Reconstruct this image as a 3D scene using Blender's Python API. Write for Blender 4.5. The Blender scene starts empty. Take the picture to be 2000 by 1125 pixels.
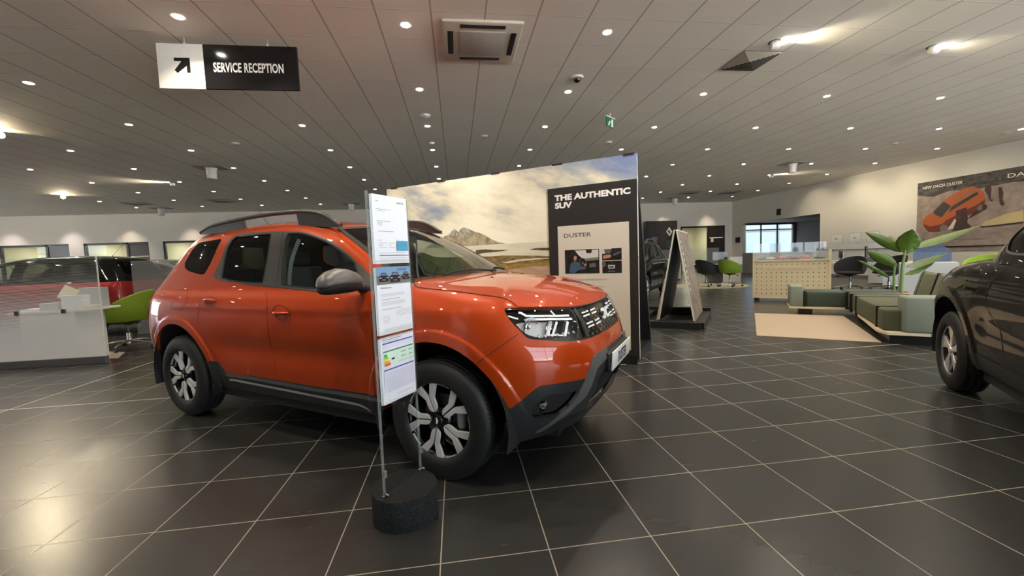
import bpy, bmesh, math, random
import numpy as np
from mathutils import Vector, Matrix, Quaternion
from mathutils.geometry import delaunay_2d_cdt

random.seed(7)
C = bpy.context.scene.collection
SC = bpy.context.scene
PI = math.pi

# ------------------------------------------------------------------ camera
CAM_H, CEIL = 1.2397, 3.98
cd = bpy.data.cameras.new('camera')
cam = bpy.data.objects.new('camera', cd); C.objects.link(cam)
cd.sensor_width = 36.0; cd.lens = 36.0*802.985/2000.0; cd.clip_start = 0.05; cd.clip_end = 300
_fw = Vector((0.13029468, 0.98891982, -0.07113986)); _rt = Vector((0.99040024, -0.13315839, -0.03709719)); _up = Vector((0.04615902, 0.06562337, 0.99677626))
cam.matrix_world = Matrix(((_rt.x, _up.x, -_fw.x, 0), (_rt.y, _up.y, -_fw.y, 0), (_rt.z, _up.z, -_fw.z, CAM_H), (0, 0, 0, 1)))
SC.camera = cam

# ------------------------------------------------------------------ world, colour management, sampling
SC.view_settings.view_transform = 'Standard'; SC.view_settings.look = 'None'
SC.view_settings.gamma = 1.0; SC.view_settings.use_curve_mapping = False
SC.view_settings.exposure = 1.14
W = bpy.data.worlds.new('overcast_sky'); SC.world = W; W.use_nodes = True
_nt = W.node_tree; _bg = _nt.nodes['Background']
_bg.inputs['Color'].default_value = (0.80, 0.88, 1.0, 1); _bg.inputs['Strength'].default_value = 5.0
SC.cycles.use_denoising = True
SC.cycles.max_bounces = 8; SC.cycles.diffuse_bounces = 3; SC.cycles.glossy_bounces = 4
SC.cycles.transmission_bounces = 6; SC.cycles.transparent_max_bounces = 16
SC.cycles.sample_clamp_indirect = 12.0; SC.cycles.sample_clamp_direct = 0.0
SC.cycles.caustics_reflective = False; SC.cycles.caustics_refractive = False
try: SC.cycles.use_light_tree = True
except Exception: pass

# ------------------------------------------------------------------ large lights: sky seen through the glazing (portals only guide the sky light)
def portal(name, loc, rot, sx, sy):
    l = bpy.data.lights.new(name, 'AREA'); l.shape = 'RECTANGLE'; l.size = sx; l.size_y = sy
    l.cycles.is_portal = True
    o = bpy.data.objects.new(name, l); C.objects.link(o); o.location = loc; o.rotation_euler = rot
    return o
FRONT_V, LOBBY_U, LOBBY_V = -5.0, -6.5, 1.5
portal('sky_portal_left', (-23.94, 13.5, 1.9), (PI/2, 0, -PI/2), 5.0, 3.6)  # guides sky light through the added left window
portal('sky_portal_front', (9.0, FRONT_V+0.06, 1.9), (-PI/2, 0, 0), 12.4, 3.4)
portal('sky_portal_right', (15.5, -0.5, 1.9), (PI/2, 0, PI/2), 8.4, 3.4)

sun = bpy.data.lights.new('sun', 'SUN'); sun.energy = 50.0; sun.angle = math.radians(2); sun.color = (1.0, 0.95, 0.90)
so = bpy.data.objects.new('sun', sun); C.objects.link(so); so.rotation_euler = Vector((0.05, -0.55, -0.83)).to_track_quat('-Z', 'Y').to_euler()
# ------------------------------------------------------------------ materials
def V3(c, a=1.0): return (c[0], c[1], c[2], a)
def srgb(r, g, b):
    f = lambda v: (v/255/12.92) if v/255 <= 0.04045 else ((v/255+0.055)/1.055)**2.4
    return (f(r), f(g), f(b))
class NT:
    """small helper to write node graphs as expressions"""
    def __init__(s, name):
        s.m = bpy.data.materials.new(name); s.m.use_nodes = True
        s.t = s.m.node_tree; s.b = s.t.nodes['Principled BSDF']
    def n(s, typ, **kw):
        nd = s.t.nodes.new(typ)
        for k, v in kw.items(): setattr(nd, k, v)
        return nd
    def put(s, sock, v):
        if isinstance(v, bpy.types.NodeSocket): s.t.links.new(v, sock)
        elif isinstance(v, (tuple, list)):
            sock.default_value = V3(v) if len(sock.default_value) == 4 else v[:3]
        else: sock.default_value = v
    def math(s, op, a, b=0.0, c=0.0):
        nd = s.n('ShaderNodeMath', operation=op); s.put(nd.inputs[0], a); s.put(nd.inputs[1], b); s.put(nd.inputs[2], c)
        return nd.outputs[0]
    def mix(s, f, a, b):
        nd = s.n('ShaderNodeMix', data_type='RGBA'); s.put(nd.inputs[0], f); s.put(nd.inputs[6], a); s.put(nd.inputs[7], b)
        return nd.outputs[2]
    def coord(s, kind='Object'):
        return s.n('ShaderNodeTexCoord').outputs[kind]
    def xyz(s, v):
        nd = s.n('ShaderNodeSeparateXYZ'); s.put(nd.inputs[0], v); return nd.outputs
    def comb(s, x, y, z=0.0):
        nd = s.n('ShaderNodeCombineXYZ'); s.put(nd.inputs[0], x); s.put(nd.inputs[1], y); s.put(nd.inputs[2], z); return nd.outputs[0]
    def noise(s, v, scale, detail=3.0, rough=0.5):
        nd = s.n('ShaderNodeTexNoise'); s.put(nd.inputs['Vector'], v); nd.inputs['Scale'].default_value = scale
        nd.inputs['Detail'].default_value = detail; nd.inputs['Roughness'].default_value = rough; return nd.outputs['Fac']
    def white(s, v):
        nd = s.n('ShaderNodeTexWhiteNoise', noise_dimensions='3D'); s.put(nd.inputs['Vector'], v); return nd.outputs['Value']
    def ramp(s, f, stops):
        nd = s.n('ShaderNodeValToRGB'); e = nd.color_ramp.elements
        while len(e) < len(stops): e.new(0.5)
        for k, (p, c) in enumerate(stops): e[k].position = p; e[k].color = V3(c)
        s.put(nd.inputs[0], f); return nd.outputs[0]
    def mapr(s, f, a, b, c, d):
        nd = s.n('ShaderNodeMapRange'); s.put(nd.inputs[0], f)
        for k, v in enumerate((a, b, c, d)): nd.inputs[k+1].default_value = v
        return nd.outputs[0]
    def bump(s, h, strength=0.2, dist=0.01):
        nd = s.n('ShaderNodeBump'); s.put(nd.inputs['Height'], h); nd.inputs['Strength'].default_value = strength
        nd.inputs['Distance'].default_value = dist; s.t.links.new(nd.outputs[0], s.b.inputs['Normal'])
    def set(s, **kw):
        for k, v in kw.items():
            s.put(s.b.inputs[{'col': 'Base Color', 'rough': 'Roughness', 'metal': 'Metallic', 'spec': 'Specular IOR Level', 'coat': 'Coat Weight',
                              'coatr': 'Coat Roughness', 'ior': 'IOR', 'sheen': 'Sheen Weight', 'emit': 'Emission Color', 'emits': 'Emission Strength',
                              'alpha': 'Alpha', 'trans': 'Transmission Weight'}[k]], v)
        return s.m

def plain(name, col, rough=0.5, metal=0.0, var=0.06, scale=14.0, bump=0.0, **kw):
    g = NT(name)
    nz = g.noise(g.coord(), scale, 3.0)
    c = g.mix(nz, tuple(max(0, v*(1-var)) for v in col), tuple(v*(1+var) for v in col))
    g.set(col=c, rough=rough, metal=metal, **kw)
    if bump: g.bump(g.noise(g.coord(), scale*9, 2.0), bump, 0.003)
    return g.m
def emitter(name, col, strength):
    g = NT(name); g.set(col=(0, 0, 0), emit=col, emits=strength, rough=0.5); return g.m
def clear(name, tint=(1, 1, 1), rough=0.03, ior=1.45, haze=0.0, hazecol=(1, 1, 1)):
    """thin clear sheet: fresnel reflection over straight-through transparency, optional printed haze"""
    g = NT(name); t = g.t
    tr = g.n('ShaderNodeBsdfTransparent'); tr.inputs[0].default_value = V3(tint)
    gl = g.n('ShaderNodeBsdfGlossy'); gl.inputs['Roughness'].default_value = rough
    fr = g.n('ShaderNodeFresnel'); fr.inputs['IOR'].default_value = ior
    bf = g.n('ShaderNodeNewGeometry').outputs['Backfacing']
    fac = g.math('MULTIPLY', fr.outputs[0], g.math('SUBTRACT', 1.0, bf))
    mx = g.n('ShaderNodeMixShader'); t.links.new(fac, mx.inputs[0]); t.links.new(tr.outputs[0], mx.inputs[1]); t.links.new(gl.outputs[0], mx.inputs[2])
    out = mx.outputs[0]
    if haze:
        df = g.n('ShaderNodeBsdfDiffuse'); df.inputs[0].default_value = V3(hazecol)
        m2 = g.n('ShaderNodeMixShader'); g.put(m2.inputs[0], haze(g) if callable(haze) else haze)
        t.links.new(out, m2.inputs[1]); t.links.new(df.outputs[0], m2.inputs[2]); out = m2.outputs[0]
    t.links.new(out, t.nodes['Material Output'].inputs[0])
    t.nodes.remove(g.b)
    return g.m

# ------------------------------------------------------------------ objects
def link(o, parent=None):
    C.objects.link(o)
    if parent is not None: o.parent = parent
    return o
def tag(o, label=None, cat=None, group=None, kind=None):
    if label: o['label'] = label
    if cat: o['category'] = cat
    if group: o['group'] = group
    if kind: o['kind'] = kind
    return o
def thing(name, label, cat, loc=(0, 0, 0), rz=0.0, group=None):
    o = bpy.data.objects.new(name, None); link(o); o.location = loc; o.rotation_euler = (0, 0, rz)
    o.empty_display_size = 0.1
    return tag(o, label, cat, group)
def mesh(name, verts, faces, mats, parent=None, smooth=None, fm=None):
    me = bpy.data.meshes.new(name); me.from_pydata([tuple(map(float, v)) for v in verts], [], faces); me.update()
    for m in (mats if isinstance(mats, (list, tuple)) else [mats]): me.materials.append(m)
    if fm is not None: me.polygons.foreach_set('material_index', fm)
    o = link(bpy.data.objects.new(name, me), parent)
    if smooth is not None: shade(me, smooth)
    return o
def shade(me, ang=35):
    me.polygons.foreach_set('use_smooth', [True]*len(me.polygons))
    if ang < 180:
        try: me.set_sharp_from_angle(angle=math.radians(ang))
        except Exception: pass
    me.update()
class MB:
    """collects shapes, links them as one mesh object"""
    def __init__(s): s.b = bmesh.new(); s.mi = 0
    def _mark(s, fs):
        for f in fs: f.material_index = s.mi
    def box(s, x0, y0, z0, x1, y1, z1, bev=0.0, seg=2, M=None):
        r = bmesh.ops.create_cube(s.b, size=1.0); vs = r['verts']
        for v in vs:
            v.co = Vector(((x0+x1)/2+v.co.x*(x1-x0), (y0+y1)/2+v.co.y*(y1-y0), (z0+z1)/2+v.co.z*(z1-z0)))
        fs = {f for v in vs for f in v.link_faces}
        if bev:
            es = list({e for v in vs for e in v.link_edges})
            rr = bmesh.ops.bevel(s.b, geom=es, offset=bev, segments=seg, profile=0.5, affect='EDGES')
            fs = {f for v in rr['verts'] for f in v.link_faces} | {f for f in fs if f.is_valid}
            vs = list({v for f in fs for v in f.verts})
        if M is not None:
            for v in vs: v.co = M @ v.co
        s._mark(fs); return s
    def prism(s, pts, h0, h1, axis='Z', M=None, bev=0.0):
        """polygon pts (2D) extruded along axis"""
        f3 = {'Z': lambda p, h: Vector((p[0], p[1], h)), 'Y': lambda p, h: Vector((p[0], h, p[1])), 'X': lambda p, h: Vector((h, p[0], p[1]))}[axis]
        a = [s.b.verts.new(f3(p, h0)) for p in pts]; b = [s.b.verts.new(f3(p, h1)) for p in pts]
        n = len(pts); fs = [s.b.faces.new(a[::-1]), s.b.faces.new(b)]
        for i in range(n): fs.append(s.b.faces.new((a[i], a[(i+1) % n], b[(i+1) % n], b[i])))
        bmesh.ops.recalc_face_normals(s.b, faces=fs)
        vs = a+b
        if bev:
            es = list({e for v in vs for e in v.link_edges})
            rr = bmesh.ops.bevel(s.b, geom=es, offset=bev, segments=2, profile=0.5, affect='EDGES')
            fs = list({f for v in rr['verts'] for f in v.link_faces} | {f for f in fs if f.is_valid})
            vs = list({v for f in fs for v in f.verts})
        if M is not None:
            for v in vs: v.co = M @ v.co
        s._mark(fs); return s
    def lathe(s, prof, n=32, M=None, caps=True, a0=0.0, a1=2*PI):
        full = abs(a1-a0-2*PI) < 1e-6; k = n if full else n+1; rings = []
        for r, z in prof:
            rings.append([s.b.verts.new((r*math.cos(a0+(a1-a0)*i/n), r*math.sin(a0+(a1-a0)*i/n), z)) for i in range(k)])
        fs = []
        for q in range(len(rings)-1):
            for i in range(n if full else k-1):
                j = (i+1) % k
                fs.append(s.b.faces.new((rings[q][i], rings[q][j], rings[q+1][j], rings[q+1][i])))
        if caps and full:
            for q in (0, -1):
                if prof[q][0] > 1e-5: fs.append(s.b.faces.new(rings[q] if q else rings[q][::-1]))
        vs = [v for r in rings for v in r]
        if M is not None:
            for v in vs: v.co = M @ v.co
        s._mark(fs); return s
    def tube(s, pts, r, n=10, caps=True, flat=None):
        pts = [Vector(p) for p in pts]; rr = r if isinstance(r, (list, tuple)) else [r]*len(pts)
        rings = []; t0 = (pts[1]-pts[0]).normalized()
        ref = Vector((0, 0, 1)) if abs(t0.z) < 0.9 else Vector((1, 0, 0))
        nrm = t0.cross(ref).normalized()
        for i, p in enumerate(pts):
            t = ((pts[min(i+1, len(pts)-1)]-p).normalized() + (p-pts[max(i-1, 0)]).normalized())
            t = t.normalized() if t.length > 1e-6 else t0
            nrm = (nrm - t*nrm.dot(t)); nrm = nrm.normalized() if nrm.length > 1e-6 else t.orthogonal().normalized()
            bn = t.cross(nrm)
            fl = flat if flat else 1.0
            rings.append([s.b.verts.new(p + nrm*(rr[i]*math.cos(2*PI*k/n)) + bn*(rr[i]*fl*math.sin(2*PI*k/n))) for k in range(n)])
        fs = []
        for q in range(len(rings)-1):
            for i in range(n):
                j = (i+1) % n
                fs.append(s.b.faces.new((rings[q][i], rings[q][j], rings[q+1][j], rings[q+1][i])))
        if caps: fs.append(s.b.faces.new(rings[0][::-1])); fs.append(s.b.faces.new(rings[-1]))
        s._mark(fs); return s
    def poly(s, pts):
        f = s.b.faces.new([s.b.verts.new(p) for p in pts]); s._mark([f]); return s
    def build(s, name, mats, parent=None, smooth=None, recalc=True):
        if recalc: bmesh.ops.recalc_face_normals(s.b, faces=s.b.faces)
        me = bpy.data.meshes.new(name); s.b.to_mesh(me); s.b.free()
        for m in (mats if isinstance(mats, (list, tuple)) else [mats]): me.materials.append(m)
        if smooth is not None: shade(me, smooth)
        return link(bpy.data.objects.new(name, me), parent)
def struct(o): o['kind'] = 'structure'; return o
def copy_tree(o, parent=None):
    c = o.copy(); C.objects.link(c); c.parent = parent
    for ch in list(o.children): copy_tree(ch, c)
    return c
def Tm(x=0, y=0, z=0, rx=0, ry=0, rz=0, s=1.0):
    return Matrix.Translation((x, y, z)) @ Matrix.Rotation(rz, 4, 'Z') @ Matrix.Rotation(ry, 4, 'Y') @ Matrix.Rotation(rx, 4, 'X') @ Matrix.Scale(s, 4)
def text_mesh(body, size, depth=0.001, font=None, bold=0.0, xs=1.0, align='LEFT', space=1.0, shear=0.0):
    """letters as a mesh in the XY plane, baseline at y=0"""
    cu = bpy.data.curves.new('lettering', 'FONT'); cu.body = body; cu.size = size; cu.extrude = depth; cu.offset = bold
    cu.align_x = align; cu.space_character = space; cu.shear = shear; cu.resolution_u = 3
    o = bpy.data.objects.new('lettering', cu); C.objects.link(o)
    dg = bpy.context.evaluated_depsgraph_get(); me = bpy.data.meshes.new_from_object(o.evaluated_get(dg))
    bpy.data.objects.remove(o); bpy.data.curves.remove(cu)
    for v in me.vertices: v.co.x *= xs
    return me
def letters(name, body, size, mat, M, parent=None, **kw):
    me = text_mesh(body, size, **kw); me.transform(M); me.name = name
    me.materials.clear(); me.materials.append(mat)
    return link(bpy.data.objects.new(name, me), parent)
def crom(pts, n=6, closed=False):
    """Catmull-Rom resample of a list of tuples"""
    P = [np.array(p, float) for p in pts]; out = []; N = len(P)
    for i in range(N if closed else N-1):
        a = P[(i-1) % N] if closed or i > 0 else 2*P[0]-P[1]
        b, c = P[i], P[(i+1) % N]
        d = P[(i+2) % N] if closed or i+2 < N else 2*P[-1]-P[-2]
        for k in range(n):
            f = k/n
            out.append(0.5*((2*b)+(c-a)*f+(2*a-5*b+4*c-d)*f*f+(3*b-a-3*c+d)*f**3))
    if not closed: out.append(P[-1])
    return out
# ------------------------------------------------------------------ room shell
TF = 0.4565; FX, FY = -0.2691*TF, 3.5849*TF
def floor_mat():
    g = NT('dark_floor_tiles'); p = g.xyz(g.coord('Object'))
    u = g.math('DIVIDE', g.math('SUBTRACT', p[0], FX), TF); v = g.math('DIVIDE', g.math('SUBTRACT', p[1], FY), TF)
    fu = g.math('PINGPONG', u, 0.5); fv = g.math('PINGPONG', v, 0.5)
    d = g.math('MINIMUM', fu, fv)
    line = g.math('LESS_THAN', d, 0.0058)
    cell = g.comb(g.math('FLOOR', u), g.math('FLOOR', v))
    rnd = g.white(cell)
    st = g.noise(g.comb(g.math('MULTIPLY', p[0], 3.0), g.math('MULTIPLY', p[1], 26.0), rnd), 1.0, 4.0, 0.6)
    big = g.noise(g.coord('Object'), 0.9, 3.0)
    base = g.mix(st, (0.0235, 0.0235, 0.0235), (0.0295, 0.0292, 0.0288))
    base = g.mix(g.math('MULTIPLY', rnd, 0.35), base, (0.036, 0.035, 0.034))
    base = g.mix(g.math('MULTIPLY', big, 0.25), base, (0.038, 0.0365, 0.034))
    j1 = g.math('LESS_THAN', g.math('ABSOLUTE', g.math('SUBTRACT', v, 6.0)), 0.010); j2 = g.math('LESS_THAN', g.math('ABSOLUTE', g.math('ADD', u, 9.0)), 0.010)
    joint = g.math('MAXIMUM', j1, j2)
    g.set(col=g.mix(joint, g.mix(line, base, (0.26, 0.235, 0.185)), (0.62, 0.58, 0.50)), rough=g.math('ADD', g.mapr(st, 0, 1, 0.245, 0.285), g.math('MULTIPLY', line, 0.4)), spec=0.5)
    g.bump(g.math('ADD', g.math('MULTIPLY', line, -1.0), g.math('MULTIPLY', st, 0.01)), 0.3, 0.0015)
    return g.m
def ceil_mat():
    g = NT('suspended_ceiling_tiles'); p = g.xyz(g.coord('Object'))
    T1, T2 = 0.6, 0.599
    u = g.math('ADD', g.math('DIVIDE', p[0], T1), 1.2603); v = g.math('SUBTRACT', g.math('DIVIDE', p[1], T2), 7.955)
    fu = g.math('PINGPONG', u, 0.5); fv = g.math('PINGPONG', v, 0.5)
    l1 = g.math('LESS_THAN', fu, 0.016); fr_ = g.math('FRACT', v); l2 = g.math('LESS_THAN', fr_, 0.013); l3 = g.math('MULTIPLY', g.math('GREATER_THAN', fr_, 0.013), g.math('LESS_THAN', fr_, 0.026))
    rnd = g.white(g.comb(g.math('FLOOR', u), g.math('FLOOR', v)))
    sp = g.noise(g.coord('Object'), 160.0, 2.0)
    base = g.mix(rnd, (0.83, 0.80, 0.73), (0.87, 0.84, 0.77)); base = g.mix(g.math('MULTIPLY', sp, 0.25), base, (0.7, 0.66, 0.60))
    c = g.mix(l3, base, (0.55, 0.52, 0.46)); c = g.mix(l2, c, (1.0, 0.99, 0.95)); c = g.mix(l1, c, (0.47, 0.44, 0.39))  # bright cross line and dark band beside it: catch-light and edge shadow as colour
    g.set(col=c, rough=0.85, spec=0.2)
    g.bump(g.math('MULTIPLY', g.math('MAXIMUM', l1, l2), -1.0), 0.5, 0.004)
    return g.m
M_wall = plain('warm_white_wall_paint', (0.66, 0.62, 0.545), 0.8, var=0.02, scale=2.0)
M_wallg = plain('grey_white_wall_paint', (0.70, 0.66, 0.59), 0.8, var=0.02, scale=2.0)
M_wallp = plain('muted_grey_wall_paint', (0.26, 0.235, 0.225), 0.8, var=0.02, scale=2.0)
M_offw = plain('cream_office_wall_paint', (0.62, 0.60, 0.46), 0.8, var=0.03, scale=2.0)
M_black = plain('black_satin_trim', (0.012, 0.012, 0.012), 0.4)
M_dkgrey = plain('dark_grey_frame', (0.03, 0.03, 0.03), 0.45)
M_skirt = plain('grey_skirting', (0.16, 0.15, 0.14), 0.6)
M_clear = clear('clear_glass', (0.96, 0.98, 0.97), 0.02)
M_plaster = plain('white_plaster', (0.6, 0.58, 0.55), 0.8)
M_aluminium = plain('brushed_aluminium', (0.55, 0.55, 0.55), 0.35, 1.0)

fl = MB(); fl.box(-24.2, FRONT_V-0.2, -0.1, 22.2, 27, 0); struct(fl.build('floor', floor_mat()))
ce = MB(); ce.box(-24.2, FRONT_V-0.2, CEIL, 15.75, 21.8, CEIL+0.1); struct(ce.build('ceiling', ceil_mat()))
BV, RU = 21.6, 15.55
def wall_run(name, axis, pos, a0, a1, z1, holes, mat, th=0.2, zbase=0.0):
    """wall along axis ('u' or 'v') at pos, thickness outward (th signed), holes = [(a0,a1,z0,z1)]"""
    b = MB()
    def bx(p0, p1, q0, q1):
        if p1-p0 < 1e-4 or q1-q0 < 1e-4: return
        lo, hi = sorted((pos, pos+th))
        if axis == 'u': b.box(p0, lo, q0, p1, hi, q1)
        else: b.box(lo, p0, q0, hi, p1, q1)
    x = a0
    for h0, h1, z0, zt in sorted(holes):
        bx(x, h0, zbase, z1); bx(h0, h1, zbase, z0); bx(h0, h1, zt, z1); x = h1
    bx(x, a1, zbase, z1)
    return struct(b.build(name, mat))
OPEN = [(-20.5, -17.69, 0, 2.67), (-17.08, -14.36, 0, 2.67), (-13.75, -11.03, 0, 2.67), (-10.42, -7.70, 0, 2.67), (12.43, 15.11, 0, 2.67)]
wall_run('wall_back', 'u', BV, -24, RU+0.2, CEIL, OPEN, M_wallg)
wall_run('wall_right', 'v', RU, FRONT_V-0.2, BV, CEIL, [(-4.7, 3.7, 0.1, 3.7), (15.9, 20.77, 0, 2.68)], M_wall)
wall_run('wall_left', 'v', -24, 1.5, BV, CEIL, [(11.0, 16.0, 0.1, 3.7)], M_wallg, th=-0.2)  # opening holds the added left window
wall_run('wall_front', 'u', FRONT_V, LOBBY_U, RU, CEIL, [(2.8, 15.2, 0.1, 3.7)], M_wallg, th=-0.2)
wall_run('wall_lobby', 'v', LOBBY_U, FRONT_V, LOBBY_V, CEIL, [], M_wallg, th=-0.2)
wall_run('wall_side', 'u', LOBBY_V, -24, LOBBY_U, CEIL, [], M_wallg, th=-0.2)
def glazing(name, axis, pos, a0, a1, z0, z1, n, zt, mat=M_black, t=0.06, w=0.06):
    o = bpy.data.objects.new(name, None); link(o); struct(o)
    f = MB()
    def bar(p0, p1, q0, q1):
        if axis == 'u': f.box(p0, pos-t/2, q0, p1, pos+t/2, q1)
        else: f.box(pos-t/2, p0, q0, pos+t/2, p1, q1)
    for i in range(n+1):
        x = a0+(a1-a0)*i/n; bar(max(a0, x-w/2), min(a1, x+w/2), z0, z1)
    for q in [z0, z1-w]+list(zt): bar(a0, a1, q, q+w)
    f.build('window_frame', mat, o)
    g = MB()
    if axis == 'u': g.box(a0, pos-0.004, z0, a1, pos+0.004, z1)
    else: g.box(pos-0.004, a0, z0, pos+0.004, a1, z1)
    g.build('window_pane', M_clear, o)
    return o
glazing('window_1', 'u', FRONT_V-0.1, 2.8, 15.2, 0.1, 3.7, 6, [2.5])
glazing('window_9', 'v', -24.1, 11.0, 16.0, 0.1, 3.7, 3, [2.5])  # unseen window, added to brighten the ceiling and walls
glazing('window_2', 'v', RU+0.1, -4.7, 3.7, 0.1, 3.7, 4, [2.5])

ORD = ['leftmost', 'second', 'third', 'fourth', 'far right']
M_strip = emitter('lit_strip', (1.0, 0.97, 0.85), 6.0)
# offices behind the back wall: dividing walls, cream back wall, ceiling, strip lights
def office(n, u0, u1, glass_u, lit=5.0):
    wall_run('wall_office_%d' % n, 'u', 25.2, u0-0.3, u1+0.3, 2.9, [], M_offw)
    wall_run('wall_office_side_%d' % n, 'v', u0-0.3, BV+0.2, 25.2, 2.9, [], M_offw, th=-0.1)
    wall_run('wall_office_end_%d' % n, 'v', u1+0.3, BV+0.2, 25.2, 2.9, [], M_offw, th=0.1)
    c = MB(); c.box(u0-0.4, BV+0.2, 2.85, u1+0.4, 25.4, 2.95); struct(c.build('ceiling_office_%d' % n, M_plaster))
    L = bpy.data.lights.new('office_light', 'AREA'); L.energy = 34; L.color = (1.0, 0.93, 0.72); L.size = 1.6; L.size_y = 0.5; L.shape = 'RECTANGLE'
    lo = bpy.data.objects.new('office_light', L); C.objects.link(lo); lo.location = ((u0+u1)/2, 23.4, 2.80)
    st = MB(); st.box((u0+u1)/2-0.6, 22.6, 2.80, (u0+u1)/2+0.6, 22.75, 2.849, 0.01, 1); so_ = st.build('strip_light', M_strip); tag(so_, 'lit white strip light on the ceiling of the office behind the %s glazed front' % ORD[n-1], 'ceiling light')
    # shop-front: frame, fixed pane, dark door leaf
    o = bpy.data.objects.new('window_%d' % (n+2), None); link(o); struct(o)
    f = MB()
    for a, b in ((u0, u0+0.09), (glass_u-0.05, glass_u+0.05), (u1-0.05, u1)): f.box(a, BV+0.02, 0, b, BV+0.12, 2.67)
    f.box(u0, BV+0.02, 2.58, u1, BV+0.12, 2.67); f.build('window_frame', M_black, o)
    g = MB(); g.box(u0+0.09, BV+0.06, 0.0, glass_u-0.05, BV+0.07, 2.58); g.build('window_pane', M_clear, o)
    d = bpy.data.objects.new('door_%d' % n, None); link(d); struct(d)
    q = MB(); q.box(glass_u+0.05, BV+0.05, 0.0, u1-0.05, BV+0.10, 1.98); q.box(glass_u+0.05, BV+0.05, 2.02, u1-0.05, BV+0.10, 2.58)
    q.build('door_leaf', M_door, d)
    h = MB(); h.box(glass_u+0.14, BV-0.02, 1.75, glass_u+0.28, BV+0.03, 2.02); h.build('door_handle', M_cream, d)
M_door = plain('dark_brown_door', (0.035, 0.028, 0.026), 0.35)
M_cream = plain('cream_plastic', (0.75, 0.68, 0.45), 0.5)
for n, (a, b, gu) in enumerate(((-20.5, -17.69, -18.61), (-17.08, -14.36, -15.28), (-13.75, -11.03, -11.95), (-10.42, -7.70, -8.6), (12.43, 15.11, 14.11))): office(n+1, a, b, gu)
# service passage seen through the opening in the right wall
wall_run('wall_passage_end', 'u', 23.0, RU+0.2, 22, 2.95, [(17.4, 20.7, 0.3, 2.78)], M_wallp)
wall_run('wall_passage_right', 'v', 20.85, 14.0, 23.0, 2.95, [], M_wallp)
wall_run('wall_passage_near', 'u', 14.0, RU+0.2, 20.85, 2.95, [], M_wallp, th=-0.2)
wall_run('wall_passage_left', 'v', RU+0.2, BV+0.2, 23.0, 2.95, [], M_wallp)
c = MB(); c.box(RU+0.2, 13.8, 2.85, 22, 23.2, 2.95); struct(c.build('ceiling_passage', plain('dim_passage_ceiling', (0.4, 0.38, 0.36), 0.8)))
glazing('window_8', 'u', 23.05, 17.4, 20.7, 0.3, 2.78, 3, [2.4], M_dkgrey)
# low counter wall with a dark rail along the right wall
t = MB(); t.box(RU-0.03, 8.0, 1.085, RU-0.002, 15.9, 1.12); struct(t.build('trim_1', M_black))
t = MB(); t.box(RU+0.02, 15.9, 0, RU+0.12, 20.77, 1.08); struct(t.build('wall_counter', M_wallp))
t = MB(); t.box(-24, BV-0.015, 0, -20.5, BV-0.001, 0.1); t.box(-7.7, BV-0.015, 0, 12.43, BV-0.001, 0.1); struct(t.build('baseboard_back', M_skirt))
t = MB(); t.box(RU-0.015, FRONT_V, 0, RU-0.001, 15.9, 0.1); struct(t.build('baseboard_right', M_skirt))
# outdoors: neighbouring building seen through the passage window, forecourt
nb = MB(); nb.box(-30, 33, -0.2, 60, 34, 20); nbo = nb.build('neighbour_wall', plain('pale_blue_cladding', (0.10, 0.135, 0.16), 0.6)); struct(nbo)  # made this tall to keep direct sun out of the passage window
nw = MB()
for k in range(14): nw.box(12+3.2*k, 32.9, 0.4, 12.2+3.2*k, 32.99, 8.5)
for k in range(4): nw.box(10, 32.92, 0.6+2.2*k, 60, 32.98, 0.72+2.2*k)
struct(nw.build('neighbour_frames', M_dkgrey, nbo))
gr = MB(); gr.box(-60, -70, -0.25, 80, FRONT_V-0.25, -0.15); gr.box(-90, FRONT_V-0.25, -0.25, -24.3, 60, -0.15); gr.box(-24.3, 25.8, -0.25, 60, 33, -0.15); gr.box(RU+0.3, FRONT_V-0.25, -0.25, 80, 13.5, -0.15); struct(gr.build('forecourt', plain('grey_forecourt', (0.46, 0.43, 0.41), 0.9)))

# ------------------------------------------------------------------ recessed ceiling spotlights
M_lens = emitter('lit_lamp_lens', (1.0, 0.95, 0.86), 26.0)
M_lens_dim = emitter('dim_lamp_lens', (1.0, 0.95, 0.86), 5.0)
M_whitemetal = plain('white_enamel', (0.72, 0.70, 0.66), 0.4)
def spot(name, loc, aim, power, cone, blend=0.6, col=(1.0, 0.86, 0.68), rad=0.035):
    l = bpy.data.lights.new(name, 'SPOT'); l.energy = power; l.spot_size = math.radians(cone); l.spot_blend = blend
    l.color = col; l.shadow_soft_size = rad
    o = bpy.data.objects.new(name, l); C.objects.link(o); o.location = loc
    o.rotation_euler = (Vector(aim)-Vector(loc)).to_track_quat('-Z', 'Y').to_euler()
    return o
U_ = [-13.3, -10.74, -8.34, -5.9, -2.86, -0.46, 1.97, 4.4, 6.82, 9.24, 11.66, 14.05]
V_ = [5.07+1.805*m for m in range(-2, 9)]
def dl_proto(dim):
    r = bpy.data.objects.new('ceiling_spotlight', None); C.objects.link(r)
    b = MB(); b.lathe([(0.047, -0.001), (0.075, -0.001), (0.078, 0.004), (0.046, 0.008), (0.047, -0.001)], 24, caps=False); b.build('trim_ring', M_whitemetal, r, 40)
    b = MB(); b.lathe([(0.046, -0.006), (0.0, -0.012)] if not dim else [(0.055, -0.004), (0.0, -0.005)], 20, caps=False)
    b.build('lamp_lens', M_lens_dim if dim else M_lens, r, 60)
    b = MB(); b.lathe([(0.050, -0.001), (0.050, 0.0035)], 20); b.build('lamp_can', M_black, r)
    return r
DL = {False: dl_proto(False), True: dl_proto(True)}
DIM = {(-5.9, 5.07+1.805), (-5.9, 5.07+1.805*2)}
first = {False: True, True: True}
dim_rows = {3, 4}
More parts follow.
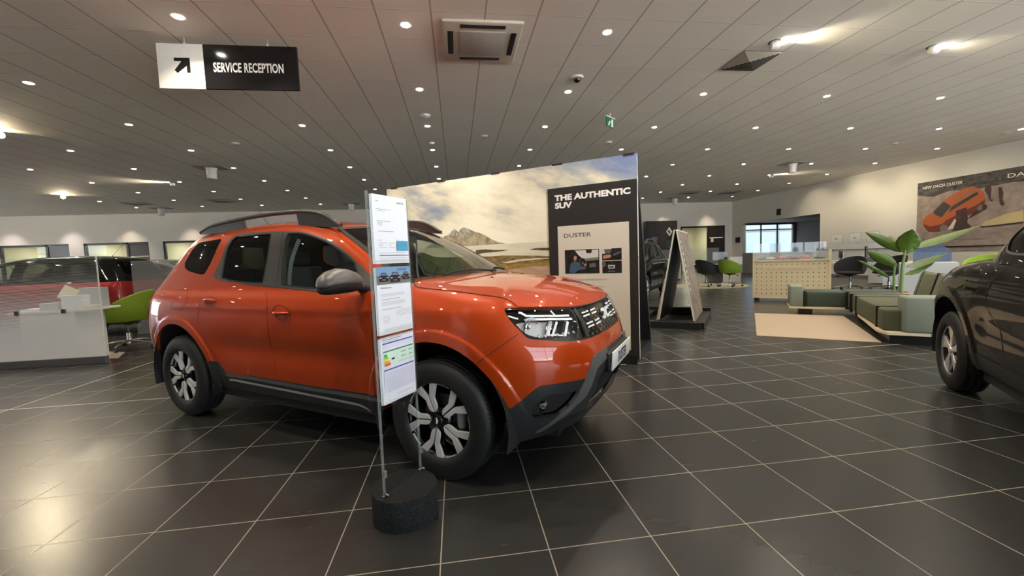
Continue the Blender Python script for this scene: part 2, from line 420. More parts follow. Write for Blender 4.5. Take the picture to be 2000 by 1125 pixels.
def is_dim(i, j, u, m):
    if u == -5.9 and m in (1, 2, 3, 4, 5, 6, 7): return True
    if u == -2.86 and m in (3, 4): return True
    if u in (-0.46, 1.97, 4.4) and m == 3: return True
    if u > 6 and m == 3: return True
    if u == 6.82 and m == 4: return True
    if u == 14.05 and m in (4, 5, 6, 7, 8): return True
    if u < -7 and m in (6, 7, 8): return True
    return False
def where(u, v):
    if v < 3.4: return 'behind the viewpoint'
    return None
n_l = 0
for u in U_:
    for m_, v in enumerate(V_):
        m = m_-2
        if v < 4 and not (-6 < u < 12): continue
        if (u, m) in ((-13.3, 0), (-13.3, 1), (-13.3, 2)): continue
        dim = is_dim(0, 0, u, m)
        r = DL[dim] if first[dim] else copy_tree(DL[dim]); first[dim] = False
        r.location = (u, v, CEIL); n_l += 1
        row = int(round(m)); 
        if dim: tag(r, 'faint round recessed ceiling downlight, one of those not aimed at the viewer', 'ceiling light', 'dim recessed downlights in the tiled ceiling')
        else: tag(r, 'bright round recessed ceiling spotlight shining white from a ceiling tile', 'ceiling light', 'bright recessed downlights in the tiled ceiling')
        if v > 4 and m not in (0, 1, 2, 4, 6): continue
        spot('spotlight_beam', (u, v, CEIL-0.03), (u, v+0.01, 0), 64 if not dim else 34, 125, 0.9)
# four wall-washing beams that graze the ceiling tiles (their heads are tilted)
M_can = plain('white_lamp_head', (0.7, 0.68, 0.64), 0.35)
def tilted(loc, aim, label, power, pool=True):
    r = thing('tilted_spotlight', label, 'ceiling light', loc, 0, 'tilted spotlight heads')
    d = (Vector(aim)-Vector(loc)); d.normalize(); q = d.to_track_quat('Z', 'Y').to_matrix().to_4x4()
    b = MB(); b.lathe([(0.055, -0.002), (0.078, -0.002), (0.08, 0.004), (0.05, 0.01), (0.055, -0.002)], 24, caps=False); b.build('trim_ring', M_black, r, 40)
    M = Matrix.Translation((0, 0, -0.055)) @ q
    b = MB(); b.lathe([(0.034, -0.06), (0.052, -0.045), (0.056, 0.02), (0.052, 0.05), (0.046, 0.05)], 24, M=M); b.build('lamp_head', M_can, r, 40)
    b = MB(); b.lathe([(0.045, 0.052), (0.0, 0.054)], 20, M=M, caps=False); b.build('lamp_lens', M_lens, r)
    b = MB(); b.tube([(0, 0, 0.0), (0, 0, -0.03)], 0.02); b.build('swivel_arm', M_black, r)
    p = Vector(loc)+Vector((0, 0, -0.055))+d*0.06
    spot('spotlight_beam', p, p+d, power, 70, 0.9, (1.0, 0.85, 0.6), 0.03)
tilted((4.32, 5.15, CEIL), (6.4, 4.35, CEIL-0.12), 'tilted spotlight head throwing a cream streak across the ceiling tiles, nearer the square vent', 60)
tilted((6.75, 5.13, CEIL), (8.6, 4.9, CEIL-0.25), 'tilted spotlight head with a short glow, further right from the square vent', 22)
tilted((11.7, 14.05, CEIL), (15.4, 13.0, CEIL-0.25), 'far tilted spotlight grazing the ceiling toward the cream wall with the car poster', 110)
tilted((-8.6, 14.2, CEIL), (-11.5, 13.2, CEIL-0.25), 'far tilted spotlight on the left whose beam sweeps a cream streak to the left', 130)
def glare(loc, label, p):
    r = thing('tilted_spotlight', label, 'ceiling light', loc, 0, None)
    d = Vector((0, 0, CAM_H))-Vector(loc); d.normalize(); q = d.to_track_quat('Z', 'Y').to_matrix().to_4x4(); M = Matrix.Translation((0, 0, -0.06)) @ q
    b = MB(); b.lathe([(0.034, -0.06), (0.06, -0.045), (0.065, 0.03), (0.06, 0.05), (0.05, 0.05)], 24, M=M); b.build('lamp_head', M_can, r, 40)
    b = MB(); b.lathe([(0.055, 0.052), (0.0, 0.054)], 20, M=M, caps=False); b.build('lamp_lens', emitter('hot_lamp_lens', (1.0, 0.80, 0.5), p), r)
    b = MB(); b.tube([(0, 0, 0.0), (0, 0, -0.03)], 0.02); b.build('swivel_arm', M_black, r)
    pp = Vector(loc)+Vector((0, 0, -0.06))+d*0.06
    spot('spotlight_beam', pp, pp+d, 60, 60, 0.9, (1.0, 0.82, 0.55), 0.05)
glare((-13.3, 16.24, CEIL), 'dazzling warm spotlight aimed straight at the viewer above the red cars', 260.0)

# ceiling fittings
M_vent = plain('off_white_vent_metal', (0.60, 0.57, 0.50), 0.45)
def cassette(loc, s):
    r = thing('ceiling_air_conditioner', 'cream square ceiling cassette air conditioner with four dark outlet slots', 'air conditioner', loc)
    b = MB(); b.box(-s, -s, -0.035, s, s, 0.002, 0.02, 3); b.build('casing', M_vent, r, 35)
    b = MB(); b.box(-s*0.58, -s*0.60, -0.045, s*0.58, s*0.60, -0.035, 0.006, 2); b.build('intake_panel', plain('grey_intake_panel', (0.44, 0.43, 0.39), 0.6), r, 35)
    for k in range(4):
        M = Matrix.Rotation(k*PI/2, 4, 'Z')
        b = MB(); b.box(-s*0.56, s*0.73, -0.0375, s*0.56, s*0.87, -0.030, M=M); sl = b.build('outlet_slot', M_black, r)
        b = MB(); b.box(-s*0.54, s*0.76, -0.043, s*0.54, s*0.775, -0.036, M=M); b.box(-s*0.54, s*0.82, -0.041, s*0.54, s*0.83, -0.036, M=M); b.build('outlet_vane', M_dkgrey, sl)
cassette((0.43, 5.36, CEIL-0.002), 0.475)
def diffuser(loc, s, label, n=7):
    r = thing('ceiling_vent', label, 'vent', loc)
    b = MB(); b.box(-s, -s, -0.004, s, s, 0.001); b.build('backing', M_dkgrey, r)
    for k in range(n):
        a = s*(1-k/n); w = s/n*0.62
        b = MB()
        for q in range(4):
            M = Matrix.Rotation(q*PI/2, 4, 'Z')
            b.poly([M @ Vector(p) for p in ((-a, a, -0.004), (a, a, -0.004), (a-w, a-w, -0.013), (-a+w, a-w, -0.013))])
        b.build('louvre', M_vent, r, recalc=False)
diffuser((4.36, 5.68, CEIL-0.002), 0.29, 'square louvred ceiling vent near the tilted spotlight')
diffuser((10.8, 18.0, CEIL-0.002), 0.42, 'far square dark ceiling vent above the A-frame display', 4)
diffuser((12.9, 18.1, CEIL-0.002), 0.42, 'far square ceiling vent beside the right wall', 4)
diffuser((-9.2, 18.1, CEIL-0.002), 0.42, 'far dark ceiling vent above the roof of the orange car', 4)
diffuser((-12.5, 18.4, CEIL-0.002), 0.42, 'far ceiling vent above the red car', 4)
def heater(loc, s, label):
    r = thing('ceiling_cylinder_unit', label, 'ceiling unit', loc, PI/4*0)
    b = MB(); b.box(-0.36*s, -0.26*s, -0.012, 0.36*s, 0.26*s, 0.0); b.build('plate', plain('grey_ceiling_plate', (0.33, 0.31, 0.28), 0.6), r)
    b = MB(); b.lathe([(0.15*s, -0.02), (0.12*s, -0.06), (0.11*s, -0.30*s), (0.08*s, -0.31*s), (0.0, -0.31*s)], 24, caps=False); b.build('cylinder_body', M_whitemetal, r, 40)
heater((-6.42, 12.22, CEIL), 1.0, 'white cylinder unit under a square ceiling plate, above the rear of the orange car')
heater((10.93, 12.24, CEIL), 1.0, 'white cylinder unit under a square ceiling plate, right of the tall banner')
heater((-12.6, 19.9, CEIL), 1.0, 'small far white cylinder unit on the ceiling left of the orange car roof')
heater((-4.6, 19.6, CEIL), 1.0, 'small far white cylinder unit on the ceiling above the orange car bonnet end')
heater((11.1, 19.8, CEIL), 1.0, 'far white cylinder unit on the ceiling above the black display panel')
r = thing('dome_camera', 'small black dome security camera on the ceiling', 'security camera', (1.96, 6.32, CEIL))
b = MB(); b.lathe([(0.0, -0.03), (0.09, -0.028), (0.1, 0.0)], 24, caps=False); b.build('mount_ring', M_whitemetal, r, 40)
b = MB(); b.lathe([(0.0, -0.085), (0.03, -0.078), (0.05, -0.055), (0.052, -0.028)], 20, caps=False); b.build('dome', plain('glossy_black_dome', (0.01, 0.01, 0.01), 0.08), r, 60)
for loc, lab, rad in (((-0.46, 8.05, CEIL), 'round smoke detector nearest the viewpoint', 0.10), ((-0.44, 9.85, CEIL), 'small round ceiling sensor behind the smoke detector', 0.06), ((0.74, 9.3, CEIL), 'twin-lens ceiling sensor in line with the air conditioner', 0.07), ((3.8, 9.82, CEIL), 'flat round ceiling plate behind the exit sign', 0.09), ((-4.66, 9.9, CEIL), 'flat round ceiling plate left of centre', 0.09), ((11.9, 9.9, CEIL), 'small flat ceiling plate on the right side of the ceiling', 0.08), ((14.1, 9.0, CEIL), 'flat round ceiling plate near the right wall', 0.10)):
    b = MB(); b.lathe([(0.0, -0.04), (rad*0.7, -0.038), (rad, -0.012), (rad, 0.0)], 24, caps=False)
    tag(b.build('ceiling_sensor', M_vent if 'plate' in lab else M_whitemetal, None, 40), lab, 'sensor').location = loc
for ch in ():
    pass

# downlights close to the walls: their pools on the wall
for u in (-19.9, -17.5, -15.07, -12.4, -9.9, 11.4, 14.0):
    spot('wall_pool_beam', (u, BV-0.62, CEIL-0.03), (u, BV-0.55, 0), 85, 84, 1.0, (1.0, 0.84, 0.66) if u > -15.2 else (1.0, 0.86, 0.84))
for v, p_ in ((8.7, 12), (10.5, 20), (12.35, 36), (14.1, 40), (15.9, 32)):
    spot('added_wall_beam', (14.05, v, CEIL-0.05), (RU, v, 2.2), p_, 100, 0.9, (1.0, 0.86, 0.62))  # extra beams added at the right-hand spots to brighten the cream wall
for (u, v), (tu, tv, tz), p in (((-0.46, 3.265), (-0.2, 5.8, 1.7), 62), ((1.97, 3.265), (1.4, 4.7, 1.6), 62), ((-2.86, 3.265), (-0.8, 6.2, 1.9), 60), ((4.4, 3.265), (1.55, 4.6, 0.6), 150)):
    spot('added_banner_beam', (u, v, CEIL-0.05), (tu, tv, tz), p, 55, 0.9, (1.0, 0.955, 0.87))  # second beams added at overhead spots to brighten the banner boards

for loc in ((-8.34, 9.14, CEIL-0.1), (-10.74, 12.29, CEIL-0.1), (-10.74, 10.48, CEIL-0.1), (-8.34, 10.9, CEIL-0.1)):
    spot('left_floor_beam', loc, (-2.7, 2.6, 0), 28, 48, 1.0, (1.0, 0.84, 0.64), 0.5)  # wide soft beams added to spread the glare across the left floor
glare((-8.41, 9.14, CEIL), 'hot warm spotlight just at the left edge of the photo', 160.0)
# ---- body surface of the orange car, half (y>0 outward), car frame: x forward from the front axle, z up
_ZL=[.24,.34,.46,.60,.75,.88,.97,1.05]
def _st(xs,ys,zs=None):
    return [(x,y,z) for x,y,z in zip(xs,ys,zs or _ZL)]
_side=[.80,.85,.868,.885,.897,.893,.872,.815]
_zs=[.24,.34,.46,.60,.76,.90,1.01,1.085]
LOW=[
 _st([-3.42,-3.49,-3.52,-3.52,-3.48,-3.45,-3.42,-3.39],[0]*8,_zs),
 _st([-3.40,-3.47,-3.50,-3.50,-3.46,-3.43,-3.40,-3.37],[.38,.40,.40,.41,.41,.41,.40,.39],_zs),
 _st([-3.32,-3.37,-3.39,-3.40,-3.38,-3.36,-3.33,-3.30],[.66,.70,.72,.74,.745,.735,.72,.69],_zs),
 _st([-3.20,-3.22,-3.23,-3.24,-3.24,-3.23,-3.22,-3.20],[.76,.80,.82,.845,.855,.848,.825,.775],_zs),
 _st([-3.0]*8,[.79,.84,.86,.878,.892,.885,.86,.80],_zs)]
for X in (-2.6,-2.2,-1.8,-1.4,-1.0,-.62): LOW.append(_st([X]*8,_side,_zs))
LOW+=[
 _st([-.25]*8,[.80,.85,.87,.885,.895,.888,.865,.80],[.24,.34,.46,.60,.76,.90,1.005,1.08]),
 _st([.10]*8,[.80,.85,.87,.885,.893,.882,.855,.77],[.24,.34,.46,.60,.75,.885,.985,1.06]),
 _st([.36,.37,.38,.38,.38,.375,.37,.36],[.78,.83,.858,.873,.878,.86,.81,.735],[.24,.34,.46,.60,.75,.87,.965,1.03]),
 _st([.46,.52,.55,.57,.565,.505,.455,.42],[.70,.745,.765,.775,.775,.765,.745,.70],[.24,.34,.46,.60,.74,.86,.95,1.0]),
 _st([.60,.68,.70,.72,.71,.655,.60,.555],[.50,.56,.60,.61,.61,.61,.60,.57],[.24,.34,.46,.60,.74,.865,.945,.99]),
 _st([.66,.74,.78,.81,.775,.725,.685,.635],[.28,.31,.33,.34,.34,.34,.335,.32],[.24,.34,.46,.60,.74,.865,.945,.992]),
 _st([.66,.75,.80,.825,.79,.74,.705,.66],[0]*8,[.24,.34,.46,.60,.74,.865,.943,.995])]
HOOD={10:[(-.6,.62,1.14),(-.58,.41,1.155),(-.55,.2,1.165),(-.52,0,1.17)],
 11:[(-.27,.62,1.12),(-.29,.41,1.138),(-.31,.2,1.148),(-.33,0,1.155)],
 12:[(.03,.60,1.095),(-.04,.40,1.115),(-.11,.2,1.13),(-.18,0,1.14)],
 13:[(.26,.57,1.078),(.155,.38,1.10),(.05,.19,1.118),(-.05,0,1.13)],
 14:[(.33,.55,1.052),(.24,.37,1.085),(.145,.18,1.105),(.05,0,1.12)],
 15:[(.47,.44,1.033),(.37,.29,1.067),(.275,.145,1.09),(.18,0,1.105)],
 16:[(.555,.25,1.028),(.47,.17,1.055),(.385,.085,1.075),(.30,0,1.088)],
 17:[(.60,0,1.025),(.535,0,1.045),(.467,0,1.06),(.40,0,1.072)]}
UP={0:[(-3.33,0,1.2),(-3.24,0,1.34),(-3.15,0,1.455),(-3.08,0,1.52),(-3.065,0,1.54),(-3.06,0,1.55)],
 1:[(-3.31,.37,1.2),(-3.22,.345,1.34),(-3.13,.32,1.455),(-3.06,.29,1.52),(-3.04,.20,1.545),(-3.04,0,1.555)],
 2:[(-3.235,.64,1.2),(-3.14,.585,1.34),(-3.05,.54,1.455),(-2.98,.48,1.53),(-2.97,.35,1.555),(-2.97,0,1.57)],
 3:[(-3.12,.72,1.2),(-3.03,.665,1.34),(-2.94,.615,1.46),(-2.88,.54,1.54),(-2.87,.38,1.572),(-2.87,0,1.585)],
 4:[(-2.96,.755,1.2),(-2.9,.70,1.34),(-2.82,.65,1.465),(-2.76,.57,1.555),(-2.75,.4,1.585),(-2.75,0,1.60)],
 5:[(-2.58,.775,1.2),(-2.56,.725,1.34),(-2.53,.675,1.475),(-2.5,.59,1.57),(-2.5,.4,1.605),(-2.5,0,1.62)],
 6:[(-2.2,.782,1.2),(-2.2,.735,1.34),(-2.2,.685,1.478),(-2.2,.605,1.575),(-2.2,.4,1.615),(-2.2,0,1.632)],
 7:[(-1.8,.782,1.2),(-1.8,.74,1.34),(-1.82,.69,1.48),(-1.85,.61,1.578),(-1.87,.4,1.62),(-1.88,0,1.635)],
 8:[(-1.4,.782,1.2),(-1.42,.74,1.34),(-1.46,.69,1.48),(-1.53,.61,1.572),(-1.6,.4,1.612),(-1.62,0,1.628)],
 9:[(-1.03,.775,1.2),(-1.09,.728,1.34),(-1.19,.68,1.465),(-1.32,.60,1.555),(-1.4,.4,1.592),(-1.42,0,1.61)],
 10:[(-.72,.752,1.2),(-.88,.702,1.34),(-1.04,.65,1.455),(-1.20,.58,1.54),(-1.26,.39,1.572),(-1.28,0,1.59)],
 11:[(-.46,.705,1.2),(-.69,.665,1.335),(-.92,.62,1.45),(-1.10,.56,1.525),(-1.15,.38,1.553),(-1.17,0,1.57)],
 12:[(-.33,.40,1.2),(-.58,.39,1.34),(-.84,.37,1.462),(-1.03,.34,1.537),(-1.10,.24,1.56),(-1.13,0,1.575)],
 13:[(-.27,0,1.2),(-.53,0,1.345),(-.79,0,1.47),(-.99,0,1.545),(-1.06,0,1.565),(-1.10,0,1.577)]}
WB_={11:[(.13,.75,.80),(.0,.74,.90),(-.14,.73,1.0),(-.28,.72,1.10)],
     12:[(.24,.42,.80),(.11,.42,.9),(-.03,.41,1.0),(-.17,.405,1.10)],
     13:[(.32,0,.80),(.18,0,.9),(.04,0,1.0),(-.105,0,1.10)]}
def _nets():
    L=np.zeros((18,12,3));U=np.zeros((14,14,3))
    for t in range(18):
        L[t,:8]=LOW[t]
        if t in HOOD: L[t,8:]=HOOD[t]
        else: L[t,8:]=[UP[t][0],UP[t][1],UP[t][2],UP[t][3]]
    for t in range(14):
        if t<=10: U[t,:8]=LOW[t]
        else:
            U[t,:4]=[(WB_[t][0][0],WB_[t][0][1],z) for z in (.4,.5,.6,.7)]
            U[t,4:8]=WB_[t]
        U[t,8:]=UP[t]
    def ext(N):
        m=N.copy();m[:,:,1]*=-1
        N=np.concatenate([m[1:3][::-1],N,m[-3:-1][::-1]],0)      # mirrored neighbours across the centre line
        lo=2*N[:,:1]-N[:,1:2]
        hi=N[:,-2:-1].copy();hi[:,:,1]*=-1
        return np.concatenate([lo,N,hi],1)
    return {'L':ext(L),'U':ext(U)}
NETS=_nets()
def _w(f):
    # cubic B-spline / Catmull blend: mostly Catmull-Rom, a little smoothing
    c=np.stack([-.5*f+f**2-.5*f**3,1-2.5*f**2+1.5*f**3,.5*f+2*f**2-1.5*f**3,-.5*f**2+.5*f**3],-1)
    b=np.stack([(1-f)**3/6,(3*f**3-6*f**2+4)/6,(-3*f**3+3*f**2+3*f+1)/6,f**3/6],-1)
    return .55*c+.45*b
def sstep(a,b,x):
    k=np.clip((x-a)/(b-a),0,1);return k*k*(3-2*k)
def S(net,t,s,off=0.0):
    N=NETS[net];t=np.asarray(t,float);s=np.asarray(s,float)
    i=np.clip(np.floor(t).astype(int),0,N.shape[0]-6);j=np.clip(np.floor(s).astype(int),0,N.shape[1]-4)
    wt=_w(t-i);ws=_w(s-j)
    P=np.zeros(t.shape+(3,))
    for a in range(4):
        for b in range(4):
            P+=(wt[...,a]*ws[...,b])[...,None]*N[i+a+1,j+b]
    x,z=P[...,0],P[...,2]
    for cx in (0,-2.673):
        d=np.hypot(x-cx,z-.345)
        k=sstep(.528,.505,d)
        if cx<0: k=k*sstep(-3.12,-2.95,x)
        else: k=k*sstep(.56,.40,x)
        P[...,1]+=.014*k
    win=sstep(-2.25,-1.95,x)*sstep(-.42,-.68,x)
    P[...,1]-=.020*win*np.exp(-((z-.64)/.095)**2)
    win=sstep(-2.9,-2.5,x)*sstep(.25,-.1,x)
    P[...,1]+=.006*win*np.exp(-((z-.955)/.03)**2)
    return P
def Nrm(net,t,s):
    h=.02
    a=S(net,t+h,s)-S(net,t-h,s);b=S(net,t,np.minimum(s+h,NETS[net].shape[1]-3))-S(net,t,s-h)
    n=np.cross(a,b);l=np.linalg.norm(n,axis=-1,keepdims=True)
    n=n/np.maximum(l,1e-9)
    return n
# outlines on the body surface, in (station, row) coordinates
TR = {
  'quarter': [(4.335,8.775), (4.483,8.487), (4.723,8.279), (5.100,8.108), (5.431,8.018), (5.496,8.101), (5.610,8.900), (5.693,10.078), (5.612,10.182), (5.118,10.152), (4.457,10.158), (4.376,9.924), (4.346,9.388)],
  'dlo_top': [(5.887,7.854), (5.894,8.138), (5.984,8.868), (6.031,9.550), (6.144,10.262), (6.320,10.401), (6.264,10.452), (6.579,10.447), (6.920,10.415), (7.482,10.340), (8.080,10.256), (8.624,10.243), (9.005,10.110), (9.401,9.914), (9.774,9.660), (10.050,9.332), (10.222,8.929), (10.311,8.485), (10.399,8.075), (10.454,7.702)],
  'dlo_bot': [(5.887,7.854), (6.040,7.701), (6.375,7.540), (6.806,7.437), (7.019,7.307), (7.561,7.186), (8.031,7.086), (8.630,6.908), (8.999,6.772), (9.369,6.638), (9.807,6.571), (10.161,6.503), (10.290,6.538)],
  'glass_r': [(6.189,7.754), (6.135,8.598), (6.108,9.328), (6.181,9.988), (6.311,10.238), (6.437,10.196), (6.639,10.185), (7.122,10.196), (7.503,10.172), (7.555,10.066), (7.549,8.728), (7.538,7.388), (7.291,7.405), (7.003,7.460), (6.736,7.509), (6.491,7.608)],
  'glass_f': [(8.101,7.257), (8.033,8.215), (8.030,9.158), (8.069,9.796), (8.153,10.116), (8.360,10.140), (8.613,10.125), (8.980,9.976), (9.349,9.756), (9.693,9.485), (9.954,9.146), (10.130,8.765), (10.243,8.354), (10.173,8.087), (10.051,6.731), (9.562,6.852), (9.210,6.944), (8.608,7.100)],
  'ws_side': [(11.037,10.457), (11.070,9.973), (11.033,9.476), (11.003,9.084), (10.978,8.709), (11.612,8.836), (11.495,8.226), (11.384,7.448)],
  'head': [(13.396,6.252), (13.482,6.386), (14.093,6.532), (14.660,6.484), (15.203,6.318), (15.589,6.117), (15.622,5.836), (15.643,5.253), (15.580,4.831), (15.464,4.500), (15.347,4.274), (14.855,4.390), (14.501,4.506), (14.181,4.592), (13.999,4.715), (13.918,4.960), (13.768,5.315), (13.590,5.695), (13.442,6.083)],
  'grille': [(15.589,6.117), (15.793,6.054), (16.065,6.002), (16.440,5.957), (16.941,5.953), (17.000,5.988), (16.584,4.181), (16.341,4.186), (15.933,4.197), (15.632,4.221), (15.344,4.262)],
  'hood': [(10.691,8.287), (10.953,7.739), (11.155,7.323), (11.384,7.230), (11.949,7.172), (12.556,7.082), (13.312,7.088), (13.874,6.988), (13.787,6.996), (14.015,6.730), (14.093,6.532)],
  'cowl': [(10.350,8.425), (10.548,8.681), (10.848,9.159), (11.214,9.671), (11.629,10.950), (11.749,11.000)],
  'seam_fb': [(13.811,4.899), (13.451,4.600), (13.241,4.365), (12.992,4.092), (12.814,3.806)],
  'clad_f': [(13.128,2.052), (13.413,2.029), (13.578,2.190), (13.735,2.374), (13.980,2.662), (14.143,2.794), (14.352,2.818), (14.791,2.803), (15.389,2.720), (15.492,3.026), (15.632,3.296), (15.723,3.455), (15.652,3.382), (15.889,3.522), (16.754,3.541), (17.000,3.552), (17.000,3.507)],
  'hoop_in': [(14.153,0.641), (14.346,0.894), (14.593,1.323), (14.693,1.500), (14.965,1.787), (15.200,2.167), (15.228,2.298)],
  'hoop_out': [(14.310,0.601), (14.574,1.039), (14.813,1.302), (15.097,1.631), (15.447,1.911), (15.606,2.311), (15.698,2.894), (15.838,3.134), (15.847,3.002), (16.183,3.129), (16.393,3.191)],
  'fog': [(13.966,1.808), (13.990,1.989), (14.247,2.354), (14.370,2.427), (15.240,2.310), (15.228,2.153), (14.965,1.787), (14.693,1.500), (14.588,1.415), (14.296,1.420), (14.043,1.431), (13.979,1.571)],
  'lowin': [(16.311,2.702), (15.989,2.635), (15.883,2.406), (15.922,2.037), (15.761,1.944)],
  'sill_top': [(5.608,2.394), (5.905,2.409), (6.061,2.403), (6.212,2.399), (6.300,2.087), (6.392,1.822), (6.532,1.715), (6.834,1.751), (7.200,1.825), (7.041,1.833), (8.872,1.722), (10.451,1.820)],
  'sill_g': [(6.514,1.557), (6.809,1.532), (7.172,1.566), (7.014,1.578), (8.852,1.489), (10.425,1.460)],
  'strip': [(6.452,1.311), (6.620,1.436), (7.154,1.407), (8.835,1.312), (10.005,1.216), (10.317,0.876), (10.177,0.766), (9.961,1.044), (8.817,1.147), (7.137,1.274), (6.573,1.309)],
  'door_seam': [(7.711,6.682), (7.925,5.798), (7.941,5.181), (7.960,4.531), (7.915,3.360), (7.993,2.751), (7.999,2.420), (8.007,1.775)],
  'rdoor_back': [(5.877,7.825), (5.625,7.301), (5.592,6.684), (5.796,5.361), (5.722,4.445), (5.829,3.858), (6.064,2.992), (6.212,2.399)],
  'handle_r': [(5.887,5.846), (5.904,6.193), (6.050,6.259), (6.244,6.085), (6.336,5.869), (6.388,5.544), (6.214,5.438), (6.051,5.522)],
  'handle_f': [(8.119,5.495), (8.212,5.687), (8.392,5.651), (8.536,5.363), (8.582,4.995), (8.539,4.807), (8.367,4.771), (8.207,4.958), (8.130,5.198)],
  'fuel': [(4.674,6.804), (4.781,6.893), (5.059,6.897), (5.274,5.796), (5.155,5.186), (4.992,5.204), (4.657,5.209), (4.741,5.692)],
}
HEADBARS = [
  (0.0130, [(14.073,6.126), (14.162,6.099), (14.275,5.872), (14.815,5.778), (15.493,5.558)]),
  (0.0110, [(15.033,6.140), (15.072,5.743)]),
  (0.0130, [(14.168,5.571), (14.287,5.648), (14.896,5.528), (15.528,5.308)]),
  (0.0200, [(14.846,5.361), (14.729,5.059), (14.582,4.736)]),
  (0.0130, [(15.023,5.318), (14.866,4.995), (14.721,4.716)]),
  (0.0170, [(15.349,5.219), (15.192,4.870), (15.055,4.589)]),
  (0.0080, [(14.572,4.747), (14.828,4.679), (15.067,4.595)]),
  (0.0060, [(15.534,5.147), (15.623,5.093)]),
  (0.0090, [(13.585,5.873), (13.742,5.819), (13.990,5.694)]),
]
# ------------------------------------------------------------------ the orange SUV
def paint(name, col, flake=0.15, rough=0.28, metal=0.12, spec=0.15, cw=1.0, cior=1.45):
    g = NT(name); nz = g.noise(g.coord(), 900.0, 1.0)
    c = g.mix(g.math('MULTIPLY', nz, flake), col, tuple(min(1, v*1.5) for v in col))
    g.set(col=c, rough=0.42, metal=metal, coat=cw, coatr=0.012, spec=spec)
    g.b.inputs['Coat IOR'].default_value = cior
    return g.m
M_orange = paint('orange_metallic_paint', (0.41, 0.042, 0.0010))
M_clad = plain('charcoal_textured_cladding', (0.018, 0.020, 0.022), 0.42, bump=0.05, scale=40)
M_hoop = plain('grey_satin_plastic', (0.10, 0.104, 0.106), 0.38)
M_stripg = plain('sill_grey_plastic', (0.34, 0.34, 0.33), 0.4)
M_pillar = plain('dark_grey_pillar_film', (0.045, 0.043, 0.040), 0.45)
M_gloss = plain('gloss_black', (0.006, 0.006, 0.007), 0.06)
M_mblack = plain('matt_black', (0.006, 0.006, 0.006), 0.75)
M_glass = clear('tinted_car_glass', (0.62, 0.68, 0.64), 0.01, 1.5)
M_glass_dk = clear('privacy_car_glass', (0.16, 0.15, 0.145), 0.01, 1.5)
M_lensg = clear('headlamp_cover', (0.93, 0.95, 0.97), 0.0, 1.5)
M_silver = plain('bright_silver_reflector', (0.82, 0.84, 0.86), 0.10, 1.0)
M_satinsilver = plain('satin_silver', (0.15, 0.148, 0.15), 0.36, 0.25)
M_machined = plain('machined_alloy', (0.78, 0.78, 0.77), 0.38, 0.45)
M_tyre = plain('tyre_rubber', (0.009, 0.009, 0.009), 0.6, bump=0.08, scale=30)
M_whiteplas = plain('white_marking', (0.82, 0.84, 0.86), 0.35)
M_chrome = plain('chrome', (0.75, 0.75, 0.75), 0.08, 1.0)
M_interior = plain('dark_interior', (0.018, 0.018, 0.018), 0.7)
M_seat = plain('charcoal_seat_fabric', (0.05, 0.05, 0.048), 0.85)
M_red = plain('red_lamp_plastic', (0.30, 0.012, 0.010), 0.12, coat=0.6)

M_cupline = plain('shaded_orange_recess', (0.10, 0.012, 0.003), 0.3)  # darker orange that paints the shade around the handle recess
KT, KS = 0.40, 0.125     # rough metres per station / row, to keep triangles even
CAR_R = {}
def smooth_uv(pts, closed=True, n=5, corner=38):
    """rounds a traced outline but keeps its sharp corners"""
    P = [np.array((a*KT, b*KS)) for a, b in pts]; N = len(P); sharp = []
    for i in range(N):
        if not closed and i in (0, N-1): sharp.append(True); continue
        a = P[i]-P[i-1]; b = P[(i+1) % N]-P[i]
        la, lb = np.linalg.norm(a), np.linalg.norm(b)
        sharp.append(la < 1e-6 or lb < 1e-6 or math.degrees(math.acos(max(-1, min(1, float(a@b)/(la*lb))))) > corner)
    out = []
    for i in range(N if closed else N-1):
        b, c = P[i], P[(i+1) % N]; L = np.linalg.norm(c-b)
        a = 2*b-c if sharp[i] else P[i-1]; d = 2*c-b if sharp[(i+1) % N] else P[(i+2) % N]
        # limit neighbours so short/long pairs stay calm
        def lim(o, q):
            v = q-o; l = np.linalg.norm(v); return o+v*min(1, 1.2*L/l) if l > 1e-9 else q
        a, d = lim(b, a), lim(c, d); k = max(1, min(n, int(L/0.02)+1))
        for j in range(k):
            f = j/k; out.append(0.5*((2*b)+(c-a)*f+(2*a-5*b+4*c-d)*f*f+(3*b-a-3*c+d)*f**3))
    if not closed: out.append(P[-1])
    return [(p[0]/KT, p[1]/KS) for p in out]
def inside(pts, X, Y):
    r = np.zeros(X.shape, bool); n = len(pts); j = n-1
    for i in range(n):
        xi, yi = pts[i]; xj, yj = pts[j]
        c = ((yi > Y) != (yj > Y)) & (X < (xj-xi)*(Y-yi)/((yj-yi) if abs(yj-yi) > 1e-12 else 1e-12)+xi)
        r ^= c; j = i
    return r
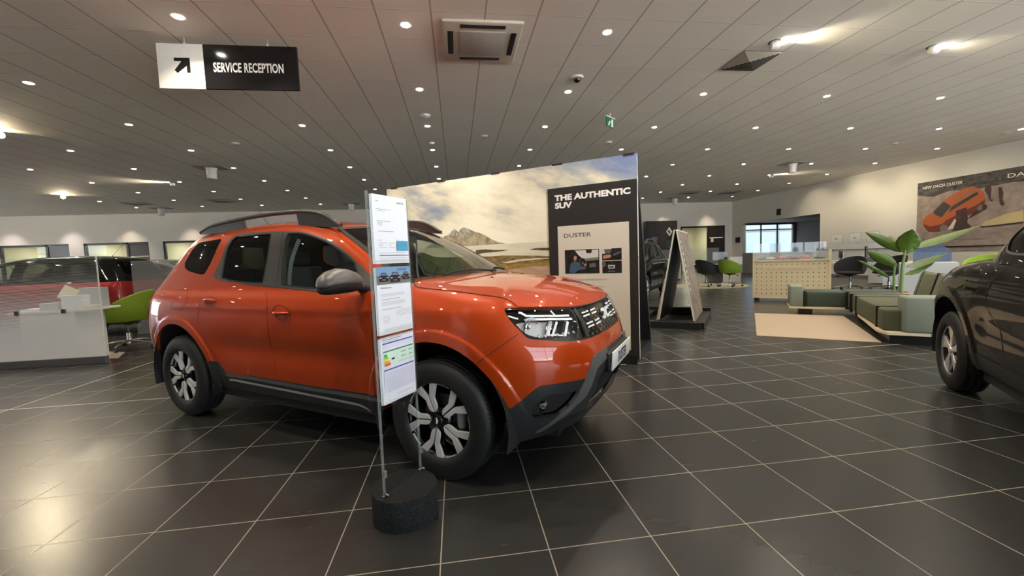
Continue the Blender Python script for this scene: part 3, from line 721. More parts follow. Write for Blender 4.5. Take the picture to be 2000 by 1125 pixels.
class Skin:
    """one half of a body surface cut into parts along outlines given in (station,row)"""
    def __init__(s, surf, nrm, kt=KT, ks=KS): s.S, s.N, s.kt, s.ks = surf, nrm, kt, ks
    def cut(s, domain, outlines, nt, ns):
        t0, t1, s0, s1 = domain; V = []; E = []
        def key(t, q): return Vector((t*s.kt, q*s.ks))
        segs = []
        for o, closed in outlines:
            base = len(V); o = [(min(max(a, t0), t1), min(max(b, s0), s1)) for a, b in o]
            for a, b in o: V.append(key(a, b))
            n = len(o)
            for i in range(n if closed else n-1): E.append((base+i, base+(i+1) % n))
            segs += o
        seg = np.array([(a*s.kt, b*s.ks) for a, b in segs]) if segs else np.zeros((0, 2))
        T = np.linspace(t0, t1, nt+1); Q = np.linspace(s0, s1, ns+1)
        for i, t in enumerate(T):
            for j, q in enumerate(Q):
                edge = i in (0, nt) or j in (0, ns)
                p = np.array((t*s.kt, q*s.ks))
                if not edge and len(seg) and np.min(((seg-p)**2).sum(1)) < 0.009**2: continue
                V.append(Vector(p))
        r = delaunay_2d_cdt(V, E, [], 0, 1e-5)
        P = np.array([(v.x/s.kt, v.y/s.ks) for v in r[0]]); F = np.array([f for f in r[2] if len(f) == 3])
        # drop slivers
        a, b, c = P[F[:, 0]], P[F[:, 1]], P[F[:, 2]]
        ar = np.abs((b[:, 0]-a[:, 0])*(c[:, 1]-a[:, 1])-(b[:, 1]-a[:, 1])*(c[:, 0]-a[:, 0]))
        F = F[ar > 1e-9]
        s.P, s.F = P, F
        s.c = P[F].mean(1)
        s.X = s.S(P[:, 0], P[:, 1]); s.n = s.N(P[:, 0], P[:, 1])
        return s
    def part(s, mask, name, mat, parent, off=0.0, mirror=False, rim=0.0, flip=False, sides=(1, -1), smooth_n=True, crown=0.0):
        """builds triangles under mask; sides: which halves (1 = far/left +y, -1 = right) are merged in this mesh; rim: edge turned inward"""
        F = s.F[mask]
        if len(F) == 0: return None
        used, inv = np.unique(F, return_inverse=True); F = inv.reshape(-1, 3)
        X = s.X[used]+s.n[used]*off; Nn = s.n[used]
        # orient by outward normal
        a, b, c = X[F[:, 0]], X[F[:, 1]], X[F[:, 2]]
        fn = np.cross(b-a, c-a); flipm = (fn*Nn[F[:, 0]]).sum(1) < 0
        F[flipm] = F[flipm][:, ::-1]
        verts = []; faces = []; normals = []
        for sd in sides:
            base = len(verts); Y = X.copy(); M_ = Nn.copy()
            if sd < 0: Y[:, 1] *= -1; M_[:, 1] *= -1
            G = F if sd > 0 else F[:, ::-1]
            verts += [tuple(v) for v in Y]; normals += [tuple(v) for v in M_]
            faces += [tuple(int(q)+base for q in f) for f in G]
            if rim:
                cnt = {}
                for f in G:
                    for k in range(3):
                        e = (int(f[k]), int(f[(k+1) % 3])); cnt[tuple(sorted(e))] = cnt.get(tuple(sorted(e)), [])+[e]
                for k, es in cnt.items():
                    if len(es) == 1:
                        i, j = es[0]
                        if abs(Y[i, 1]) < 1e-4 and abs(Y[j, 1]) < 1e-4: continue
                        b2 = len(verts)
                        for q in (i, j): verts.append(tuple(Y[q])); normals.append(None)
                        for q in (j, i): verts.append(tuple(Y[q]-M_[q]*rim)); normals.append(None)
                        faces.append((b2+1, b2, b2+3, b2+2))
        me = bpy.data.meshes.new(name); me.from_pydata(verts, [], faces); me.update()
        me.materials.append(mat)
        me.polygons.foreach_set('use_smooth', [True]*len(me.polygons))
        if smooth_n:
            vn = [v.normal[:] for v in me.vertices]
            me.normals_split_custom_set_from_vertices([Vector(n) if n is not None else Vector(vn[i]) for i, n in enumerate(normals)])
        return link(bpy.data.objects.new(name, me), parent)
def ribbon(surf, nrm, pts, w, name, mat, parent, off=0.0008, sides=(1, -1), closed=False):
    if len(sides) > 1:
        return [ribbon(surf, nrm, pts, w, name, mat, parent, off, (sd,), closed) for sd in sides][0]
    P = []
    q = pts+[pts[0]] if closed else pts
    for i in range(len(q)-1):
        (a, b), (c, d) = q[i], q[i+1]; L = math.hypot((c-a)*KT, (d-b)*KS); k = max(1, int(L/0.02))
        for j in range(k): P.append((a+(c-a)*j/k, b+(d-b)*j/k))
    P.append(q[-1]); P = np.array(P)
    X = surf(P[:, 0], P[:, 1]); N = nrm(P[:, 0], P[:, 1])
    T = np.gradient(X, axis=0); T /= np.maximum(np.linalg.norm(T, axis=1, keepdims=True), 1e-9)
    B = np.cross(N, T); B /= np.maximum(np.linalg.norm(B, axis=1, keepdims=True), 1e-9)
    verts = []; faces = []
    for sd in sides:
        base = len(verts)
        for k in range(len(X)):
            for e in (-1, 0, 1):
                v = X[k]+B[k]*(e*w/2)+N[k]*off; verts.append((v[0], v[1]*sd, v[2]))
        for k in range(len(X)-1):
            for e in (0, 1):
                i = base+3*k+e; f = (i, i+1, i+4, i+3)
                faces.append(f if sd > 0 else f[::-1])
    return mesh(name, verts, faces, mat, parent, 180)
SL = lambda t, q: S('L', t, q)
NL = lambda t, q: -Nrm('L', t, q)
SU = lambda t, q: S('U', t, q)
NU = lambda t, q: -Nrm('U', t, q)
def inv_xz(x, z, t=None, s=None):
    t = 10.0+x/0.38 if t is None else t; q = 3.0 if s is None else s; v = np.array([min(max(t, 1.0), 16.0), q])
    for _ in range(40):
        f = lambda v: S('L', np.array(v[0]), np.array(v[1]))[[0, 2]]-np.array([x, z])
        e = f(v); J = np.stack([(f(v+[1e-4, 0])-e)/1e-4, (f(v+[0, 1e-4])-e)/1e-4], 1)
        d = np.linalg.lstsq(J, -e, rcond=None)[0]; n = np.linalg.norm(d); v = v+d*min(1, 0.4/max(n, 1e-9))
    return tuple(v)
def arc(cx, r, z0=0.25, n=40):
    a0 = math.asin((z0-0.345)/r); out = []; g = None
    for i in range(n+1):
        a = (PI-a0)+(2*a0-PI)*i/n; x, z = cx+r*math.cos(a), 0.345+r*math.sin(a)
        out.append(inv_xz(x, z, *( (g[0], g[1]) if g else ((3.4, 0.4) if cx < -1 else (10.4, 0.4)) ))); g = out[-1]
    return out

REFL = [(13.88, 5.45), (14.15, 5.52), (14.86, 5.42), (14.74, 5.06), (14.58, 4.70), (14.36, 4.68), (14.12, 4.86), (13.98, 5.10)]
def build_suv():
    R = thing('orange_car', 'orange SUV with black cladding, roof rails and alloy wheels in the middle of the floor', 'car', (0.3397, 3.0158, 0), -0.5976)
    AF, AR = arc(0, 0.455), arc(-2.673, 0.455)
    af = [(AF[0][0], -0.2)]+AF+[(AF[-1][0], -0.2)]; ar = [(AR[0][0], -0.2)]+AR+[(AR[-1][0], -0.2)]
    rings = [(arc(cx, r_), False) for cx in (0, -2.673) for r_ in (0.484, 0.505, 0.517, 0.529)]
    head = smooth_uv(TR['head'])
    gtop = TR['grille'][:5]+[(17.0, 5.95)]; gbot = [(17.0, 4.178)]+TR['grille'][6:]
    headr = [TR['head'][i] for i in range(5, 11)]          # shared edge of lamp and grille, top to bottom
    grille = gtop+gbot[:-2]+[(15.60, 4.225)]+headr[::-1][:-1]
    # hood
    hs = smooth_uv(TR['hood'][2:8]+TR['hood'][9:], False)
    hood_top = TR['head'][2:6]
    cowl = [(10.70, 8.35), (10.95, 8.95), (11.25, 9.65), (11.50, 10.3), (11.66, 11.0)]
    hood = [(10.80, 8.1), (10.95, 7.75)]+hs+hood_top[1:]+TR['grille'][1:5]+[(17.0, 5.95), (17.0, 11.0)]+cowl[::-1]
    cl = TR['clad_f']
    cladf = [(cl[0][0]-0.35, 2.06), (cl[0][0], 2.052)]+smooth_uv(cl[1:15], False, corner=30)+[(16.75, 3.54), (17.0, 3.545), (17.0, -0.1), (12.0, -0.1)]
    st = TR['sill_top']
    sill = [(5.2, 2.39)]+st[:8]+[(7.2, 1.83), (8.87, 1.75), (10.45, 1.82), (11.6, 1.85), (11.6, -0.1), (5.0, -0.1)]
    cladr = [(0, 2.35), (3.0, 2.5), (3.6, 2.6), (4.2, 2.6), (4.2, -0.1), (0, -0.1)]
    seam = [(13.93, 4.80), (13.811, 4.899), (13.451, 4.600), (13.0, 4.11), (12.70, 3.70)]
    bumper = seam[:1]+seam[1:]+[(12.3, 3.0), (12.3, 1.0), (17.0, 1.0), (17.0, 4.178)]+TR['grille'][6:10]+TR['head'][11:15]
    fd = [(7.713, 6.68), (7.85, 6.2), (7.93, 5.7), (7.945, 5.0), (7.95, 4.3), (7.925, 3.36), (7.98, 2.75), (8.0, 2.42), (8.0, 1.78)]
    front_door = fd+[(10.45, 1.82), (10.5, 3.2), (10.52, 5.0), (10.48, 6.6), (10.2, 6.6), (7.713, 6.9)]
    rb = [(5.877, 7.0), (5.65, 6.75), (5.62, 6.3), (5.75, 5.4), (5.722, 4.44), (5.83, 3.86), (6.06, 2.99), (6.21, 2.40)]
    rear_door = rb+TR['sill_top'][3:8]+[(7.2, 1.83), (8.0, 1.79)]+fd[::-1]+[(7.713, 7.0)]
    fog = smooth_uv(TR['fog'], corner=60)
    hin = TR['hoop_in']; ho = TR['hoop_out']
    hoop = [(14.15, 0.55)]+smooth_uv(hin, False)+smooth_uv([cl[8], cl[9], cl[10], (15.70, 3.43), (15.889, 3.535), (16.35, 3.545)], False)+smooth_uv([(16.30, 3.17), (16.0, 3.08), (15.80, 2.98), (15.70, 2.75), (15.606, 2.311), (15.447, 1.91), (15.097, 1.63), (14.81, 1.302), (14.574, 1.039), (14.31, 0.55)], False)
    lowin = [(17.0, 2.80), (16.311, 2.75), (15.99, 2.635), (15.88, 2.40), (15.92, 2.037), (15.70, 1.60), (15.6, 1.0), (17.0, 1.0)]
    tail = [(1.9, 7.0), (2.6, 7.15), (3.12, 6.8), (3.2, 5.6), (3.0, 4.5), (2.4, 4.3), (2.1, 5.2)]
    sk = Skin(SL, NL).cut((0, 17, 0, 11), [(af, False), (ar, False), (head, True), (grille, True), (hood, True), (cladf, True), (sill, True), (cladr, True),
         (bumper, True), (front_door, True), (rear_door, True), (fog, True), (hoop, True), (lowin, True), (tail, True), (REFL, True), ([(0, 6.9), (10.9, 6.9)], False), ([(12.0, 1.1), (17, 1.1)], False), ([(0, .6), (12, .6)], False)]+rings, 210, 64)
    c = sk.c; X = sk.X[sk.F].mean(1)
    arch = ((np.hypot(X[:, 0], X[:, 2]-0.345) < 0.455) & (c[:, 0] < 14)) | (np.hypot(X[:, 0]+2.673, X[:, 2]-0.345) < 0.455)
    arch |= (X[:, 2] < 0.30) & ((np.abs(X[:, 0]) < 0.44) | (np.abs(X[:, 0]+2.673) < 0.44)) & (c[:, 0] > 2.5) & (c[:, 0] < 14)
    I = lambda o: inside(o, c[:, 0], c[:, 1])
    bottom = (c[:, 1] < 0.6) & (c[:, 0] < 12.2)
    dead = arch | bottom | ((c[:, 1] > 6.9) & (c[:, 0] < 10.6)) | ((c[:, 1] > 6.9) & (c[:, 0] < 10.9) & (X[:, 0] < -0.62))
    lip = (c[:, 0] > 12) & (c[:, 1] < 1.1) & ~I(hoop)
    m_head = I(head) & ~dead; m_gr = I(grille) & ~dead & ~m_head
    m_hood = I(hood) & ~dead & ~m_head & ~m_gr
    m_hoop = I(hoop) & ~dead
    m_low = I(lowin) & ~dead & ~m_hoop; m_fog = I(fog) & ~dead & ~m_hoop
    m_clf = I(cladf) & ~dead & ~m_hoop & ~m_low & ~m_fog
    m_sill = I(sill) & ~dead & (c[:, 0] < 12); m_clr = I(cladr) & ~dead
    m_bum = I(bumper) & ~dead & ~(m_head | m_gr | m_hoop | m_low | m_fog | m_clf)
    m_fd = I(front_door) & ~dead & ~m_sill; m_rd = I(rear_door) & ~dead & ~m_sill & ~m_fd
    m_tail = I(tail) & ~dead
    taken = dead | m_head | m_gr | m_hood | m_hoop | m_low | m_fog | m_clf | m_sill | m_clr | m_bum | m_fd | m_rd | m_tail
    rest = ~taken
    cowlm = rest & (c[:, 1] > 7.4) & (c[:, 0] < 11.8) & (c[:, 0] > 10.3) & ((c[:, 0]-10.3)*1.5 < (c[:, 1]-6.9))
    fender = rest & ~cowlm & (c[:, 0] > 9)
    quarter = rest & (c[:, 0] <= 9)
    cap_z = None
    sk.part(m_hood, 'bonnet', M_orange, R, rim=0.02, off=0.002)
    sk.part(fender, 'front_wing', M_orange, R, rim=0.02, sides=(-1,)); sk.part(fender, 'front_wing', M_orange, R, rim=0.02, sides=(1,))
    sk.part(quarter, 'rear_quarter', M_orange, R, rim=0.02)
    fb = sk.part(m_bum, 'front_bumper', M_orange, R, rim=0.02)
    for sd in (-1, 1):
        d = sk.part(m_fd, 'front_door', M_orange, R, rim=0.02, sides=(sd,), off=0.001)
        e = sk.part(m_rd, 'rear_door', M_orange, R, rim=0.02, sides=(sd,), off=0.001)
        # pull handles over a flat disc and ring coloured as the cup's shade
        for dd, key, cx in ((d, 'handle_f', 8.36), (e, 'handle_r', 6.14)):
            o = smooth_uv(TR[key])
            ribbon(SL, NL, o, 0.0045, 'handle_recess', M_cupline, dd, off=0.0022, sides=(sd,), closed=True)
            cc = np.mean(np.array(TR[key]), 0); h = MB(); pts = []
            for k in range(9):
                t = cc[0]-0.20+0.40*k/8+0.0; q = cc[1]+0.06-0.02*k/8
                p = SL(np.array(t), np.array(q)); n = NL(np.array(t), np.array(q)); w = 0.004+0.024*math.sin(PI*k/8)
                v = p+n*w; pts.append((v[0], v[1]*sd, v[2]))
            h.tube(pts, [0.007]+[0.016]*7+[0.007], 10, flat=0.6)
            tag(h.build('door_handle', M_orange, dd, 60))
            b = MB(); P0 = SL(np.array(cc[0]), np.array(cc[1]-0.1)); n0 = NL(np.array(cc[0]), np.array(cc[1]-0.1))
            b.lathe([(0.0, 0.0012), (0.05, 0.0012)], 24, caps=False, M=Matrix.Translation((P0[0], P0[1]*sd, P0[2])) @ Vector((n0[0], n0[1]*sd, n0[2])).to_track_quat('Z', 'Y').to_matrix().to_4x4() @ Matrix.Diagonal((1.25, 0.62, 1, 1)))
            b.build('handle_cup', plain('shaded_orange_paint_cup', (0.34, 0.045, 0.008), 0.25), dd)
    cf = sk.part(m_clf, 'front_cladding', M_clad, R, rim=0.02, off=0.004); 
    for sd in (-1, 1):
        sk.part(m_fog, 'fog_lamp_recess', M_mblack, cf, off=-0.030, sides=(sd,))
        sk.part(m_hoop, 'lower_grille_surround', M_hoop, R, rim=0.025, off=0.012, sides=(sd,))
    sk.part(m_low, 'lower_grille', M_mblack, R, off=-0.03)
    sl = sk.part(m_sill, 'sill_cladding', M_clad, R, rim=0.02, off=0.006); sk.part(m_clr, 'rear_bumper', M_clad, R, rim=0.02, off=0.006)
    for sd in (-1, 1):
        sk.part(m_tail, 'tail_lamp', M_red, R, off=0.006, rim=0.01, sides=(sd,))
    sk.part(cowlm, 'scuttle_panel', M_mblack, R, off=-0.004)
    # sill: upper grey edge and bright step line
    g0 = [(6.42, 1.72), (6.53, 1.66), (6.85, 1.66), (7.2, 1.70), (8.87, 1.61), (10.45, 1.65), (11.1, 1.68)]
    ribbon(SL, NL, g0, 0.028, 'sill_trim', M_hoop, sl, off=0.009)
    ribbon(SL, NL, smooth_uv([(6.50, 1.31), (6.60, 1.372), (7.15, 1.342), (8.84, 1.23), (10.0, 1.14), (10.15, 1.02), (10.27, 0.80)], False), 0.019, 'sill_trim', M_stripg, sl, off=0.010)
    # seams
    for nm, pts in (('shut_line', seam[1:]), ('shut_line', TR['fuel'][:3]+TR['fuel'][3:]), ('shut_line', fd), ('shut_line', rb), ('shut_line', [(10.45, 1.82), (10.5, 3.2), (10.52, 5.0), (10.48, 6.6)])):
        ribbon(SL, NL, smooth_uv(pts, False) if pts is not TR['fuel'] else pts, 0.0032, nm, M_mblack, R, off=0.0018)
    ribbon(SL, NL, smooth_uv(TR['fuel'], True), 0.0025, 'fuel_flap_outline', M_pillar, R, off=0.0015, sides=(-1,), closed=True)
    ribbon(SL, NL, [(10.80, 8.1), (10.95, 7.75)]+hs, 0.006, 'shut_line', M_mblack, R, off=0.003)
    ribbon(SL, NL, smooth_uv(TR['head'][2:6]+TR['grille'][1:5]+[(17.0, 5.95)], False), 0.007, 'shut_line', M_mblack, R, off=0.003)
    # dark inner shell so nothing orange shows through the glass
    allm = ~dead & ~m_head & ~m_gr & ~m_low & ~m_fog
    sk.part(allm & (c[:, 1] < 7.2) & (c[:, 0] < 11), 'inner_panel', M_interior, R, off=-0.03, smooth_n=False)
    # ---- grille
    gr = sk.part(m_gr, 'grille', M_gloss, R, off=-0.012)
    lower = m_gr & (c[:, 1] < 5.2)
    mesh_g = MB()
    for row in range(5):
        for k in range(15):
            t = 15.85+0.21*k+(0.1 if row % 2 else 0); q = 4.32+0.19*row
            for sd in (-1, 1):
                if t > 17: continue
                p = SL(np.array(t), np.array(q)); n = NL(np.array(t), np.array(q))
                M = Matrix.Translation((p[0], p[1]*sd, p[2])) @ Vector((n[0], n[1]*sd, n[2])).to_track_quat('Z', 'Y').to_matrix().to_4x4() @ Matrix.Rotation(PI/4, 4, 'Z')
                mesh_g.box(-0.009, -0.009, -0.013, 0.009, 0.009, -0.008, 0.002, 1, M=M)
    mesh_g.build('grille_mesh', M_clad, gr)
    ribbon(SL, NL, [(15.72, 5.9), (15.80, 5.0), (15.76, 4.3)], 0.035, 'grille_bar', M_dkgrey, gr, off=0.002)
    for t in (15.98, 16.45):
        ribbon(SL, NL, [(t, 5.95), (t+0.08, 5.45)], 0.006, 'grille_bar', M_dkgrey, gr, off=0.004)
    # white dashes
    def inv_yz(y, z):
        v = np.array([16.2, 5.0])
        for _ in range(40):
            f = lambda v: S('L', np.array(v[0]), np.array(v[1]))[[1, 2]]-np.array([y, z])
            e = f(v); J = np.stack([(f(v+[1e-4, 0])-e)/1e-4, (f(v+[0, 1e-4])-e)/1e-4], 1)
            d = np.linalg.lstsq(J, -e, rcond=None)[0]; n = np.linalg.norm(d); v = v+d*min(1, 0.4/max(n, 1e-9))
        return (min(float(v[0]), 17.0), float(v[1]))
    for (ya, yb) in ((0.350, 0.255), (0.222, 0.128)):
        for z in (0.906, 0.886, 0.843, 0.823):
            ribbon(SL, NL, [inv_yz(ya, z), inv_yz((ya+yb)/2, z+0.0015), inv_yz(yb, z+0.002)], 0.0095, 'light_dash', M_whiteplas, gr, off=-0.004)
    # emblem: two facing bracket shapes joined at a notch
    E = MB()
    for sd in (-1, 1):
        pts = [(0.0, 0.012), (0.012, 0.024), (0.022, 0.040), (0.075, 0.040), (0.092, 0.030), (0.092, 0.018), (0.045, 0.018), (0.036, 0.010), (0.036, -0.010), (0.045, -0.018), (0.092, -0.018), (0.092, -0.030), (0.075, -0.040), (0.022, -0.040), (0.012, -0.024), (0.0, -0.012)]
        pts = [(x*sd*0.92, z*0.88) for x, z in pts]
        E.prism(pts, 0.0, 0.006, 'Z', M=Matrix.Translation((0.744, 0, 0.864)) @ Matrix.Rotation(math.radians(-14), 4, 'Y') @ Matrix(((0, 0, 1, 0), (1, 0, 0, 0), (0, 1, 0, 0), (0, 0, 0, 1))))
    E.build('emblem', M_whiteplas, gr)
    # ---- headlamps
    for sd in (-1, 1):
        hl = sk.part(m_head, 'headlamp', M_lensg, R, off=0.002, sides=(sd,))
        sk.part(m_head, 'lamp_housing', M_gloss, hl, off=-0.035, sides=(sd,))
        ribbon(SL, NL, head, 0.010, 'lamp_rim', M_gloss, hl, off=-0.002, sides=(sd,), closed=True)
        def HL(pts): return smooth_uv(pts, False)
        # daylight strips, in the outline's own coordinates (traced on the lamp)
        for w, pts in HEADBARS: ribbon(SL, NL, pts, w, 'light_strip', M_whiteplas, hl, off=-0.008, sides=(sd,))
        ribs = inside(REFL, c[:, 0], c[:, 1]) & m_head
        sk.part(ribs, 'reflector_panel', plain('bright_lamp_reflector', (0.75, 0.78, 0.80), 0.22, 0.7), hl, off=-0.024, sides=(sd,))
        # reflector bowl and projector
        for (t, q, r1, mat) in ((14.25, 5.15, 0.052, M_silver), (14.75, 4.95, 0.045, M_silver)):
            p = SL(np.array(t), np.array(q)); n = NL(np.array(t), np.array(q))
            M = Matrix.Translation((p[0]-n[0]*0.01, (p[1]-n[1]*0.01)*sd, p[2])) @ Vector((0.9, 0.35*sd, 0)).to_track_quat('Z', 'Y').to_matrix().to_4x4()
            b = MB(); b.lathe([(r1, 0.0), (r1*0.9, -0.012), (r1*0.6, -0.022), (r1*0.35, -0.026), (0.0, -0.026)], 28, M=M, caps=False); b.build('reflector', mat, hl, 60)
            b = MB(); b.lathe([(0.0, -0.004), (r1*0.3, -0.010), (r1*0.4, -0.022)], 20, M=M, caps=False); b.build('bulb_cover', M_chrome, hl, 60)
        b = MB()
        for k in range(7):
            t = 14.35+0.17*k; q = 4.72-0.012*k; p = SL(np.array(t), np.array(q)); n = NL(np.array(t), np.array(q))
            b.box(-0.009, -0.009, -0.02, 0.009, 0.009, -0.006, 0.003, 1, M=Matrix.Translation((p[0], p[1]*sd, p[2])) @ Vector((n[0], n[1]*sd, n[2])).to_track_quat('Z', 'Y').to_matrix().to_4x4() @ Matrix.Rotation(PI/4, 4, 'Z'))
        b.build('lower_facets', M_chrome, hl)
        # fog lamp
        p = SL(np.array(14.42), np.array(1.92)); n = NL(np.array(14.42), np.array(1.92))
        b = MB(); b.lathe([(0.0, 0.004), (0.024, 0.0), (0.030, -0.012), (0.032, -0.03)], 24, caps=False, M=Matrix.Translation((p[0]-0.022, (p[1]-0.012)*sd, p[2])) @ Vector((1, 0.12*sd, 0)).to_track_quat('Z', 'Y').to_matrix().to_4x4())
        b.build('fog_lamp', M_silver, cf, 50)
    # ---- number plate
    b = MB(); b.box(-0.002, -0.26, 0.0, 0.006, 0.26, 0.113, 0.0018, 2); pl = b.build('number_plate', M_whiteplas, R, 40)
    pl.location = (0.842, 0, 0.545); pl.rotation_euler = (0, math.radians(4), 0)
    letters('plate_text', 'DUSTER', 0.098, M_mblack, Matrix.Translation((0.0068, 0, 0.022)) @ Matrix(((0, 0, 1, 0), (1, 0, 0, 0), (0, 1, 0, 0), (0, 0, 0, 1))), pl, align='CENTER', xs=0.62, bold=0.0018, depth=0.0004, space=1.1)
    b = MB(); b.box(0.70, -0.27, 0.54, 0.838, 0.27, 0.655, 0.01, 2); b.build('plate_mount', M_clad, R)
    # ---- greenhouse
    q = smooth_uv(TR['quarter']); gR = smooth_uv(TR['glass_r']); gF = smooth_uv(TR['glass_f'])
    dlo = TR['dlo_top'][1:5]+TR['dlo_top'][5:]+[(10.62, 7.55), (10.75, 7.1), (10.75, 6.6)]+TR['dlo_bot'][::-1]
    dlo = smooth_uv(dlo, corner=50)
    ws = [(11.04, 10.62), (11.06, 9.97), (11.05, 9.4), (11.02, 8.7), (11.02, 8.0), (11.02, 7.0), (13.0, 7.0), (13.0, 10.95), (12.0, 10.85)]
    rear_glass = [(0, 8.2), (1.6, 8.2), (1.65, 10.3), (0, 10.5)]
    su = Skin(SU, NU).cut((0, 13, 6.2, 13), [(q, True), (gR, True), (gF, True), (dlo, True), (ws, True), (rear_glass, True), ([(0, 6.84), (10.9, 6.84)], False)], 170, 60)
    c = su.c; X = su.X[su.F].mean(1); I = lambda o: inside(o, c[:, 0], c[:, 1])
    m_q, m_r, m_f, m_w, m_rg = I(q), I(gR), I(gF), I(ws), I(rear_glass)
    m_d = I(dlo) & ~(m_r | m_f)
    deadu = ((c[:, 1] < 6.84) & ~m_d & ~m_f) | ((c[:, 0] > 11.02) & (c[:, 1] < 7.0)) | ((c[:, 0] > 10.9) & (c[:, 1] < 7.0))
    body = ~(m_q | m_r | m_f | m_w | m_rg | m_d | deadu)
    # the door skins continue up beside the windows; one roof-and-pillar shell carries them
    sh = su.part(body, 'roof_and_pillars', M_orange, R, rim=0.012, off=-0.0005)
    su.part(body, 'inner_lining', M_interior, sh, off=-0.035, smooth_n=False)
    for sd in (-1, 1):
        su.part(m_d, 'window_surround', M_pillar, R, off=0.0035, rim=0.034, sides=(sd,))
        su.part(m_r, 'rear_door_glass', M_glass_dk, R, off=-0.004, sides=(sd,))
        su.part(m_f, 'front_door_glass', M_glass, R, off=-0.004, sides=(sd,))
        su.part(m_q, 'quarter_glass', M_glass_dk, R, off=0.001, sides=(sd,))
        ribbon(SU, NU, gR, 0.012, 'glass_seal', M_mblack, R, off=0.004, sides=(sd,), closed=True)
        ribbon(SU, NU, gF, 0.012, 'glass_seal', M_mblack, R, off=0.004, sides=(sd,), closed=True)
        ribbon(SU, NU, [(11.03, 7.2), (11.03, 8.7), (11.05, 9.6), (11.06, 10.3), (11.08, 10.62)], 0.035, 'windscreen_seal', M_mblack, R, off=0.003, sides=(sd,))
    su.part(m_w, 'windscreen', M_glass, R, off=-0.002)
    ribbon(SU, NU, [(11.05, 10.62), (12.0, 10.84), (13.0, 10.93)], 0.05, 'windscreen_band', M_mblack, R, off=0.001)
    su.part(m_rg, 'rear_window', M_glass_dk, R, off=0.001)
    # B pillar split between the two doors
    for sd in (-1, 1):
        ribbon(SU, NU, [(7.95, 6.95), (7.93, 8.5), (7.96, 10.2)], 0.004, 'shut_line', M_mblack, R, off=0.006, sides=(sd,))
    # ---- roof rails
    for sd in (-1, 1):
        rr = MB()
        rail = crom([(-2.74, 0.60, 1.575), (-2.60, 0.60, 1.615), (-2.42, 0.605, 1.634), (-2.05, 0.605, 1.652), (-1.75, 0.605, 1.658), (-1.45, 0.60, 1.652), (-1.25, 0.60, 1.635), (-1.12, 0.597, 1.598), (-1.02, 0.593, 1.540), (-0.98, 0.592, 1.520)], 5)
        rr.tube([(p[0], p[1]*sd, p[2]) for p in rail], [0.018]*len(rail), 12, flat=0.9)
        ro = rr.build('roof_rail', plain('dark_satin_rail', (0.075, 0.072, 0.068), 0.38, 0.3), R, 60)
        for prof in ([(-2.74, 1.560), (-2.60, 1.612), (-2.42, 1.630), (-2.10, 1.642), (-2.08, 1.56), (-2.4, 1.55)], [(-1.42, 1.645), (-1.25, 1.630), (-1.13, 1.598), (-1.02, 1.545), (-0.97, 1.505), (-1.15, 1.52), (-1.40, 1.55)]):
            f = MB(); f.prism(prof, 0.585*sd, 0.612*sd, 'Y'); f.build('rail_foot', M_pillar, ro)
    b = MB(); b.tube([(-2.62, 0, 1.60), (-2.66, 0, 1.64), (-2.88, 0, 1.88)], [0.008, 0.003, 0.0015], 8); b.build('aerial', M_mblack, R, 60)
    # ---- mirrors
    for sd in (-1, 1):
        mr = bpy.data.objects.new('door_mirror', None); link(mr, R)
        ctr = Vector((-0.545, 1.005*sd, 1.132)); k_ = 1.0 if sd < 0 else 0.5
        if sd > 0: ctr = Vector((-0.60, 0.90, 1.14))
        b = MB(); prof = []
        rings = [(-0.155, 0.010, 0.008, 0.0), (-0.145, 0.035, 0.03, 0.003), (-0.11, 0.062, 0.055, 0.006), (-0.05, 0.078, 0.072, 0.010), (0.02, 0.082, 0.078, 0.012), (0.08, 0.074, 0.070, 0.006), (0.12, 0.055, 0.052, 0.0), (0.14, 0.03, 0.028, -0.004), (0.146, 0.008, 0.008, -0.005)]
        bm = b.b; R_ = []
        for (a, rx, rz, dz) in rings:
            R_.append([bm.verts.new(ctr+k_*Vector((rx*math.cos(2*PI*k/24)*0.95, a*sd*1.0, dz+rz*math.sin(2*PI*k/24)*(1.0 if math.sin(2*PI*k/24) > 0 else 0.42)))) for k in range(24)])
        for i in range(len(R_)-1):
            for k in range(24): bm.faces.new((R_[i][k], R_[i][(k+1) % 24], R_[i+1][(k+1) % 24], R_[i+1][k]))
        bm.faces.new(R_[0][::-1]); bm.faces.new(R_[-1])
        b.build('mirror_cap', M_satinsilver if sd < 0 else M_mblack, mr, 70)
        b = MB(); bm = b.b; R_ = []
        for (a, rx, rz, dz) in rings[1:-1]:
            R_.append([bm.verts.new(ctr+k_*Vector((rx*math.cos(2*PI*k/24)*0.93, a*sd*0.97, dz-0.026+rz*0.56*math.sin(2*PI*k/24)))) for k in range(24)])
        for i in range(len(R_)-1):
            for k in range(24): bm.faces.new((R_[i][k], R_[i][(k+1) % 24], R_[i+1][(k+1) % 24], R_[i+1][k]))
        bm.faces.new(R_[0][::-1]); bm.faces.new(R_[-1])
        b.build('mirror_base', M_mblack, mr, 70)
        b = MB(); b.tube([(-0.56, 0.80*sd, 1.085), (-0.555, 0.86*sd, 1.10), (-0.555, 0.94*sd, 1.13)], [0.045, 0.04, 0.035], 12, flat=0.6); b.build('mirror_arm', M_mblack, mr, 60)
    # ---- wipers, washer jets
    for (y0, y1, x0, x1) in ((0.10, -0.52, -0.12, -0.16), (0.62, 0.12, -0.32, -0.16)):
        b = MB(); p = [(x0+(x1-x0)*k/6-0.035*math.sin(PI*k/6), y0+(y1-y0)*k/6, 1.145+0.020*math.sin(PI*k/6)+0.008) for k in range(7)]
        b.tube(p, 0.007, 8); b.build('wiper', M_mblack, R, 60)
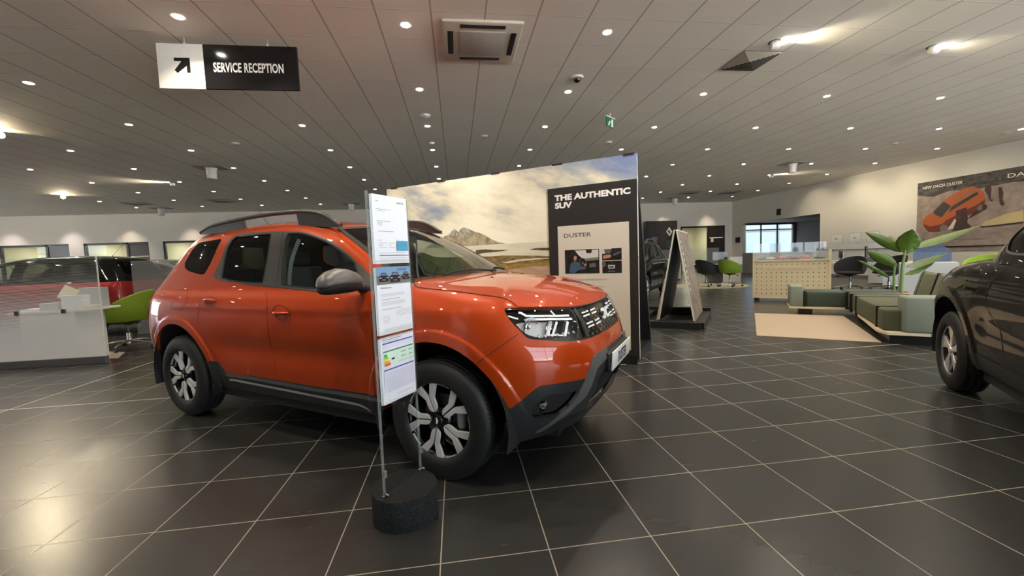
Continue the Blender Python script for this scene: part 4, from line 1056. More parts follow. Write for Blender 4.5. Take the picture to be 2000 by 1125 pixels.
    for y in (-0.24, 0.24):
        b = MB(); b.lathe([(0.014, 0.0), (0.013, 0.006), (0.0, 0.010)], 14, M=Matrix.Translation((0.035, y, 1.114))); b.build('washer_jet', M_mblack, R, 60)
    # ---- wheel wells, underbody
    for cx in (0.0, -2.673):
        b = MB()
        for sd in (-1, 1):
            pr = [(cx+0.458*math.cos(a), 0.345+0.458*math.sin(a)) for a in [PI+0.25-(PI+0.5)*k/28 for k in range(29)]]
            for k in range(28):
                (x0, z0), (x1, z1) = pr[k], pr[k+1]
                b.poly([(x0, 0.885*sd, z0), (x1, 0.885*sd, z1), (x1, 0.48*sd, z1), (x0, 0.48*sd, z0)])
            b.poly([(x, 0.48*sd, z) for x, z in pr])
        b.build('wheel_well', M_mblack, R, recalc=False)
    b = MB(); b.box(-3.30, -0.72, 0.25, -2.16, 0.72, 0.42); b.box(-2.22, -0.80, 0.22, -0.46, 0.80, 0.36); b.box(-0.46, -0.47, 0.22, 0.46, 0.47, 0.50); b.box(0.40, -0.55, 0.22, 0.60, 0.55, 0.55)
    b.box(-3.2, -0.76, 0.42, -3.13, 0.76, 0.9)
    b.build('underbody', M_mblack, R)
    b = MB(); b.prism([(0.40, 0.42), (0.58, 0.42), (0.36, 0.155), (0.34, 0.155)], -0.70, -0.62, 'Y'); b.prism([(0.40, 0.42), (0.58, 0.42), (0.36, 0.155), (0.34, 0.155)], 0.62, 0.70, 'Y'); b.build('air_deflector', M_clad, R)
    # ---- cabin: floor, dashboard, seats, steering wheel
    b = MB(); b.box(-3.1, -0.72, 0.40, -0.35, 0.72, 0.46); b.box(-3.05, -0.66, 0.45, -2.55, 0.66, 1.0, 0.04, 2); b.box(-0.85, -0.74, 0.75, -0.30, 0.74, 1.07, 0.06, 3); b.box(-1.9, -0.12, 0.45, -0.8, 0.12, 0.72, 0.03, 2)
    b.build('cabin_floor_and_dashboard', M_interior, R)
    for (x, y) in ((-1.55, -0.38), (-1.55, 0.38), (-2.35, -0.38), (-2.35, 0.38)):
        s_ = bpy.data.objects.new('car_seat', None); link(s_, R)
        b = MB(); b.box(x-0.24, y-0.25, 0.50, x+0.26, y+0.25, 0.68, 0.05, 3); b.build('cushion', M_seat, s_, 50)
        b = MB(); b.box(-0.06, -0.24, 0.0, 0.06, 0.24, 0.62, 0.05, 3, M=Tm(x-0.24, y, 0.64, 0, math.radians(-16), 0)); b.build('backrest', M_seat, s_, 50)
        b = MB(); b.box(-0.045, -0.13, 0.0, 0.045, 0.13, 0.17, 0.04, 3, M=Tm(x-0.43, y, 1.26, 0, math.radians(-10), 0)); b.build('head_restraint', M_seat, s_, 50)
    b = MB(); ring = [(-0.95+0.06*math.cos(a)*0, -0.38+0.185*math.cos(a), 0.98+0.185*math.sin(a)) for a in [2*PI*k/28 for k in range(29)]]
    ring = [(-0.95-0.35*(z-0.98), y, z) for (_, y, z) in ring]
    b.tube(ring, 0.014, 8, caps=False); b.tube([(-0.95, -0.55, 0.98), (-0.93, -0.38, 0.96), (-0.95, -0.21, 0.98)], 0.02, 8); b.build('steering_wheel', M_mblack, R, 60)
    for sd in (-1, 1):   # grey seat belt hanging at the pillar
        b = MB(); b.tube(crom([(-1.34, 0.66*sd, 1.44), (-1.38, 0.70*sd, 1.30), (-1.40, 0.72*sd, 1.15), (-1.38, 0.74*sd, 1.0)], 5), 0.016, 8, flat=0.2); b.build('seat_belt', plain('grey_belt_webbing', (0.22, 0.24, 0.23), 0.7), R, 60)
    b = MB(); b.box(-0.90, -0.11, 1.40, -0.88, 0.11, 1.46, 0.01, 2); b.build('rear_view_mirror', M_mblack, R)
    return R
def build_wheel(style):
    """wheel with its axle along +Y (outboard), centred at the origin"""
    w = bpy.data.objects.new('wheel', None); C.objects.link(w)
    # tyre
    b = MB(); hw = 0.1075
    pr = [(0.213, hw-0.022), (0.225, hw-0.006), (0.250, hw), (0.285, hw-0.001), (0.312, hw-0.008), (0.330, hw-0.020), (0.339, hw-0.034)]
    tread = [(0.3435, hw-0.045), (0.3435, 0.048), (0.334, 0.046), (0.334, 0.038), (0.345, 0.036), (0.345, 0.008), (0.335, 0.006), (0.335, -0.002)]
    full = pr+tread; full = full+[(r, -y) for r, y in full[::-1]]
    b.lathe(full, 72, M=Matrix.Rotation(-PI/2, 4, 'X'), caps=False)
    ty = b.build('tyre', M_tyre, w, 50)
    for sd in (1, -1):
        b = MB()
        for k in range(64):
            M = Matrix.Rotation(2*PI*k/64, 4, 'Y') @ Matrix.Translation((0, (hw-0.030)*sd, 0.333)) @ Matrix.Rotation(-0.75*sd, 4, 'X')
            b.box(-0.0125, -0.016, -0.004, 0.0125, 0.016, 0.0022, M=M)
        for k in range(80):
            b.box(-0.010, 0.052, 0.338, 0.010, 0.074, 0.3452, M=Matrix.Rotation(2*PI*k/80+0.02*sd, 4, 'Y') @ Matrix.Rotation(PI if sd < 0 else 0, 4, 'Z') @ Matrix.Rotation(0.12, 4, 'Z'))
        b.build('tread_blocks', M_tyre, ty)['kind'] = 'stuff'
    # rim barrel
    b = MB(); b.lathe([(0.213, hw-0.022), (0.229, hw-0.014), (0.229, hw-0.020), (0.216, hw-0.028), (0.200, hw-0.045), (0.190, 0.0), (0.205, -0.09), (0.215, -0.10)], 64, M=Matrix.Rotation(-PI/2, 4, 'X'), caps=False)
    rim = b.build('rim', M_gloss, w, 50)
    Y2 = lambda: Matrix(((1, 0, 0, 0), (0, 0, 1, 0), (0, 1, 0, 0), (0, 0, 0, 1)))   # polygon XY -> XZ, height -> Y
    if style == 'two_tone':
        b = MB()
        for k in range(5):
            Mk = Matrix.Rotation(-math.radians(68+72*k), 4, 'Y') @ Y2()
            for s_ in (1, -1):
                pts = [(0.050, 0.004), (0.064, 0.024), (0.082, 0.030), (0.128, 0.031), (0.2105, 0.089), (0.2235, 0.042), (0.148, 0.006), (0.133, 0.0045)]
                pts = [(x, y*s_) for x, y in pts]
                b.prism(pts, 0.070, 0.0855, M=Mk @ Matrix.Rotation(0, 4, 'Z'), bev=0.0016)
        b.build('spoke_faces', M_machined, rim)
        b = MB()
        for k in range(5):
            Mk = Matrix.Rotation(-math.radians(68+72*k), 4, 'Y') @ Y2()
            for s_ in (1, -1):
                b.prism([(x, y*s_) for x, y in [(0.03, 0.0), (0.06, 0.024), (0.125, 0.030), (0.214, 0.086), (0.224, 0.040), (0.14, 0.0)]], 0.035, 0.0695, M=Mk)
        b.build('spoke_sides', M_gloss, rim)
        b = MB()      # machined lip segments between the spokes
        for k in range(5):
            a0 = math.radians(68+72*k+26); a1 = math.radians(68+72*k+46); n = 8
            pts = [(0.226*math.cos(a0+(a1-a0)*i/n), 0.226*math.sin(a0+(a1-a0)*i/n)) for i in range(n+1)]+[(0.210*math.cos(a1-(a1-a0)*i/n), 0.210*math.sin(a1-(a1-a0)*i/n)) for i in range(n+1)]
            b.prism(pts, 0.074, 0.085, M=Matrix.Rotation(0, 4, 'Y') @ Y2())
        b.build('rim_segments', M_machined, rim)
        cap = M_gloss
    else:
        b = MB()
        for k in range(7 if style == 'seven' else 5):
            n_ = 7 if style == 'seven' else 5
            Mk = Matrix.Rotation(-2*PI*(k+0.25)/n_, 4, 'Y') @ Y2()
            b.prism([(0.03, -0.020), (0.10, -0.026), (0.214, -0.092), (0.224, -0.02), (0.221, 0.048), (0.11, 0.026), (0.03, 0.020)], 0.055, 0.078, M=Mk, bev=0.004)
        b.build('spoke_faces', M_silverw, rim)
        b = MB(); b.lathe([(0.204, 0.083), (0.226, 0.086), (0.228, 0.080), (0.206, 0.074), (0.204, 0.083)], 56, M=Matrix.Rotation(-PI/2, 4, 'X'), caps=False); b.build('rim_lip', M_silverw, rim, 50)
        cap = M_silverw
    b = MB(); b.lathe([(0.0, 0.066), (0.060, 0.066), (0.070, 0.055), (0.070, 0.03)], 40, M=Matrix.Rotation(-PI/2, 4, 'X'), caps=False); b.build('hub', M_gloss, rim, 40)
    b = MB(); b.lathe([(0.0, 0.0885), (0.028, 0.087), (0.032, 0.082), (0.032, 0.066)], 32, M=Matrix.Rotation(-PI/2, 4, 'X'), caps=False); cp = b.build('centre_cap', cap, rim, 40)
    if style == 'two_tone':
        b = MB()
        for sd in (-1, 1):
            pts = [(0.0, 0.0025), (0.004, 0.0055), (0.013, 0.0055), (0.0165, 0.003), (0.0165, -0.0005), (0.006, -0.0005), (0.004, -0.0045), (0.0, -0.0045)]
            b.prism([(x*sd*1.1, z*1.5) for x, z in pts], 0.0885, 0.0893, M=Matrix.Rotation(math.radians(90), 4, 'Y') @ Y2())
        b.build('cap_emblem', M_whiteplas, cp)
    for k in range(5):
        a = math.radians(76+72*k); b = MB(); b.lathe([(0.0, 0.078), (0.0095, 0.077), (0.0105, 0.060)], 12, M=Matrix.Translation((0.055*math.cos(a), 0, 0.055*math.sin(a))) @ Matrix.Rotation(-PI/2, 4, 'X'), caps=False); b.build('wheel_nut', M_satinsilver, rim, 40)
    # brake disc and caliper
    b = MB(); b.lathe([(0.05, 0.020), (0.138, 0.020), (0.138, 0.0), (0.05, 0.0)], 48, M=Matrix.Rotation(-PI/2, 4, 'X')); b.build('brake_disc', M_satinsilver, w, 40)
    b = MB(); b.box(-0.150, 0.0, -0.055, -0.100, 0.045, 0.055, 0.014, 3); b.build('brake_caliper', plain('pale_caliper', (0.5, 0.52, 0.52), 0.35), w, 40)
    return w
M_silverw = plain('silver_alloy', (0.66, 0.66, 0.65), 0.32, 0.6)
def put_wheels(car, style, xs=(0.0, -2.673), y=0.782, r=0.345):
    p = None
    for x in xs:
        for sd in (-1, 1):
            w = build_wheel(style) if p is None else copy_tree(p)
            p = p or w; w.parent = car
            w.location = (x, y*sd, r); w.rotation_euler = (0, 0, 0 if sd > 0 else PI)
            if sd < 0: pass
            w.scale = (r/0.345,)*3
suv = build_suv()
put_wheels(suv, 'two_tone')
# ------------------------------------------------------------------ other cars of the showroom
def recolour(o, swaps):
    for c in [o]+list(o.children_recursive):
        if c.type != 'MESH': continue
        for sl in c.material_slots:
            k = swaps.get((c.name.split('.')[0], sl.material.name)) or swaps.get(sl.material.name)
            if k: sl.link = 'OBJECT'; sl.material = k
M_darkpaint = paint('dark_brown_black_paint', (0.010, 0.0075, 0.006), 0.1, 0.3, 0.0, 0.03, 0.8, 1.28)
M_redpaint = paint('deep_red_paint', (0.26, 0.006, 0.006), 0.1, 0.3)
M_greypaint = paint('pale_grey_paint', (0.22, 0.215, 0.21), 0.1, 0.3)
M_copper = plain('copper_mirror_cap', (0.50, 0.24, 0.08), 0.25, 0.8)
def other_car(loc, rz, label, swaps, name='parked_car', skip=()):
    c = copy_tree(suv); c.name = name; c.location = loc; c.rotation_euler = (0, 0, rz); tag(c, label, 'car')
    for ch in list(c.children_recursive):
        if any(ch.name.startswith(s) for s in skip): bpy.data.objects.remove(ch)
    recolour(c, swaps); return c
PLATE = ('number_plate', 'plate_text', 'emblem', 'cap_emblem')
other_car((4.14, 10.54, 0), math.radians(232), 'dark brown SUV with copper door mirrors parked behind the tall banner', {'orange_metallic_paint': M_darkpaint, 'satin_silver': M_copper}, 'dark_car', PLATE)
other_car((-9.9, 9.95, 0), math.radians(178), 'red car with a black roof behind the glass desk screen on the left', {'orange_metallic_paint': M_redpaint, ('roof_and_pillars', 'orange_metallic_paint'): M_gloss, 'dark_grey_pillar_film': M_gloss, 'satin_silver': M_gloss}, 'red_car', PLATE+('roof_rail', 'rail_foot'))
other_car((-7.6, 14.3, 0), math.radians(-4), 'pale grey car far behind, seen past the tail of the orange car', {'orange_metallic_paint': M_greypaint, 'satin_silver': M_greypaint}, 'grey_car', PLATE+('roof_rail', 'rail_foot'))

# black hatchback whose rear quarter fills the right edge: same way of building, its own lower, faster shape
def wb(P):
    P = P.copy(); z = P[..., 2]
    P[..., 0] = -P[..., 0]-0.16*sstep(1.02, 1.35, z)
    P[..., 2] = np.where(z > 1.08, 1.08+(z-1.08)*(1.04-0.32*sstep(1.25, 1.62, z)), z)
    P[..., 1] *= 0.985
    return P
def build_hatch():
    SLb = lambda t, q: wb(S('L', t, q)); SUb = lambda t, q: wb(S('U', t, q))
    def num(f):
        def n(t, q):
            h = 0.02; t = np.asarray(t, float); q = np.asarray(q, float)
            a = f(t+h, q)-f(t-h, q); b = f(t, q+h)-f(t, q-h); m = np.cross(a, b)
            return m/np.maximum(np.linalg.norm(m, axis=-1, keepdims=True), 1e-9)
        return n
    NLb, NUb = num(SLb), num(SUb)
    h = math.radians(-130)
    R = thing('black_hatchback', 'dark car with silver wheel cut off by the right edge of the photo', 'car', (4.10-0.86*math.sin(h), 2.92+0.86*math.cos(h), 0), h)
    AF, AR = arc(0, 0.44), arc(-2.673, 0.44)
    af = [(AF[0][0], -0.2)]+AF+[(AF[-1][0], -0.2)]; ar = [(AR[0][0], -0.2)]+AR+[(AR[-1][0], -0.2)]
    lamp = smooth_uv([(13.2, 6.5), (14.1, 6.7), (15.2, 6.3), (15.2, 5.6), (14.2, 5.0), (13.6, 4.6), (13.3, 5.4)])
    hoodb = [(10.9, 8.0)]+TR['hood'][2:8]+TR['hood'][9:]+[(15.2, 6.4), (17, 6.2), (17, 11), (11.5, 11)]
    sill = [(4, 1.6), (12.2, 1.6), (12.2, -0.1), (4, -0.1)]
    door = [(6.2, 1.7), (6.2, 6.85), (9.3, 6.85), (9.75, 4.4), (9.3, 3.4), (9.0, 1.7)]
    sk = Skin(SLb, NLb).cut((0, 17, 0, 11), [(af, False), (ar, False), (lamp, True), (sill, True), (door, True), ([(0, 6.9), (9.2, 6.9), (9.2, 7.35), (10.9, 7.35)], False)]+[(arc(cx, r_), False) for cx in (0, -2.673) for r_ in (0.484, 0.505, 0.517, 0.529)], 170, 56)
    c = sk.c; X = sk.X[sk.F].mean(1); I = lambda o: inside(o, c[:, 0], c[:, 1])
    arch = ((np.hypot(X[:, 0], X[:, 2]-0.345) < 0.44) | (np.hypot(X[:, 0]-2.673, X[:, 2]-0.345) < 0.44)) & (c[:, 0] < 14)
    dead = arch | ((c[:, 1] > 6.9) & (c[:, 0] < 9.2)) | ((c[:, 1] > 7.35) & (c[:, 0] < 10.9)) | (c[:, 1] < 0.5)
    ml = I(lamp) & ~dead; ms = I(sill) & ~dead
    sk.part(~(dead | ml | ms), 'body_shell', M_darkpaint, R, rim=0.02)
    for sd in (1, -1): sk.part(ml, 'tail_lamp', M_tailclear, R, off=0.004, rim=0.01, sides=(sd,))
    sk.part(ms, 'sill_cladding', M_clad, R, rim=0.02, off=0.004)
    ribbon(SLb, NLb, door, 0.005, 'shut_line', M_mblack, R, off=0.002, closed=True)
    gq = smooth_uv([(9.55, 7.55), (10.05, 7.75), (10.38, 8.25), (10.42, 8.9), (10.2, 9.6), (9.9, 10.1), (9.2, 10.25), (8.7, 10.2), (8.75, 7.5)])
    gd = smooth_uv([(8.5, 7.4), (8.45, 10.2), (6.5, 10.25), (5.6, 10.1), (4.9, 8.9), (4.6, 7.6)])
    ws = [(11.15, 10.4), (11.1, 9.0), (11.1, 7.6), (13, 7.4), (13, 10.6)]
    fs = [(0, 8.0), (2.6, 8.0), (2.7, 10.6), (0, 10.8)]
    su = Skin(SUb, NUb).cut((0, 13, 6.2, 13), [(gq, True), (gd, True), (ws, True), (fs, True), ([(0, 6.84), (10.9, 6.84)], False)], 140, 50)
    c = su.c; I = lambda o: inside(o, c[:, 0], c[:, 1])
    mq, md, mw, mf = I(gq), I(gd), I(ws), I(fs)
    deadu = (c[:, 1] < 6.84) | ((c[:, 0] > 11.1) & (c[:, 1] < 7.4))
    su.part(~(mq | md | mw | mf | deadu), 'roof_and_pillars', M_darkpaint, R, rim=0.02)
    for sd in (1, -1):
        su.part(mq, 'quarter_glass', M_glass_dk, R, off=-0.003, sides=(sd,)); su.part(md, 'door_glass', M_glass, R, off=-0.003, sides=(sd,))
        ribbon(SUb, NUb, gq, 0.016, 'window_trim', M_satinsilver, R, off=0.004, sides=(sd,), closed=True)
        ribbon(SUb, NUb, gd, 0.014, 'window_trim', M_satinsilver, R, off=0.004, sides=(sd,), closed=True)
    su.part(mw, 'rear_window', M_glass_dk, R, off=-0.002); su.part(mf, 'windscreen', M_glass, R, off=-0.002)
    for cx in (0.0, 2.673):
        for sd in (-1, 1):
            b = MB(); pr = [(cx+0.445*math.cos(a), 0.345+0.445*math.sin(a)) for a in [PI+0.25-(PI+0.5)*k/24 for k in range(25)]]
            for k in range(24):
                (x0, z0), (x1, z1) = pr[k], pr[k+1]; b.poly([(x0, 0.86*sd, z0), (x1, 0.86*sd, z1), (x1, 0.48*sd, z1), (x0, 0.48*sd, z0)])
            b.poly([(x, 0.48*sd, z) for x, z in pr]); b.build('wheel_well', M_mblack, R, recalc=False)
    b = MB(); b.box(0.42, -0.78, 0.2, 2.25, 0.78, 0.40); b.box(-0.45, -0.47, 0.2, 3.2, 0.47, 0.42); b.box(0.3, -0.65, 0.4, 2.0, 0.65, 0.95, 0.05, 2); b.build('cabin_and_underbody', M_interior, R)
    w0 = build_wheel('five')
    for i, (x, sd) in enumerate(((0, 1), (0, -1), (2.673, 1), (2.673, -1))):
        w = w0 if i == 0 else copy_tree(w0); w.parent = R; w.location = (x, 0.775*sd, 0.33); w.rotation_euler = (0, 0, 0 if sd > 0 else PI); w.scale = (0.956,)*3
    return R
M_tailclear = plain('smoky_red_lamp', (0.10, 0.03, 0.025), 0.08, coat=1.0)
hatch = build_hatch()
# ------------------------------------------------------------------ tall picture banner
def sky_mat():
    g = NT('printed_cloudy_sky'); p = g.xyz(g.coord())
    w = g.comb(g.math('MULTIPLY', p[0], 0.9), 0.0, g.math('ADD', g.math('MULTIPLY', p[2], 2.3), g.math('MULTIPLY', p[0], 0.5)))
    n1 = g.noise(w, 0.95, 6.0, 0.55); n2 = g.noise(w, 3.4, 5.0, 0.6)
    f = g.math('ADD', g.math('MULTIPLY', n1, 0.85), g.math('MULTIPLY', n2, 0.15))
    right = g.mapr(g.math('ADD', g.math('MULTIPLY', p[0], 0.35), p[2]), 3.05, 3.65, 0.0, 0.30)
    f = g.math('SUBTRACT', f, right)
    low = g.mapr(p[2], 1.45, 2.0, 0.16, 0.0); f = g.math('ADD', f, low)
    c = g.ramp(f, [(0.30, srgb(120, 135, 168)), (0.42, srgb(172, 176, 176)), (0.49, srgb(222, 216, 190)), (0.58, srgb(242, 236, 212)), (0.8, srgb(250, 244, 222))])
    g.set(col=c, rough=0.6, spec=0.2); return g.m
def print_mat(name, c1, c2, scale=9.0, stretch=3.0, lo=0.35, hi=0.65):
    g = NT(name); p = g.xyz(g.coord()); n = g.noise(g.comb(p[0], p[1], g.math('MULTIPLY', p[2], stretch)), scale, 6.0, 0.7)
    g.set(col=g.ramp(n, [(lo, c1), (hi, c2)]), rough=0.6, spec=0.2); return g.m
M_sky = sky_mat()
M_mtn = print_mat('printed_mountain', srgb(128, 120, 98), srgb(196, 184, 150), 9, 1.0)
M_mtn2 = print_mat('printed_mountain_crags', srgb(105, 104, 96), srgb(214, 208, 190), 22, 0.8)
M_sea = print_mat('printed_sea', srgb(205, 203, 178), srgb(232, 224, 196), 2.0, 14.0)
M_land = print_mat('printed_marsh', srgb(74, 62, 38), srgb(168, 146, 92), 11, 5.0)
M_land2 = print_mat('printed_dark_rocks', srgb(48, 42, 36), srgb(120, 110, 88), 16, 4.0)
M_grass = print_mat('printed_yellow_grass', srgb(120, 96, 40), srgb(186, 152, 78), 10, 6.0)
M_hill = print_mat('printed_green_hills', srgb(46, 58, 38), srgb(120, 132, 92), 5, 2.0)
M_road = print_mat('printed_road', srgb(170, 140, 118), srgb(196, 168, 142), 4, 6.0)
M_banblack = plain('matt_black_board', (0.020, 0.019, 0.018), 0.5)
M_cream2 = plain('cream_board', (0.66, 0.61, 0.50), 0.6, var=0.02)
M_edgew = plain('white_foam_edge', (0.72, 0.70, 0.66), 0.6)
M_txtw = plain('white_print', (0.86, 0.84, 0.80), 0.55)
M_txtk = plain('grey_print', (0.10, 0.095, 0.085), 0.55)
def flat(o_list, polys, parent, name, mats):
    """flat print: polygons (x,z) stacked 0.4 mm apart on the plane y=0 facing -y, one mesh"""
    b = MB()
    for lay, (mi, pts) in enumerate(polys):
        b.mi = mi; b.poly([(x, -0.0004*lay, z) for x, z in pts])
    for f in b.b.faces:
        f.normal_update()
        if f.normal.y > 0: f.normal_flip()
    return b.build(name, mats, parent, recalc=False)
XZ = Matrix(((1, 0, 0, 0), (0, 0, -1, 0), (0, 1, 0, 0), (0, 0, 0, 1)))          # letters standing up, facing -y
def banner():
    e = math.radians(-34.68); R0 = Vector((1.986, 4.316, 0)); o = R0-Vector((math.cos(e), math.sin(e), 0))*3.606
    R = thing('picture_banner', 'tall wide banner printed with a cloudy sky, mountain and shore, behind the orange car', 'banner', (o.x, o.y, 0), e)
    b = MB(); b.box(0, 0.004, 0.06, 3.606, 0.024, 2.331); b.build('board', M_edgew, R)
    X = lambda a: 3.606-a
    mt = [(X(2.66), 1.475), (X(2.60), 1.585), (X(2.52), 1.60), (X(2.46), 1.655), (X(2.43), 1.676), (X(2.40), 1.655), (X(2.37), 1.625), (X(2.33), 1.66), (X(2.28), 1.686), (X(2.22), 1.665), (X(2.15), 1.63), (X(2.05), 1.60), (X(1.95), 1.56), (X(1.85), 1.50), (X(1.75), 1.455), (X(1.64), 1.437), (X(1.70), 1.43), (X(2.6), 1.43), (X(2.95), 1.43), (X(2.9), 1.46), (X(2.75), 1.50)]
    crag = [(X(2.47), 1.64), (X(2.43), 1.676), (X(2.39), 1.645), (X(2.36), 1.622), (X(2.32), 1.655), (X(2.28), 1.686), (X(2.20), 1.66), (X(2.12), 1.622), (X(2.2), 1.60), (X(2.27), 1.59), (X(2.34), 1.575), (X(2.42), 1.585), (X(2.5), 1.57), (X(2.56), 1.56), (X(2.52), 1.60)]
    polys = [(0, [(0, 0.06), (3.606, 0.06), (3.606, 2.331), (0, 2.331)]),
             (1, mt), (7, crag), (2, [(0, 0.06), (3.606, 0.06), (3.606, 1.443), (X(1.6), 1.432), (0, 1.43)]),
             (4, [(X(2.1), 1.37), (X(1.95), 1.375), (X(1.8), 1.36), (X(1.6), 1.352), (X(1.75), 1.335), (X(1.95), 1.33), (X(2.1), 1.31)]),
             (4, [(X(1.32), 1.35), (X(1.2), 1.36), (X(1.05), 1.355), (X(0.9), 1.36), (X(0.9), 1.325), (X(1.1), 1.325), (X(1.25), 1.335)]),
             (3, [(0, 0.06), (3.606, 0.06), (3.606, 1.22), (X(1.0), 1.25), (X(1.2), 1.265), (X(1.45), 1.275), (X(1.7), 1.285), (X(1.9), 1.28), (X(2.2), 1.29), (0, 1.30)]),
             (2, [(X(1.72), 1.19), (X(1.5), 1.225), (X(1.25), 1.235), (X(1.0), 1.228), (X(1.2), 1.218), (X(1.45), 1.205), (X(1.6), 1.185)]),
             (5, [(0, 0.06), (3.606, 0.06), (3.606, 1.17), (X(1.2), 1.175), (X(1.6), 1.165), (X(2.0), 1.14), (0, 1.12)]),
             (6, [(0, 0.06), (3.606, 0.06), (3.606, 1.14), (X(1.0), 1.145), (X(1.35), 1.13), (X(1.6), 1.10), (X(2.0), 1.02), (0, 0.9)]),
             (8, [(0, 0.75), (X(2.2), 0.75), (X(2.1), 1.0), (X(2.3), 1.18), (X(2.5), 1.28), (X(2.8), 1.31), (X(3.0), 1.38), (X(3.2), 1.35), (0, 1.42)]),
             (5, [(0, 0.06), (X(2.0), 0.06), (X(2.15), 0.98), (0, 0.92)])]
    flat(None, polys, R, 'printed_landscape', [M_sky, M_mtn, M_sea, M_land, M_land2, M_grass, M_road, M_mtn2, M_hill])
    for a in (3.456, 2.606, 1.761, 0.919, 0.09):
        b = MB(); b.box(X(a)-0.06, -0.008, 2.322, X(a)+0.06, 0.03, 2.338); b.build('top_clip', M_black, R)
    b = MB(); b.box(X(1.045), -0.014, 0.065, 3.606-0.003, -0.006, 2.055); pb = b.build('black_board', M_banblack, R)
    b = MB(); b.box(X(0.928), -0.021, 0.163, X(0.094), -0.015, 1.601); cb = b.build('cream_board', M_cream2, R)
    letters('headline', 'THE AUTHENTIC', 0.090, M_txtw, Matrix.Translation((X(0.955), -0.0145, 1.905)) @ XZ, pb, xs=1.28, bold=0.0042, depth=0.0005, space=1.0)
    letters('headline', 'SUV', 0.090, M_txtw, Matrix.Translation((X(0.955), -0.0145, 1.815)) @ XZ, pb, xs=1.28, bold=0.0042, depth=0.0005)
    letters('board_title', 'DUSTER', 0.068, M_txtk, Matrix.Translation((X(0.858), -0.0215, 1.463)) @ XZ, cb, xs=1.36, bold=0.0006, depth=0.0004)
    letters('small_line', 'GREAT OFF-ROAD CAPABILITIES IN 4X4', 0.024, M_txtk, Matrix.Translation((X(0.84), -0.0215, 0.955)) @ XZ, cb, xs=1.15, bold=-0.0002, depth=0.0003)
    letters('small_line', 'VERSION', 0.024, M_txtk, Matrix.Translation((X(0.50), -0.0215, 0.872)) @ XZ, cb, xs=1.25, bold=-0.0002, depth=0.0003)
    # three interior photographs on the cream board
    pk = [print_mat('photo_dark', srgb(14, 14, 15), srgb(52, 48, 45), 12, 1.0), plain('photo_sky', srgb(205, 205, 200), 0.5, var=0.1), plain('photo_skin', srgb(186, 132, 104), 0.5), plain('photo_denim', srgb(62, 92, 110), 0.5, var=0.3), plain('photo_grey', srgb(96, 96, 98), 0.5, var=0.3), plain('photo_hair', srgb(30, 22, 20), 0.5), plain('photo_field', srgb(120, 126, 100), 0.5, var=0.3)]
    def ph(x0, z0, x1, z1, items):
        w, h = x1-x0, z1-z0; T_ = lambda pts: [(x0+a*w, z0+b*h) for a, b in pts]
        o = flat(None, [(0, [(x0, z0), (x1, z0), (x1, z1), (x0, z1)])]+[(m, T_(p)) for m, p in items], cb, 'photograph', pk); o.location = (0, -0.0225, 0)
    circ = lambda cx, cy, rx, ry, n=18: [(cx+rx*math.cos(2*PI*k/n), cy+ry*math.sin(2*PI*k/n)) for k in range(n)]
    ph(X(0.845), 1.037, X(0.432), 1.316, [(1, [(0.30, 0.97), (0.98, 0.97), (0.98, 0.55), (0.62, 0.52), (0.52, 0.62), (0.40, 0.78)]), (6, [(0.55, 0.62), (0.98, 0.66), (0.98, 0.55), (0.60, 0.52)]), (0, [(0.62, 0.97), (0.80, 0.97), (0.78, 0.84), (0.64, 0.84)]), (5, circ(0.26, 0.74, 0.12, 0.18)), (2, [(0.30, 0.76), (0.36, 0.70), (0.34, 0.56), (0.28, 0.55), (0.26, 0.66)]), (3, [(0.16, 0.40), (0.28, 0.54), (0.40, 0.46), (0.58, 0.34), (0.62, 0.18), (0.40, 0.14), (0.30, 0.03), (0.12, 0.03)]), (4, circ(0.53, 0.45, 0.10, 0.20)), (0, circ(0.53, 0.45, 0.085, 0.17)), (4, circ(0.53, 0.43, 0.03, 0.06)), (2, circ(0.60, 0.36, 0.035, 0.05)), (4, [(0.72, 0.40), (0.90, 0.42), (0.90, 0.25), (0.72, 0.24)])])
    ph(X(0.398), 1.182, X(0.178), 1.314, [(1, [(0.0, 1.0), (0.5, 1.0), (0.3, 0.6), (0.0, 0.55)]), (4, [(0.1, 0.95), (0.5, 0.95), (0.42, 0.55), (0.15, 0.6)]), (2, [(0.05, 0.42), (0.38, 0.50), (0.50, 0.36), (0.40, 0.20), (0.05, 0.12)]), (4, [(0.56, 0.5), (0.95, 0.75), (0.95, 0.6), (0.6, 0.35)])])
    ph(X(0.398), 1.035, X(0.178), 1.172, [(4, circ(0.08, 0.75, 0.10, 0.22)), (1, [(0.30, 0.68), (0.66, 0.66), (0.64, 0.38), (0.32, 0.36)]), (4, [(0.34, 0.60), (0.60, 0.60), (0.58, 0.42), (0.36, 0.42)]), (4, [(0.3, 0.20), (0.66, 0.20), (0.66, 0.12), (0.3, 0.12)])])
    # slanted black back board and base
    b = MB(); b.prism([(0.03, 2.30), (0.06, 2.30), (0.95, 0.10), (0.90, 0.10)], 0.02, 3.59, 'X'); b.build('back_board', M_banblack, R)
    b = MB(); b.box(0.0, -0.03, 0.0, 3.5, 0.12, 0.075); b.box(0.02, 0.0, 0.0, 0.16, 0.98, 0.11); b.box(3.42, -0.02, 0.0, 3.58, 0.98, 0.10); b.box(0.02, 0.86, 0.0, 3.58, 1.0, 0.11); b.build('base', M_black, R)
banner()

